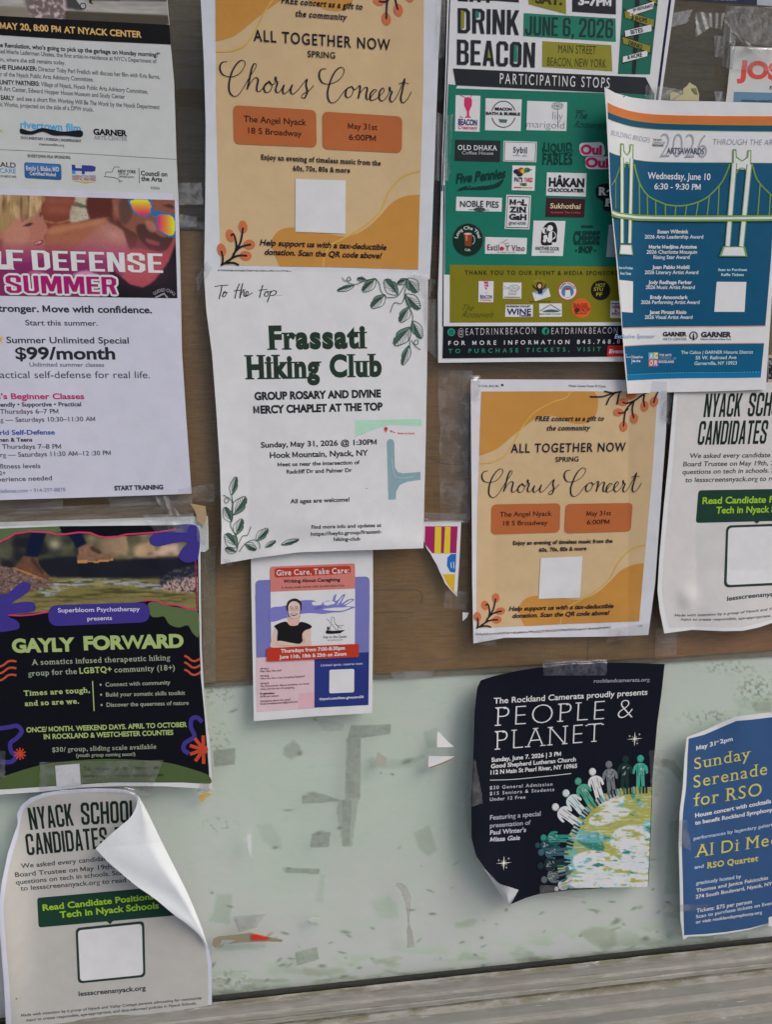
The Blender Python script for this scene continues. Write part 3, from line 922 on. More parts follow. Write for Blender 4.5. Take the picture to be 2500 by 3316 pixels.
P.T('DOCUMENTARY | FOREIGN | INDEPENDENT', 176, 1176, 686, 1205, 22, (60, 60, 64), .028, lay=1)
P.T('rivertownfilm.org', 332, 1230, 542, 1240, 22, (60, 60, 64), 0, lay=1)
P.part('logo'); P.T('GARNER', 788, 1138, 1074, 1152, 46, (24, 24, 28), .05, lay=1); P.T('ARTS CENTER', 792, 1180, 1076, 1192, 32, (120, 120, 124), lay=1)
P.part('rule'); P.line([(-300, 1250), (0, 1265), (700, 1300), (1490, 1348)], 4, (90, 90, 92), 1)
P.part('body_lettering'); P.T('RIVERTOWN FILM SPONSORS:', 234, 1330, 596, 1345, 24, (60, 60, 64), .028, lay=1)
P.part('logo'); P.T('RALD', -35, 1408, 134, 1418, 40, (30, 30, 36), .014, lay=1); P.T('CARE', -2, 1460, 136, 1466, 38, (90, 120, 160), lay=1); P.T('T OF MEDICARE', -20, 1498, 138, 1504, 18, (70, 70, 74), .014, lay=1)
P.T('M', -20, 1120, 16, 1122, 26, (140, 150, 90), .028, lay=1)
P.part('logo'); P.rr([(204, 1372), (516, 1388), (520, 1524), (208, 1506)], 22, (38, 78, 120), 1); P.rr([(212, 1380), (508, 1396), (512, 1450), (212, 1438)], 16, (52, 98, 146), 2)
P.T('Emily J. Blake, MD', 222, 1440, 498, 1450, 36, (214, 220, 226), 0, sf=True, lay=3); P.T('Certified Mohel', 252, 1480, 472, 1492, 30, (214, 220, 226), 0, sf=True, lay=3)
P.part('logo')
P.q([(605, 1392), (635, 1394), (636, 1420), (690, 1423), (690, 1396), (775, 1400), (808, 1412), (804, 1445), (780, 1452), (715, 1450), (715, 1474), (690, 1472), (690, 1446), (638, 1444), (638, 1470), (608, 1468)], (44, 52, 120), 1)
P.q([(610, 1440), (638, 1444), (638, 1470), (608, 1468)], (40, 120, 180), 2)
P.T('HARRINGTON PRESS', 610, 1500, 808, 1506, 22, (100, 90, 96), .014, lay=1); P.T('DIGITAL PRINTING', 612, 1522, 810, 1530, 20, (150, 60, 60), .028, lay=1)
P.q([(612, 1528), (812, 1538), (715, 1552)], (160, 150, 70), 1)
P.part('logo'); P.line([(1005, 1422), (1005, 1412), (965, 1412), (945, 1455), (890, 1455), (892, 1478), (876, 1492), (960, 1500), (1000, 1515), (1008, 1540), (1040, 1530), (1005, 1528)], 5, (50, 50, 54), 1)
P.T('NEW YORK', 996, 1460, 1150, 1466, 25, (40, 40, 44), .028, lay=1); P.T('STATE OF', 1000, 1480, 1085, 1483, 16, (60, 60, 64), lay=1); P.T('OPPORTUNITY.', 1000, 1502, 1138, 1508, 16, (60, 60, 64), lay=1)
P.line([(1172, 1420), (1176, 1550)], 5, (60, 60, 64), 1)
P.T('Council on', 1190, 1482, 1412, 1492, 38, (36, 36, 40), .028, lay=1); P.T('the Arts', 1192, 1528, 1368, 1536, 38, (36, 36, 40), .028, lay=1)
P.T('5/20/26', 1272, 1598, 1348, 1601, 20, (70, 70, 74), .014, lay=1)
P.finish()

# ---- self-defence poster
P = Poster('class_poster', 'white self defense class poster with a beach photograph and pink lettering', 'poster',
           pts(zG1, (-300, 20), (0, 28), (800, 52), (1505, 76)), np.vstack([pts(zG1, (1505, 76), (1516, 500), (1528, 1000)), pts(zG2, (1535, 450), (1570, 1000), (1617, 1665))]),
           pts(zG2, (-300, 1728), (0, 1718), (900, 1690), (1617, 1665)), np.vstack([pts(zG1, (-300, 20)), pts(zG2, (-300, 1728))]),
           lambda u, v: .0012 + .001 * v, .0012, .0006, (176, 176, 190), e=0.58, seed=4)
ALLP['class'] = P; P.fr = zG1
def beach(X, Y):
    c = Cv(X, Y, (92, 56, 50))
    c.fill(c.n(90, 70, 31, 4), (120, 78, 66), .6)
    c.fill(c.mp([(600, 95), (745, 100), (762, 285), (600, 330), (585, 300)], 1, False), (176, 168, 146))
    c.fill(c.mp([(600, 140), (680, 155), (750, 190), (690, 190), (610, 175)], 1), (78, 80, 66), .85)
    c.fill(np.clip((c.n(9, 7, 5, 2) - .62) * 8, 0, 1) * c.mp([(600, 200), (762, 200), (762, 320), (600, 330)], 1, False), (110, 108, 92), .7)
    c.fill(c.mp([(350, 90), (620, 95), (590, 210), (575, 290), (600, 330), (400, 380), (350, 300)], 2), (112, 58, 44))
    for a in ((440, 130), (560, 130), (440, 210), (540, 215)):
        c.fill(c.me(a[0], a[1], 52, 30, 0, 4), (142, 84, 66), .8)
    c.fill(c.mp([(380, 300), (480, 315), (590, 290), (590, 302), (480, 328), (380, 312)], 1), (160, 110, 80), .8)
    c.fill(c.mp([(745, 95), (1000, 100), (980, 270), (900, 290), (762, 290)], 2), (84, 42, 36))
    c.fill(c.mp([(380, 450), (430, 350), (600, 320), (780, 290), (900, 272), (930, 300), (860, 380), (720, 500), (600, 580), (380, 580)], 2), (146, 92, 66))
    c.fill(c.mp([(420, 370), (700, 318), (880, 285), (840, 330), (600, 380), (440, 420)], 3), (168, 116, 84), .7)
    c.fill(c.mp([(700, 470), (800, 380), (880, 325), (980, 335), (1060, 400), (1080, 500), (1060, 600), (600, 620)], 2), (150, 98, 88))
    c.fill(c.me(960, 420, 80, 40, .5, 5), (196, 152, 140), .6)
    c.fill(c.mp([(900, 285), (1010, 300), (1120, 370), (1160, 440), (1120, 560), (1075, 500), (1040, 390), (960, 330)], 2), (86, 52, 44))
    # her head, looking right
    c.fill(c.mp([(-300, 90), (0, 90), (330, 90), (345, 200), (370, 290), (402, 370), (390, 410), (375, 430), (378, 470), (370, 540), (300, 640), (-300, 640)], 1), (160, 104, 88))
    c.fill(c.mp([(60, 300), (200, 260), (250, 420), (150, 560), (40, 480)], 5), (176, 124, 104), .6)
    c.fill(c.mp([(-300, 80), (330, 88), (340, 180), (300, 260), (225, 300), (215, 240), (120, 300), (20, 390), (-300, 420)], 2), (150, 122, 84))
    c.fill(np.clip((c.n(36, 200, 8, 3) - .48) * 5, 0, 1) * c.mp([(-300, 80), (330, 88), (335, 190), (225, 290), (120, 290), (20, 380), (-300, 410)], 2), (196, 170, 126), .7)
    c.fill(np.clip((c.n(30, 160, 12, 3) - .55) * 5, 0, 1) * c.mp([(-300, 80), (330, 88), (335, 190), (225, 290), (20, 380), (-300, 410)], 2), (84, 62, 42), .6)
    c.fill(c.mp([(195, 345), (240, 322), (275, 318), (268, 335), (230, 352)], 1), (52, 36, 36), .9)
    c.fill(c.mp([(330, 240), (352, 232), (350, 262), (335, 268)], 1), (60, 42, 40), .8)
    c.fill(c.mp([(290, 492), (345, 470), (370, 462), (350, 498), (310, 508)], 1), (112, 36, 44), .95)
    c.fill(c.mp([(300, 492), (350, 474), (345, 484), (312, 496)], 0), (214, 190, 184), .9)
    c.fill(c.mp([(-60, 450), (20, 470), (0, 560), (-60, 560)], 3), (120, 60, 56), .6)
    # his head, sunglasses pushed on
    c.fill(c.mp([(950, 160), (1000, 110), (1480, 100), (1490, 420), (1440, 520), (1380, 560), (1230, 540), (1160, 420), (1050, 350), (1000, 280)], 1), (126, 78, 64))
    c.fill(c.mp([(1010, 130), (1100, 110), (1120, 240), (1060, 330), (1010, 290)], 3), (78, 58, 52), .8)
    c.fill(c.mp([(1150, 350), (1230, 330), (1330, 420), (1390, 440), (1440, 420), (1470, 430), (1400, 560), (1260, 545), (1175, 450)], 2), (64, 44, 38), .9)
    c.fill(c.mp([(1230, 300), (1290, 310), (1320, 370), (1290, 400), (1240, 370)], 2), (160, 108, 92), .8)
    c.fill(c.mp([(1230, 455), (1300, 468), (1350, 490), (1330, 512), (1250, 490)], 1), (140, 70, 72), .9)
    c.fill(c.me(975, 225, 24, 62, 0, 2), (148, 92, 76), .8)
    c.fill(c.mp([(1370, 170), (1440, 165), (1470, 190), (1440, 195)], 1), (60, 38, 34), .8)
    # magenta wash over the lower half, then body and shirt
    mg = np.clip((Y - 470) / 160, 0, 1) * np.clip((1500 - X) / 300, .15, 1) * .75
    c.fill(mg, (122, 34, 96), 1)
    c.fill(c.mp([(1490, 480), (1420, 640), (1280, 840), (1300, 960), (1520, 960), (1520, 480)], 1, False), (22, 22, 26))
    c.fill(c.mp([(1100, 540), (1380, 560), (1480, 440), (1430, 620), (1350, 740), (1260, 840), (1200, 860), (1080, 830), (1030, 740)], 2), (150, 66, 72))
    c.fill(c.mp([(930, 700), (1040, 790), (1100, 840), (1200, 865), (1260, 840), (1400, 740), (1500, 940), (1500, 970), (900, 970)], 1, False), (24, 22, 28))
    c.fill(c.me(1060, 640, 210, 90, .3, 6) * .4, (220, 120, 140))
    c.fill(c.mp([(610, 760), (720, 720), (800, 745), (840, 770), (700, 775)], 2), (206, 150, 180), .8)
    c.fill(c.mp([(230, 745), (300, 720), (400, 750), (330, 760)], 2), (196, 120, 160), .6)
    # sunglasses
    for q, g in (([(1090, 118), (1250, 112), (1295, 190), (1270, 250), (1200, 270), (1130, 235), (1095, 170)], 0), ([(1320, 250), (1400, 232), (1480, 270), (1485, 420), (1425, 440), (1350, 395), (1315, 330)], 1)):
        c.fill(c.mp(q, 0), (36, 100, 146))
        m = np.array(q, float); ce = m.mean(0); m = ce + (m - ce) * .84
        mk = c.mp(m, 0)
        t = np.clip((Y - m[:, 1].min()) / (np.ptp(m[:, 1])) if g == 0 else (m[:, 0].max() - X) / np.ptp(m[:, 0]), 0, 1)[..., None]
        grad = np.where(t < .5, np.array([226, 206, 40]) * (1 - 2 * t) + np.array([214, 120, 60]) * 2 * t, np.array([214, 120, 60]) * (2 - 2 * t) + np.array([186, 40, 96]) * (2 * t - 1))
        c.c = c.c * (1 - mk[..., None]) + grad * mk[..., None]
    c.fill(c.mp([(1270, 190), (1300, 215), (1370, 228), (1330, 262), (1275, 250)], 0), (36, 100, 146))
    c.fill(c.n(9, 9, 77, 2), (0, 0, 0), .10)
    return c.c
P.part('picture'); P.raster([(-300, 72), (1474, 128), (1497, 955), (-300, 930)], 230, 110, beach, 1)
P.part('heading_lettering')
P.T('F', 62, 712, 208, 716, 166, (196, 198, 212), 'blk', lay=2); P.T('DEFENSE', 276, 716, 1377, 742, 164, (196, 198, 212), 'blk', lay=2); P.q([(-40, 668), (60, 670), (130, 712), (-40, 712)], (196, 198, 212), 2); P.q([(-40, 560), (10, 560), (10, 668), (-40, 668)], (196, 198, 212), 2)
for dx, dy in ((-18, 0), (18, 0), (0, -18), (0, 18), (-13, -13), (13, -13), (-13, 13), (13, 13)):
    P.T('SUMMER', 58 + dx, 908 + dy, 988 + dx, 922 + dy, 146, (200, 200, 214), 'blk', lay=3 + .25 * (dx + dy + 40) / 20)
P.part('heading_lettering', 'magenta word SUMMER'); P.T('SUMMER', 58, 908, 988, 922, 146, (140, 24, 90), 'blk', lay=6)
P.part('logo'); P.T('GUIDED CHALL', 0, 0, 1, 1, 26, (130, 130, 136), .014, lay=3, arc=(1385, 1010, 112, -135, -40)); P.line([(1310, 950), (1385, 915), (1415, 952)], 14, (130, 130, 136), 3)
P.part('body_lettering'); P.fr = zG2
DK = (42, 42, 50)
TT(-60, 128, 1284, 142, 56, 'Stronger. Move with confidence.', DK, .028)
TT(216, 244, 826, 248, 44, 'Start this summer.', (64, 64, 74), 0)
TT(56, 394, 1088, 398, 52, 'Summer Unlimited Special', DK, .014)
TT(134, 530, 974, 530, 98, '$99/month', (36, 36, 42), .028)
TT(250, 592, 880, 594, 34, 'Unlimited summer classes', (92, 92, 104), 0)
TT(-90, 690, 1266, 690, 58, 'Practical self-defense for real life.', (56, 56, 66), 0)
TT(-35, 866, 712, 866, 46, 'n’s Beginner Classes', (158, 40, 92), .028)
TT(-8, 930, 686, 926, 34, 'iendly • Supportive • Practical', (46, 56, 72), .028)
TT(0, 990, 494, 988, 38, 'Thursdays 6–7 PM', (70, 70, 80), 0)
TT(4, 1060, 804, 1052, 38, 'g — Saturdays 10:30–11:30 AM', (70, 70, 80), 0)
TT(0, 1168, 464, 1164, 38, 'rld Self-Defense', (52, 74, 140), .028)
TT(-20, 1226, 274, 1224, 32, 'men & Teens', DK, .028)
TT(18, 1286, 516, 1284, 38, 'Thursdays 7–8 PM', (70, 70, 80), 0)
TT(4, 1356, 936, 1338, 38, 'rg — Saturdays 11:30 AM–12 :30 PM', (70, 70, 80), 0)
TT(0, 1452, 342, 1448, 38, 'fitness levels', (70, 70, 80), 0)
TT(-4, 1508, 50, 1506, 34, '2+', (70, 70, 80), 0)
TT(-20, 1562, 440, 1550, 38, 'perience needed', (70, 70, 80), 0)
TT(-20, 1658, 554, 1644, 30, 'fdefense.com • 914-297-8878', (110, 118, 150), 0)
TT(966, 1636, 1378, 1626, 36, 'START TRAINING', (46, 50, 58), .05)
P.part('logo'); P.ell(-5, 365, 24, 24, (214, 150, 70), 1)
for a in range(8): P.line([(-5 + 30 * math.cos(a * .785), 365 + 30 * math.sin(a * .785)), (-5 + 40 * math.cos(a * .785), 365 + 40 * math.sin(a * .785))], 6, (214, 150, 70), 1)
P.finish()

# ---- black hiking-group poster, with the white sheet under it
P = Poster('paper_sheet', 'blank white sheet showing as a rim behind the black hiking group poster', 'paper sheet',
           pts(zG6, (-60, 120), (700, 98), (1582, 72)), pts(zG6, (1582, 72), (1588, 200), (1590, 325), (1560, 345)), pts(zG6, (-60, 360), (900, 340), (1560, 345)), pts(zG6, (-60, 120), (-60, 360)), None, .0003, .0002, (186, 188, 186), seed=5)
ALLP['sheet'] = P; P.finish()
P = Poster('hiking_poster', 'black therapeutic hiking group poster with a creek photograph and green lettering', 'poster',
           pts(zG6, (-60, 158), (700, 136), (1300, 128), (1525, 150)), pts(zG6, (1525, 150), (1530, 700), (1538, 1100), (1560, 1500), (1600, 1800), (1618, 2150)),
           pts(zG6, (-60, 2196), (300, 2172), (600, 2140), (900, 2128), (1250, 2130), (1618, 2152)), pts(zG6, (-60, 158), (-60, 2196)),
           lambda u, v: .0006 + .004 * np.clip(v - .5, 0, 1) + .003 * u * u * v, .0010, .0005, (182, 184, 184), e=0.58, seed=21, rough=.42)
ALLP['hike'] = P; P.fr = zG6
K0 = (12, 14, 20); GR = (78, 94, 60); PU = (54, 46, 118); PK = (176, 52, 88); LG = (142, 160, 100)
P.part('printed_ground'); P.q([(-60, 170), (450, 150), (1300, 142), (1508, 158), (1515, 700), (1526, 1250), (1560, 1600), (1590, 1980), (1596, 2112), (1400, 2100), (850, 2100), (400, 2128), (-60, 2158)], K0, 1)
def creek(X, Y):
    c = Cv(X, Y, (60, 60, 50))
    t = np.clip((Y - 200) / 340, 0, 1)
    c.fill(c.n(110, 90, 3, 3), (96, 98, 70), .8)
    c.fill(np.clip((c.n(130, 110, 7, 2) - .45) * 4, 0, 1), (20, 22, 30), .8)
    c.fill(np.clip((X - 700) / 300, 0, 1) * np.clip((c.n(100, 80, 9, 2) - .35) * 4, 0, 1) * (Y < 400), (170, 140, 110), .85)
    for x, y, r, k in ((420, 290, 34, (206, 196, 160)), (840, 330, 80, (170, 136, 104)), (1060, 330, 40, (190, 160, 120)), (1240, 350, 46, (206, 176, 144)), (1320, 300, 60, (214, 190, 160)), (690, 245, 40, (150, 150, 96))):
        c.fill(c.me(x, y, r, r * .8, 0, 4), k, .75)
    c.fill(c.mp([(250, 420), (500, 380), (900, 400), (1520, 380), (1520, 520), (1200, 540), (700, 550), (350, 540)], 5), (22, 24, 34), .9)
    c.fill(c.mp([(-60, 530), (700, 545), (1520, 560), (1520, 840), (-60, 860)], 2, False), (112, 104, 60))
    wat = c.mp([(-60, 540), (1520, 560), (1520, 840), (-60, 860)], 1, False)
    c.fill(wat * np.clip((c.n(170, 16, 14, 4) - .48) * 6, 0, 1), (58, 56, 34), .75)
    c.fill(wat * np.clip((c.n(190, 18, 15, 4) - .62) * 6, 0, 1), (160, 156, 106), .6)
    c.fill(c.mp([(300, 590), (620, 555), (900, 552), (1230, 590), (1250, 640), (900, 600), (560, 610), (380, 690), (300, 650)], 3) * np.clip((c.n(60, 8, 18, 3) - .4) * 6, 0, 1), (160, 168, 184), .7)
    c.fill(wat * np.clip((Y - 650) / 180, 0, .6), (130, 120, 84), .5)
    r = c.mp([(-60, 460), (60, 462), (160, 480), (300, 530), (400, 570), (380, 610), (200, 640), (-60, 640)], 1)
    c.fill(r, (110, 88, 80)); c.fill(r * np.clip((c.n(14, 9, 23, 3) - .5) * 6, 0, 1), (58, 46, 46), .7)
    c.fill(r * np.clip((c.n(22, 8, 24, 3) - .56) * 6, 0, 1), (170, 140, 126), .6)
    r = c.mp([(1222, 560), (1260, 510), (1370, 470), (1520, 450), (1520, 640), (1260, 625)], 1)
    c.fill(r, (36, 38, 48)); c.fill(r * np.clip((c.n(16, 12, 25, 3) - .52) * 6, 0, 1), (86, 88, 96), .7)
    c.fill(c.mp([(1240, 600), (1300, 560), (1520, 540), (1520, 650), (1260, 640)], 2) * np.clip((c.n(9, 14, 26, 2) - .32) * 5, 0, 1), (182, 150, 140), .9)
    # trousers and boots
    c.fill(c.mp([(235, 190), (355, 190), (320, 300), (285, 385), (190, 375), (215, 290)], 1, False), (16, 24, 48))
    c.fill(c.mp([(500, 190), (620, 195), (660, 290), (580, 320), (560, 270)], 1, False), (16, 24, 48))
    c.fill(c.mp([(500, 150), (620, 190), (520, 215), (480, 190)], 1, False), (14, 16, 24))
    b1 = c.mp([(180, 380), (240, 388), (290, 400), (300, 450), (350, 500), (386, 540), (340, 548), (250, 510), (130, 475), (116, 462), (150, 420)], 1)
    c.fill(b1, (112, 78, 60)); c.fill(b1 * c.n(20, 30, 41, 2), (60, 40, 34), .6)
    c.fill(c.mp([(116, 466), (250, 515), (340, 552), (386, 545), (380, 556), (300, 546), (120, 480)], 0), (170, 110, 56), .9)
    b2 = c.mp([(600, 318), (650, 290), (690, 276), (720, 310), (770, 350), (850, 375), (860, 400), (720, 410), (595, 412), (596, 360)], 1)
    c.fill(b2, (134, 104, 84)); c.fill(b2 * c.n(26, 22, 42, 2), (84, 60, 50), .6)
    c.fill(c.mp([(590, 408), (720, 412), (860, 398), (858, 412), (740, 426), (662, 424), (658, 432), (592, 430)], 0, False), (182, 126, 70), .95)
    c.fill(c.mp([(700, 300), (770, 345), (750, 360), (690, 330)], 1), (54, 38, 34), .8); c.fill(c.mp([(255, 390), (330, 500), (310, 505), (235, 410)], 1), (58, 40, 34), .7)
    c.fill(c.n(8, 8, 78, 2), (0, 0, 0), .10)
    return c.c
P.part('picture'); P.raster([(-60, 190), (1500, 165), (1508, 800), (-60, 840)], 190, 84, creek, 2)
P.part('printed_shape')
P.q([(-60, 170), (450, 150), (470, 185), (380, 205), (230, 196), (120, 210), (60, 245), (-60, 290)], GR, 3)
P.q([(450, 150), (1350, 142), (1360, 172), (1200, 205), (1000, 222), (820, 232), (740, 218), (690, 200), (560, 200), (500, 215), (460, 190)], K0, 3)
P.line([(-60, 285), (0, 268), (60, 240), (115, 206), (230, 190), (380, 198), (430, 212), (500, 210), (600, 196), (690, 200), (750, 226), (800, 234), (900, 228), (960, 212), (1200, 196), (1340, 172)], 13, PK, 4)
P.q([(-60, 842), (60, 828), (350, 800), (700, 790), (1100, 720), (1200, 715), (1300, 748), (1507, 790), (1518, 1000), (1530, 1250), (-60, 1300)], K0, 3)
P.line([(60, 826), (150, 830), (250, 822), (370, 800)], 12, PK, 4); P.line([(1090, 720), (1130, 712), (1200, 718), (1260, 744), (1350, 750), (1430, 776), (1506, 786)], 12, PK, 5); P.line([(1490, 400), (1494, 600), (1500, 790)], 10, (124, 36, 58), 4)
P.blob([(1130, 740), (1200, 726), (1290, 756), (1400, 775), (1506, 800), (1515, 985), (1470, 965), (1430, 905), (1360, 920), (1290, 895), (1250, 838), (1200, 842), (1150, 830)], GR, 4)
P.blob([(1350, 140), (1508, 158), (1512, 380), (1450, 425), (1390, 415), (1360, 375), (1390, 320), (1430, 270), (1330, 275), (1200, 302), (1140, 270), (1160, 215), (1250, 192), (1340, 180), (1390, 172)], PU, 6)
P.blob([(-60, 700), (60, 660), (150, 585), (210, 578), (235, 605), (200, 660), (90, 735), (180, 725), (250, 730), (272, 765), (245, 800), (60, 826), (130, 870), (150, 910), (110, 940), (-60, 935)], PU, 6)
P.rr([(365, 752), (1140, 728), (1144, 880), (370, 912)], 78, PU, 6)
P.blob([(-60, 2090), (300, 1970), (620, 1930), (900, 1922), (1250, 1945), (1500, 2010), (1592, 2050), (1596, 2110), (1400, 2098), (850, 2098), (400, 2124), (-60, 2154)], (66, 82, 48), 2)
for y in (1180, 1232, 1285): P.line([(-30, y + 45), (20, y + 30), (60, y), (95, y - 6), (125, y)], 16, (160, 70, 48), 5, True)
for y in (1135, 1185, 1240): P.line([(1405, y), (1430, y + 12), (1460, y + 36), (1490, y + 40), (1525, y + 22)], 16, (160, 70, 48), 5, True)
P.line([(-40, 1692), (60, 1680), (130, 1670), (165, 1710), (130, 1760), (80, 1800), (85, 1860), (120, 1900), (90, 1940), (20, 1945), (-40, 1930)], 34, PU, 4.5, True)
P.line([(1540, 1640), (1500, 1605), (1460, 1620), (1455, 1680), (1480, 1750), (1410, 1800), (1400, 1850), (1440, 1880)], 34, PU, 4.5, True)
P.part('printed_star')
for k, (cx, cy, r) in enumerate(((152, 1882, 46), (1550, 1850, 108))):
    P.part('printed_star')
    for a in range(10):
        t = a * .628 + .3
        if k and math.cos(t) > .35: continue
        P.line([(cx, cy), (cx + r * math.cos(t), cy + r * math.sin(t))], 11 if not k else 26, (166, 62, 40), 4 + a * .2)
    P.ell(cx, cy, r * .32, r * .32, (166, 62, 40), 7)
P.part('heading_lettering'); P.T('GAYLY', 94, 1108, 572, 1096, 94, LG, .05, lay=5); P.T('FORWARD', 640, 1088, 1400, 1068, 94, LG, .05, lay=5)
P.part('body_lettering'); PL = (132, 142, 122)
P.T('Superbloom Psychotherapy', 442, 806, 1066, 794, 32, (176, 176, 190), 0, lay=7); P.T('presents', 666, 868, 854, 862, 30, (176, 176, 190), 0, lay=7)
def L3(*a, **k): P.T(*a, lay=5, **k)
L3('A somatics infused therapeutic hiking', 240, 1206, 1300, 1168, 40, PL, 0, sf=True); L3('group for the', 216, 1290, 586, 1272, 40, PL, 0, sf=True)
L3('LGBTQ+', 602, 1272, 852, 1258, 42, LG, .028, sf=True); L3('community (18+)', 872, 1262, 1332, 1244, 40, PL, 0, sf=True)
L3('Times are tough,', 182, 1440, 686, 1414, 38, LG, .028, sf=True); L3('and so are we.', 190, 1518, 602, 1498, 38, LG, .028, sf=True)
P.line([(705, 1328), (717, 1556)], 8, LG, 5)
for i, (t, x1, y0, y1) in enumerate((('Connect with community', 1298, 1370, 1352), ('Build your somatic skills toolkit', 1410, 1446, 1432), ('Discover the queerness of nature', 1438, 1524, 1508))):
    P.ell(766 + 4 * i, y0 - 14, 8, 8, PL, 5); L3(t, 804 + 4 * i, y0, x1, y1, 30, PL, 0, sf=True)
L3('ONCE/ MONTH. WEEKEND DAYS. APRIL TO OCTOBER', 202, 1718, 1424, 1676, 36, LG, .028); L3('IN ROCKLAND & WESTCHESTER COUNTIES', 334, 1770, 1320, 1736, 36, LG, .028)
L3('$30/ group, sliding scale available', 398, 1868, 1190, 1842, 34, PL, 0, sf=True); L3('(youth group coming soon!)', 580, 1906, 1030, 1896, 26, PL, 0, sf=True)
L3('To register, go to ‘contact’ at:', 634, 2008, 1212, 1998, 26, (30, 36, 26), .014, sf=True); L3('www.superbloompsychotherapy.com', 634, 2062, 1244, 2052, 24, (34, 44, 28), 0, sf=True)
P.part('printed_panel'); P.q([(420, 1972), (605, 1956), (616, 2124), (432, 2134)], (176, 178, 180), 4)
P.finish()

# ---- concert posters: one design, hung twice
def hom(src, dst):
    A = []
    for (x, y), (u, v) in zip(src, dst):
        A += [[x, y, 1, 0, 0, 0, -u * x, -u * y, -u], [0, 0, 0, x, y, 1, -v * x, -v * y, -v]]
    h = np.linalg.svd(np.array(A, float))[2][-1].reshape(3, 3)
    def f(p):
        p = np.asarray(p, float); q = np.c_[p, np.ones(len(p))] @ h.T
        return q[:, :2] / q[:, 2:]
    return f
F2 = [(318, 700), (860, 970), (1430, 770), (1425, 1008), (730, 1180), (1057, 1192), (1055, 1540), (725, 1527), (215, 1738), (1530, 1778), (450, 275), (1350, 335), (490, 1620), (1296, 1700)]
F1 = [(508, 880), (962, 1070), (1443, 868), (1430, 1055), (835, 1228), (1113, 1228), (1095, 1500), (822, 1500), (412, 1697), (1485, 1650), (640, 540), (1396, 538), (614, 1580), (1284, 1600)]
h21, h12 = hom(F2, F1), hom(F1, F2)

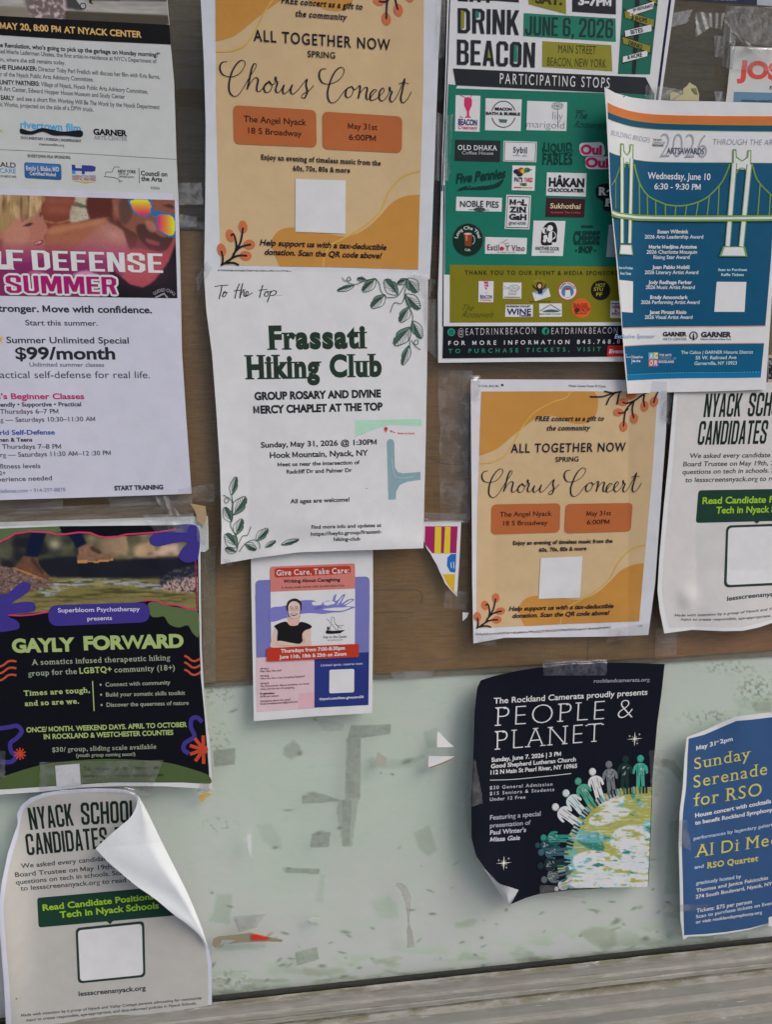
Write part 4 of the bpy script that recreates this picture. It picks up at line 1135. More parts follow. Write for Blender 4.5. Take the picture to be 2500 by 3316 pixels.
def chorus(P, top):
    """top=True: the upper copy (measured in frame zB); else the lower copy (zG4)"""
    fa = zB if top else (lambda p: zG4(h21(p)))         # design given in zB coordinates
    fb = (lambda p: zB(h12(p))) if top else zG4         # design given in zG4 coordinates
    CR, OR, NV, BO = (176, 152, 116), (168, 120, 58), (30, 26, 36), (156, 88, 50)
    P.part('printed_ground'); P.fr = fb
    P.q([(445, 138), (1020, 135), (1607, 140), (1570, 700), (1530, 1140), (1485, 1650), (1000, 1668), (412, 1697), (414, 1300), (418, 900), (432, 560)], CR, 1)
    P.part('printed_shape')
    P.q(np.vstack([crom([(1190, 139), (1215, 200), (1195, 300), (1130, 345), (1040, 345), (930, 300), (830, 305), (740, 360), (640, 440), (540, 520), (431, 562)]), [(436, 400), (445, 139)]]), OR, 2)
    P.q(np.vstack([crom([(1515, 1268), (1440, 1280), (1360, 1320), (1290, 1390), (1210, 1460), (1110, 1505), (1000, 1500), (880, 1480), (760, 1490), (700, 1540), (695, 1600), (730, 1682)]), [(1000, 1668), (1485, 1650), (1498, 1480)]]), OR, 2)
    GD = (180, 146, 68)
    P.line([(430, 612), (520, 602), (600, 560), (660, 470), (710, 380), (790, 280), (900, 215), (1000, 180), (1030, 142)], 8, GD, 3, True)
    P.line([(1524, 1145), (1430, 1180), (1350, 1260), (1290, 1370), (1200, 1450), (1100, 1510), (1010, 1560), (975, 1620), (965, 1668)], 8, GD, 3, True)
    P.part('printed_box'); P.fr = fa
    P.rr([(314, 695), (862, 728), (866, 973), (320, 950)], 40, BO, 4); P.rr([(903, 737), (1430, 770), (1426, 1010), (904, 985)], 40, BO, 4)
    P.part('printed_panel'); P.q([(727, 1180), (1057, 1190), (1054, 1541), (725, 1528)], (190, 190, 196), 5)
    # berry sprigs
    SG = (172, 96, 62)
    P.part('printed_sprig')
    for x, y, a in ((540, 1497, 0), (470, 1545, -.3), (570, 1583, 1.4), (548, 1640, 1.5), (420, 1620, -.2)): P.fr = fb; P.ell(x, y, 24, 32, SG, 4, a)
    for p in (((412, 1697), (470, 1660), (500, 1600), (490, 1540), (472, 1545)), ((500, 1610), (525, 1570), (540, 1500)), ((480, 1640), (520, 1600), (580, 1582)), ((440, 1680), (500, 1645), (556, 1640)), ((418, 1625), (425, 1660), (420, 1695)), ((440, 1685), (480, 1680), (510, 1690))):
        P.line(p, 10, NV, 5, True)
    P.part('printed_sprig')
    for x, y, a in ((1348, 275, 1.5), (1382, 368, 0), (1452, 315, -.1), (1380, 208, 1.5), (1522, 235, .1), (1585, 205, .2), (1432, 165, 1.3)): P.ell(x, y, 26, 34, SG, 4, a)
    for p in (((1610, 140), (1590, 180), (1580, 215)), ((1540, 142), (1480, 180), (1430, 220), (1395, 270), (1382, 368)), ((1415, 250), (1380, 278), (1345, 278)), ((1450, 205), (1440, 260), (1450, 315)), ((1470, 190), (1410, 215), (1375, 208)), ((1520, 160), (1515, 200), (1522, 240)),
              ((1160, 172), (1240, 172), (1310, 150), (1370, 138)), ((1330, 145), (1290, 180), (1268, 228)), ((1355, 145), (1345, 190), (1338, 225)), ((1255, 136), (1310, 148), (1335, 146))):
        P.line(p, 10, NV, 5, True)
    P.part('heading_lettering'); P.fr = fa
    P.T('ALL TOGETHER NOW', 450, 272, 1350, 335, 72, NV, .014, sp=.12, lay=5); P.T('SPRING', 806, 378, 988, 388, 40, NV, 0, sp=.04, lay=5)
    P.part('script_lettering')
    C1 = [(275, 408), (240, 416), (228, 452), (248, 494), (300, 508), (350, 492), (385, 450), (394, 412), (368, 400), (332, 432), (303, 490), (288, 560), (294, 612), (324, 638), (358, 618), (392, 565), (430, 500), (462, 452), (468, 428), (452, 424), (436, 462), (422, 530), (408, 592)]
    C2 = [(408, 592), (432, 545), (462, 514), (480, 528), (472, 570), (472, 598), (490, 604), (520, 575), (545, 548)]
    C3 = [(562, 546), (534, 550), (518, 582), (530, 610), (556, 604), (572, 572), (562, 546), (548, 536), (570, 560), (592, 548), (602, 518), (594, 510), (594, 530), (608, 545), (596, 590), (604, 612), (626, 602), (650, 562), (642, 598), (652, 620), (684, 596), (704, 560), (694, 602), (708, 622), (742, 596), (778, 550), (802, 524), (796, 560), (804, 606), (788, 646), (766, 642), (778, 620), (812, 602), (846, 566)]
    D1 = [(930, 456), (894, 462), (882, 502), (902, 545), (945, 556), (1002, 536), (1038, 498), (1046, 460), (1022, 446), (986, 476), (956, 540), (938, 610), (946, 664), (974, 680), (1008, 656), (1040, 612), (1062, 588)]
    D2 = [(1094, 572), (1066, 588), (1056, 624), (1070, 646), (1096, 630), (1108, 596), (1096, 572), (1118, 592), (1150, 566), (1150, 600), (1140, 652), (1152, 616), (1182, 580), (1200, 584), (1192, 630), (1198, 656), (1220, 646), (1246, 612), (1262, 598), (1242, 594), (1220, 624), (1222, 662), (1252, 656), (1286, 630), (1310, 602), (1302, 582), (1282, 606), (1278, 648), (1298, 668), (1328, 640), (1352, 594), (1346, 576), (1348, 600), (1362, 606), (1348, 650), (1360, 674), (1386, 650), (1416, 590), (1446, 520), (1430, 600), (1420, 652), (1434, 680), (1464, 656), (1490, 606)]
    for k in (C1, C2, C3, D1, D2): P.line(k, 4.5, NV, 5, True, cal=1.5)
    P.line([(1408, 556), (1436, 546), (1472, 554)], 5, NV, 5.5, True)
    P.part('body_lettering')
    BX = (56, 26, 18)
    P.T('The Angel Nyack', 384, 804, 798, 828, 40, BX, 0, lay=5); P.T('18 S Broadway', 414, 880, 768, 902, 38, BX, 0, lay=5)
    P.T('May 31st', 1072, 850, 1266, 860, 38, BX, 0, lay=5); P.T('6:00PM', 1078, 924, 1256, 932, 38, BX, 0, lay=5)
    P.T('Enjoy an evening of timeless music from the', 500, 1052, 1288, 1092, 32, NV, .028, sf=True, lay=5); P.T('60s, 70s, 80s & more', 710, 1126, 1086, 1140, 32, NV, .028, sf=True, lay=5)
    P.T('Help support us with a tax-deductible', 490, 1616, 1326, 1648, 36, NV, .028, it=.22, lay=5); P.T('donation. Scan the QR code above!', 522, 1678, 1296, 1704, 36, NV, .028, it=.22, lay=5)
    P.fr = fb
    P.T('FREE concert as a gift to', 798, 332, 1252, 330, 30, NV, .028, it=.22, sf=True, lay=5); P.T('the community', 876, 394, 1166, 392, 30, NV, .028, it=.22, sf=True, lay=5)

P = Poster('concert_poster', 'upper orange and cream chorus concert poster, above the hiking club poster', 'poster',
           pts(R1, (650, -140), (1436, -150)), pts(R1, (1436, -150), (1430, 0), (1420, 185), (1413, 370), (1406, 561), (1398, 785), (1392, 905)), pts(R1, (661, 900), (1392, 905)),
           pts(R1, (650, -140), (650, 0), (660, 203), (666, 406), (665, 610), (661, 900)), lambda u, v: .001 + .004 * np.sin(np.pi * np.clip(u, 0, 1)) * (1 - v) + .005 * np.clip(u - .75, 0, 1) * 4 * (1 - v * .7), .0006, .0006, (180, 182, 190), e=0.57, group='chorus concert posters', seed=31)
ALLP['ch2'] = P; chorus(P, True)
P.fr = zB; P.part('body_lettering'); P.T('ps://mail.google.com/mail/u/0/?tab=rm&ogbl#inbox/FMfcgzQgLjZlCBPJvm', 215, 1786, 700, 1796, 13, (60, 60, 66), 0, lay=1)
P.finish()
P = Poster('concert_poster', 'lower orange and cream chorus concert poster, under the blue arts awards poster', 'poster',
           pts(zG4, (375, 58), (1000, 60), (1380, 62), (1668, 72)), pts(zG4, (1668, 72), (1662, 400), (1640, 700), (1615, 1050), (1590, 1400), (1545, 1740)),
           pts(zG4, (393, 1796), (600, 1758), (1000, 1754), (1300, 1750), (1545, 1740)), pts(zG4, (375, 58), (378, 500), (382, 900), (385, 1400), (393, 1796)),
           lambda u, v: .001 + .006 * np.clip(u - .8, 0, 1) * 5 + .004 * np.clip(.12 - u, 0, 1) * 8 * v + .003 * np.sin(9 * u) * (v > .8) * (v - .8) * 5, .0006, .0007, (184, 184, 196), e=0.58, group='chorus concert posters', seed=37)
ALLP['ch1'] = P; chorus(P, False)
P.fr = zG4; P.part('body_lettering')
P.T('5/12/26, 8:52 PM', 424, 108, 558, 110, 14, (60, 60, 66), 0, lay=1); P.T('Winter Concert Poster 02 (1).png', 1018, 108, 1264, 110, 14, (60, 60, 66), 0, lay=1)
P.ell(583, 96, 9, 9, (50, 50, 56), 1, n=7)
P.T('//mail.google.com/mail/u/0/?tab=rm&ogbl#inbox/FMfcgzQgLjZlCBPJvmQtXVVfPRbMTBCR?projector=1&messagePartId=0.2', 404, 1742, 1296, 1696, 14, (50, 50, 56), 0, bow=.2, lay=1)
P.T('1/1', 1484, 1688, 1502, 1686, 13, (60, 60, 66), 0, lay=1)
P.finish()

# ---- hiking club poster
P = Poster('hiking_club_poster', 'white hiking club poster with dark green lettering and leafy vine corners', 'poster',
           pts(zG3, (42, 128), (800, 130), (1596, 150)), pts(zG3, (1596, 150), (1590, 700), (1580, 1300), (1570, 1700), (1564, 2042)),
           pts(zG3, (160, 2152), (400, 2110), (700, 2070), (1050, 2058), (1564, 2042)), pts(zG3, (42, 128), (60, 400), (100, 700), (130, 1100), (155, 1500), (166, 1900), (160, 2152)),
           lambda u, v: .0022 + .004 * np.clip(1 - u * 5, 0, 1) * v + .0035 * v * np.sin(3.1 * u) ** 2 + .002 * np.exp(-((v - .93) / .05) ** 2) * np.sin(8 * u + 1), .0014, .0008, (192, 192, 194), e=0.58, seed=41)
ALLP['club'] = P; P.fr = zG3; FG = (34, 50, 40)
P.part('script_lettering')
for k in ([(118, 232), (160, 225), (212, 222)], [(168, 228), (160, 270), (148, 318)], [(182, 274), (172, 296), (184, 302), (200, 282), (192, 266), (178, 276), (210, 274)], [(290, 212), (270, 260), (258, 315)], [(250, 262), (330, 254)],
          [(312, 210), (300, 262), (292, 312), (304, 275), (320, 264), (320, 292), (332, 300), (350, 280), (346, 264), (334, 276), (338, 298), (380, 275)], [(452, 222), (438, 265), (428, 310)], [(420, 258), (482, 252)],
          [(472, 268), (462, 290), (478, 300), (490, 280), (476, 266), (506, 270)], [(508, 262), (496, 300), (482, 340)], [(500, 280), (524, 260), (546, 268), (532, 290), (505, 294)]):
    P.line(k, 5, (34, 36, 40), 1 + .1 * len(k), True, cal=.6)
for x in (553, 567, 581): P.ell(x, 292, 3, 3, (60, 60, 64), 1)
VG = (40, 66, 54)
def leaf(bx, by, tx, ty, wd=.30, lay=2):
    P.part('printed_leaf')
    b = np.array([bx, by], float); t = np.array([tx, ty], float); d = t - b; L = np.hypot(*d); n = np.array([-d[1], d[0]])
    o = [b, b + d * .3 + n * wd * .8, b + d * .55 + n * wd, b + d * .7 + n * wd * .7, b + d * .82 + n * wd * .72, t, b + d * .8 - n * wd * .6, b + d * .55 - n * wd, b + d * .3 - n * wd * .9]
    P.q(crom(o[:6], False, 5).tolist() + [tuple(b)], (88, 112, 98), lay)
    P.line(o, max(3.2, L * .03), VG, lay + 1, True, True)
    P.line([b, b + d * .5 + n * .05, t], 4, VG, lay + 1.3)
    for k in (.18, .3, .42, .54, .66, .78):
        a = b + d * k; s_ = math.sin(k * 3.0)
        P.line([a, a + d * .16 + n * wd * .8 * s_], 3.4, VG, lay + 1.6); P.line([a, a + d * .16 - n * wd * .75 * s_], 2.6, VG, lay + 1.9)
        P.line([a + d * .06, a + d * .2 + n * wd * .7 * s_], 3.4, VG, lay + 2.1)
for a in ((1085, 225, 968, 262, .16), (1165, 185, 1105, 180, .3), (1235, 178, 1145, 268, .28), (1385, 288, 1295, 185, .32), (1450, 180, 1385, 215, .3), (1455, 175, 1525, 270, .36), (1300, 290, 1205, 380, .3), (1440, 285, 1542, 385, .28),
          (1465, 375, 1405, 480, .3), (1490, 470, 1552, 590, .26), (1475, 515, 1365, 640, .28), (1465, 640, 1422, 775, .2),
          (235, 1675, 265, 1548, .2), (245, 1810, 330, 1685, .28), (235, 1860, 183, 1760, .3), (262, 1950, 305, 1838, .28), (275, 2035, 190, 1945, .34), (262, 2068, 190, 2045, .3), (405, 1990, 485, 1905, .26), (330, 2010, 408, 2050, .3), (470, 2035, 540, 1990, .2), (580, 2018, 702, 1980, .14)):
    leaf(*a)
P.part('printed_vine')
for p in ([(1235, 178), (1260, 215), (1270, 260), (1310, 305), (1380, 300), (1420, 250), (1450, 180)], [(1450, 180), (1440, 250), (1435, 300), (1458, 370), (1484, 410), (1490, 450), (1475, 520), (1460, 570), (1470, 620), (1465, 660)],
          [(1000, 168), (1020, 192), (1060, 188), (1050, 165), (1034, 180), (1050, 208), (1100, 215), (1160, 190), (1235, 176)], [(1435, 300), (1410, 350), (1362, 345), (1335, 412)], [(1480, 600), (1500, 632), (1526, 628), (1526, 603), (1505, 605), (1505, 640), (1545, 668)],
          [(235, 1675), (245, 1740), (240, 1820), (228, 1880), (245, 1920), (270, 1960), (278, 2030), (265, 2070)], [(288, 2066), (330, 2010), (380, 1985), (410, 1990), (430, 2015), (430, 2045)], [(178, 1675), (205, 1690), (215, 1715), (195, 1730), (185, 1710), (205, 1690), (235, 1712), (245, 1745)], [(280, 2020), (310, 1960), (345, 1950), (370, 1890)]):
    P.line(p, 4.5, VG, 5 + .02 * len(p), True)
P.part('heading_lettering')
P.T('Frassati', 482, 660, 1174, 650, 146, FG, .05, sf=True, lay=1); P.T('Hiking', 330, 864, 860, 856, 146, FG, .05, sf=True, lay=1); P.T('Club', 915, 852, 1276, 846, 140, FG, .05, sf=True, lay=1)
P.part('body_lettering'); T1 = (36, 38, 42)
TT(394, 1016, 1270, 996, 50, 'GROUP ROSARY AND DIVINE', T1, .05); TT(386, 1110, 1282, 1086, 50, 'MERCY CHAPLET AT THE TOP', T1, .05)
TT(438, 1346, 1240, 1324, 36, 'Sunday, May 31, 2026 @ 1:30PM', T1, .028); TT(500, 1418, 1182, 1400, 38, 'Hook Mountain, Nyack, NY', T1, .028)
TT(554, 1476, 1122, 1460, 26, 'Meet us near the intersection of', T1, .028); TT(616, 1526, 1070, 1514, 26, 'Radcliff Dr and Palmer Dr', T1, .028)
TT(642, 1732, 1052, 1718, 28, 'All ages are welcome!', T1, .028)
TT(788, 1908, 1272, 1894, 24, 'Find more info and updates at', T1, .028); TT(784, 1956, 1276, 1938, 24, 'https://heylo.group/frassati-', T1, .028); TT(942, 1992, 1126, 1988, 24, 'hiking-club', T1, .028)
P.part('map_print')
P.q([(1092, 1158), (1550, 1148), (1550, 1196), (1330, 1188), (1240, 1212), (1092, 1272)], (150, 196, 166), 1)
a = [(1310, 1310), (1318, 1292), (1336, 1286), (1352, 1292), (1362, 1312), (1366, 1480), (1385, 1515), (1420, 1524), (1543, 1514), (1544, 1568), (1450, 1582), (1400, 1605), (1375, 1650), (1373, 1704), (1321, 1706)]
P.q(a, (118, 144, 150), 1); P.line([(1345, 1420), (1362, 1530), (1400, 1556), (1500, 1546)], 4, (150, 172, 176), 2, True)
P.ell(1304, 1216, 13, 13, (176, 50, 52), 2); P.q([(1293, 1222), (1315, 1222), (1304, 1242)], (176, 50, 52), 2.3)
P.line([(1370, 1242), (1332, 1230)], 4, (176, 60, 62), 2); P.q([(1330, 1228), (1348, 1226), (1342, 1240)], (176, 60, 62), 2.3); P.T('Meet us here!', 1386, 1252, 1502, 1253, 12, (190, 70, 72), .028, lay=2)
P.part('body_lettering'); P.T('”', 1165, 1640, 1178, 1640, 14, (70, 70, 74), 0, lay=2)
P.finish()

# ---- caregiving workshop handbill
P = Poster('workshop_handbill', 'small lilac and coral caregiving workshop handbill below the hiking club poster', 'handbill',
           pts(zG7, (118, 60), (1550, 60)), pts(zG7, (1550, 60), (1553, 600), (1549, 1400), (1542, 1985)), pts(zG7, (152, 2082), (800, 2030), (1542, 1985)), pts(zG7, (118, 60), (122, 500), (135, 1200), (152, 2082)),
           lambda u, v: .0002 + .0016 * v, .0006, .00025, (198, 198, 216), e=0.65, seed=51)
ALLP['care'] = P; P.fr = zG7
P.part('printed_panel')
P.rr([(168, 430), (1512, 384), (1506, 1290), (180, 1340)], 60, (106, 108, 164), 1); P.q([(168, 600), (1512, 600), (1506, 1290), (180, 1340)], (106, 108, 164), 1.4)
P.q([(180, 1338), (864, 1306), (862, 1924), (186, 1974)], (206, 170, 176), 2); P.q([(864, 1304), (1506, 1272), (1498, 1892), (864, 1924)], (38, 50, 112), 2)
P.q([(348, 560), (1341, 525), (1338, 1178), (356, 1222)], (202, 202, 218), 3); P.q([(345, 400), (1342, 400), (1341, 527), (348, 565)], (186, 114, 106), 3.6)
P.rr([(344, 270), (1340, 232), (1342, 420), (344, 460)], 30, (186, 114, 106), 4)
P.rr([(394, 290), (1290, 258), (1292, 350), (398, 398)], 34, (166, 52, 36), 5)
P.q([(680, 1760), (862, 1740), (862, 1924), (672, 1940)], (198, 158, 166), 3)
P.part('printed_figure'); AR = (112, 110, 176)
P.blob([(348, 762), (480, 735), (560, 715), (700, 668), (840, 664), (900, 688), (960, 690), (1020, 668), (1070, 672), (1090, 620), (1112, 592), (1122, 600), (1108, 670), (1150, 650), (1190, 604), (1226, 600), (1180, 700), (1250, 660), (1310, 645), (1325, 665), (1230, 730), (1325, 738), (1330, 752), (1190, 800), (1080, 808), (960, 824), (840, 815), (720, 822), (560, 860), (352, 914)], AR, 4, 5)
WH = (202, 202, 218)
P.blob([(835, 690), (870, 682), (950, 694), (940, 716), (880, 724), (845, 720)], WH, 5); P.blob([(975, 690), (1030, 676), (1095, 680), (1100, 705), (1060, 715), (1010, 726), (975, 712)], WH, 5); P.blob([(962, 770), (1090, 752), (1190, 748), (1290, 746), (1190, 785), (1060, 786)], WH, 5)
P.blob([(1205, 712), (1270, 668), (1308, 656), (1290, 678), (1235, 708)], WH, 5); P.blob([(1130, 718), (1160, 660), (1205, 612), (1190, 640), (1150, 700)], WH, 5)
P.blob([(860, 770), (900, 740), (970, 738), (930, 762)], (90, 88, 160), 5)
SK = (206, 172, 160)
P.blob([(362, 1218), (360, 1130), (395, 1000), (430, 950), (780, 950), (820, 1000), (822, 1120), (812, 1192), (600, 1210)], SK, 5.5)
P.blob([(560, 860), (680, 860), (690, 915), (720, 940), (640, 970), (570, 965), (520, 930), (555, 905)], (196, 160, 148), 6)
P.blob([(395, 965), (460, 930), (530, 915), (580, 960), (660, 958), (700, 918), (780, 935), (832, 968), (815, 995), (760, 1015), (722, 1060), (712, 1170), (560, 1165), (435, 1150), (432, 1030), (410, 992)], (24, 24, 28), 7)
P.blob([(425, 1150), (470, 1140), (600, 1165), (700, 1172), (745, 1105), (765, 1125), (740, 1180), (640, 1195), (520, 1195), (430, 1180)], SK, 8)
for a in ((720, 1110, 740, 1150), (735, 1108, 752, 1150), (700, 1160, 745, 1168)): P.line([(a[0], a[1]), (a[2], a[3])], 4, (160, 120, 112), 8.5)
P.blob([(540, 780), (538, 720), (560, 672), (610, 646), (660, 648), (705, 684), (714, 740), (704, 790), (660, 800), (580, 800)], (44, 34, 36), 8)
P.blob([(556, 760), (566, 710), (600, 680), (650, 680), (688, 712), (696, 770), (680, 835), (650, 872), (622, 878), (592, 868), (564, 830)], (214, 176, 162), 9)
P.blob([(580, 822), (618, 816), (664, 818), (650, 840), (618, 848), (594, 840)], (140, 50, 60), 10); P.blob([(590, 824), (618, 821), (655, 822), (642, 832), (600, 832)], (232, 226, 226), 10.6)
for x in (592, 652): P.ell(x, 764, 9, 5, (52, 40, 42), 10); P.ring(x, 766, 26, 18, 2.5, (120, 92, 86), 10.4); P.line([(x - 18, 742), (x, 737), (x + 18, 742)], 4, (70, 50, 48), 10.2)
P.line([(622, 770), (616, 802), (628, 806)], 3, (180, 136, 122), 10)
P.q([(545, 820), (538, 862), (552, 866)], (140, 140, 150), 9); P.q([(690, 820), (684, 866), (700, 862)], (140, 140, 150), 9)
P.part('logo')
for k in ([(1012, 1010), (1060, 960), (1050, 930), (1010, 880)], [(1062, 930), (1066, 868), (1095, 866), (1098, 900), (1105, 930), (1130, 960), (1150, 1010)], [(1070, 940), (1110, 1000), (1140, 1015)], [(1110, 950), (1160, 965), (1210, 955)], [(1140, 975), (1180, 990)], [(1020, 1010), (1030, 975), (1055, 1005)]):
    P.line(k, 5, (50, 52, 60), 4, True)
P.blob([(1010, 1015), (1080, 1022), (1215, 1015), (1180, 1040), (1160, 1052), (1010, 1056)], (28, 30, 36), 4.5); P.q([(1012, 970), (1050, 1005), (1014, 1012)], (28, 30, 36), 4.7)
P.T('Key to the Castle', 968, 1110, 1240, 1102, 28, (48, 50, 58), 0, sf=True, lay=4); P.T('WORKSHOP', 1015, 1140, 1196, 1136, 14, (70, 72, 80), 0, sf=True, sp=.3, lay=4)
P.part('printed_banner'); P.rr([(302, 1226), (1388, 1175), (1386, 1330), (304, 1384)], 22, (168, 52, 34), 11)
P.part('heading_lettering'); W_ = (226, 214, 214)
P.T('Give Care, Take Care:', 420, 374, 1272, 344, 62, W_, .014, sf=True, lay=7); P.T('Writing About Caregiving', 500, 460, 1166, 438, 38, (40, 26, 30), .028, sf=True, lay=5); P.T('A three week series with Jocelyn Jane Cox', 472, 528, 1218, 500, 26, (110, 66, 66), 0, lay=5)
P.T('Thursdays from 7:00-8:30pm', 470, 1280, 1222, 1242, 40, W_, .028, sf=True, lay=12); P.T('June 11th, 18th & 25th on Zoom', 452, 1350, 1240, 1310, 40, W_, .028, sf=True, lay=12)
P.part('body_lettering'); MB = (86, 56, 66)
for x1, y0, y1, t, w in ((330, 1478, 1474, 'Week 1:', .05), (480, 1508, 1494, 'Pain, But Also Joy?', .014), (330, 1564, 1558, 'Week 2:', .05), (752, 1594, 1564, 'Who Are We in the Caregiving Equation?', .014), (330, 1652, 1646, 'Week 3:', .05),
                         (800, 1684, 1650, 'The Discoveries: About ourselves, our loved', .014), (632, 1716, 1696, 'ones, and the act of caregiving.', .014), (396, 1770, 1762, 'Registration:', .05), (444, 1804, 1792, '$240 per person', .014), (584, 1858, 1836, 'Questions about the class?', .014), (668, 1890, 1862, 'Email jocelynjanecox@gmail.com', .014)):
    P.T(t, 228, y0, x1, y1, 21, MB, w, lay=3.6)
P.T('Limited spots, reserve now:', 940, 1440, 1432, 1418, 28, (170, 176, 206), 0, lay=3); P.T('tinyurl.com/kttc-givecare26', 920, 1836, 1442, 1808, 28, (206, 210, 226), .028, lay=3)
P.part('printed_panel'); P.rr([(1040, 1480), (1332, 1468), (1330, 1744), (1038, 1756)], 22, (206, 206, 222), 3)
P.finish()

# ---- beacon food-crawl poster
P = Poster('food_crawl_poster', 'tall green and white food and drink crawl poster covered with shop logos', 'poster',
           pts(R1, (1450, -150), (2192, -160)), pts(R1, (2192, -160), (2186, 0), (2164, 160), (2141, 316), (2110, 560), (2080, 900), (2062, 1176)),
           np.vstack([pts(zD, (50, 1498), (800, 1490), (1600, 1488)), pts(R1, (2062, 1176))]), pts(R1, (1450, -150), (1449, 0), (1446, 112), (1441, 280), (1432, 505), (1424, 785), (1418, 954), (1419, 1175)),
           lambda u, v: .0008 + .0025 * np.sin(3.1 * u) * v, .0006, .0005, (196, 196, 208), e=0.61, seed=61, rough=.5)
ALLP['crawl'] = P; P.fr = zC
TE, OL, CK, NB = (22, 102, 84), (122, 118, 38), (34, 36, 42), (20, 22, 58)
WP = (198, 198, 208)
P.part('printed_frame'); P.line([(122, -320), (118, 0), (104, 400), (88, 800), (66, 1293)], 8, NB, 1); P.line([(1648, -320), (1606, 0), (1562, 330), (1520, 665), (1480, 1000)], 17, NB, 1)
P.part('printed_shape')
P.q([(108, 571), (170, 578), (160, 600), (1440, 640), (1500, 640), (1470, 1293), (1300, 2200), (82, 2080), (88, 1000)], TE, 1)
P.q([(140, 465), (1442, 525), (1446, 640), (160, 578)], CK, 3)
P.q([(1440, 525), (1500, 640), (1446, 640)], CK, 3.2)
P.q([(648, -160), (900, -160), (904, 98), (650, 32)], OL, 2); P.q([(948, -160), (1240, -160), (1240, 101), (944, 82)], CK, 2)
P.q([(618, 92), (1238, 128), (1240, 286), (614, 246)], (30, 110, 90), 2); P.q([(744, 281), (1208, 308), (1216, 484), (742, 454)], (126, 122, 42), 2)
P.q([(170, -160), (560, -160), (586, 20), (430, 8), (170, 4)], CK, 2.5)
P.q([(1290, -160), (1560, -160), (1525, 0), (1470, 505), (1254, 502), (1282, 60)], (22, 92, 76), 2)
P.part('printed_sign'); P.q([(1372, -100), (1400, -100), (1398, 200), (1372, 504), (1346, 503), (1362, 200)], (26, 28, 32), 3)
SGN = [([(1340, -60), (1516, 30), (1505, -20), (1345, -100)], OL, None), ([(1312, 74), (1500, 12), (1490, 62), (1336, 112)], WP, ('20+ RESTAURANTS', 1356, 82, 1490, 50, 20)),
       ([(1298, 76), (1498, 138), (1494, 186), (1302, 122)], OL, ('& SHOPS', 1342, 134, 1448, 158, 28)), ([(1300, 212), (1482, 168), (1480, 214), (1304, 252)], WP, ('BITES', 1342, 236, 1424, 218, 28)),
       ([(1284, 252), (1474, 314), (1470, 358), (1288, 296)], OL, ('DRINKS', 1322, 304, 1414, 334, 28)), ([(1288, 386), (1456, 342), (1452, 382), (1286, 426)], WP, ('& MORE', 1318, 404, 1418, 384, 26))]
for c, k, t in SGN:
    P.part('printed_sign'); cc = np.array(c, float); m = cc.mean(0)
    P.q(m + (cc - m) * [1.06, 1.22], (22, 24, 28), 4); P.q(c, k, 5)
    if t: P.T(t[0], t[1], t[2], t[3], t[4], t[5], (30, 32, 36), .028, lay=6)
P.part('heading_lettering')
P.T('EAT', 172, 12, 410, 24, 150, CK, 'blk', lay=1)
P.T('DRINK', 172, 226, 586, 240, 168, CK, 'blk', lay=3); P.T('BEACON', 166, 440, 692, 460, 170, CK, 'blk', lay=3)
P.T('SAT.', 694, 22, 878, 36, 60, (50, 48, 20), .05, lay=3); P.T('3-7PM', 985, 34, 1208, 46, 56, WP, .05, lay=3)
P.T('JUNE 6, 2026', 626, 240, 1218, 262, 128, (26, 50, 48), 'blk', lay=3); P.T('MAIN STREET', 850, 360, 1104, 370, 56, (50, 50, 24), 0, lay=3, sp=.05); P.T('BEACON, NEW YORK', 776, 446, 1172, 460, 56, (50, 50, 24), 0, lay=3, sp=.05)
P.T('PARTICIPATING STOPS', 456, 568, 1196, 598, 70, WP, 0, lay=5, sp=.25)
for c, k in (([(194, 70), (218, 82), (216, 190), (192, 204)], OL), ([(292, 76), (316, 84), (316, 120), (290, 124)], (30, 110, 90)), ([(384, 340), (372, 392), (396, 394)], OL), ([(552, 306), (574, 308), (574, 420), (550, 418)], (30, 110, 90))):
    P.q(c, k, 3.6)
def logo(c4, col=WP, lay=3):
    P.part('logo'); P.q(c4, col, lay)
def tx(s_, x0, y0, x1, y1, h, col=(30, 32, 36), w=0, lay=5, **k): P.T(s_, x0, y0, x1, y1, h, col, w, lay=lay, **k)
MG = (184, 44, 92)
def shake(x, y, k):
    P.q([(x - 26 * k, y - 60 * k), (x + 28 * k, y - 60 * k), (x + 26 * k, y - 20 * k), (x + 8 * k, y + 20 * k), (x + 8 * k, y + 50 * k), (x + 24 * k, y + 62 * k), (x - 24 * k, y + 62 * k), (x - 8 * k, y + 50 * k), (x - 8 * k, y + 20 * k), (x - 26 * k, y - 20 * k)], MG, 4)
    P.ell(x, y - 62 * k, 24 * k, 14 * k, MG, 4.3); P.line([(x - 54 * k, y - 90 * k), (x - 10 * k, y - 70 * k)], 5 * k, MG, 4.6); P.line([(x + 30 * k, y - 92 * k), (x + 10 * k, y - 66 * k)], 5 * k, MG, 4.6)
logo([(158, 645), (325, 650), (319, 893), (153, 888)]); shake(241, 735, 1); tx('The', 182, 798, 206, 800, 12, MG, it=.2); tx('BEACON', 175, 844, 303, 850, 38, (40, 38, 96), .028); tx('Creamery', 175, 872, 305, 878, 24, MG, it=.3)
logo([(360, 666), (604, 674), (597, 888), (356, 882)]); P.ring(480, 774, 80, 88, 6, (46, 48, 56), 4, 15, 165); P.ring(480, 774, 80, 88, 6, (46, 48, 56), 4, 195, 345); tx('BEACON', 422, 746, 538, 750, 18, w=.05); tx('BATH & BUBBLE', 362, 776, 594, 782, 18, w=.05); P.q([(446, 806), (508, 810), (500, 832), (456, 830)], (70, 96, 84), 4)
logo([(641, 683), (911, 693), (905, 888), (635, 881)]); GY = (110, 114, 120); tx('lily', 812, 808, 880, 812, 52, GY, -.018); tx('marigold', 636, 862, 890, 872, 46, GY, -.018)
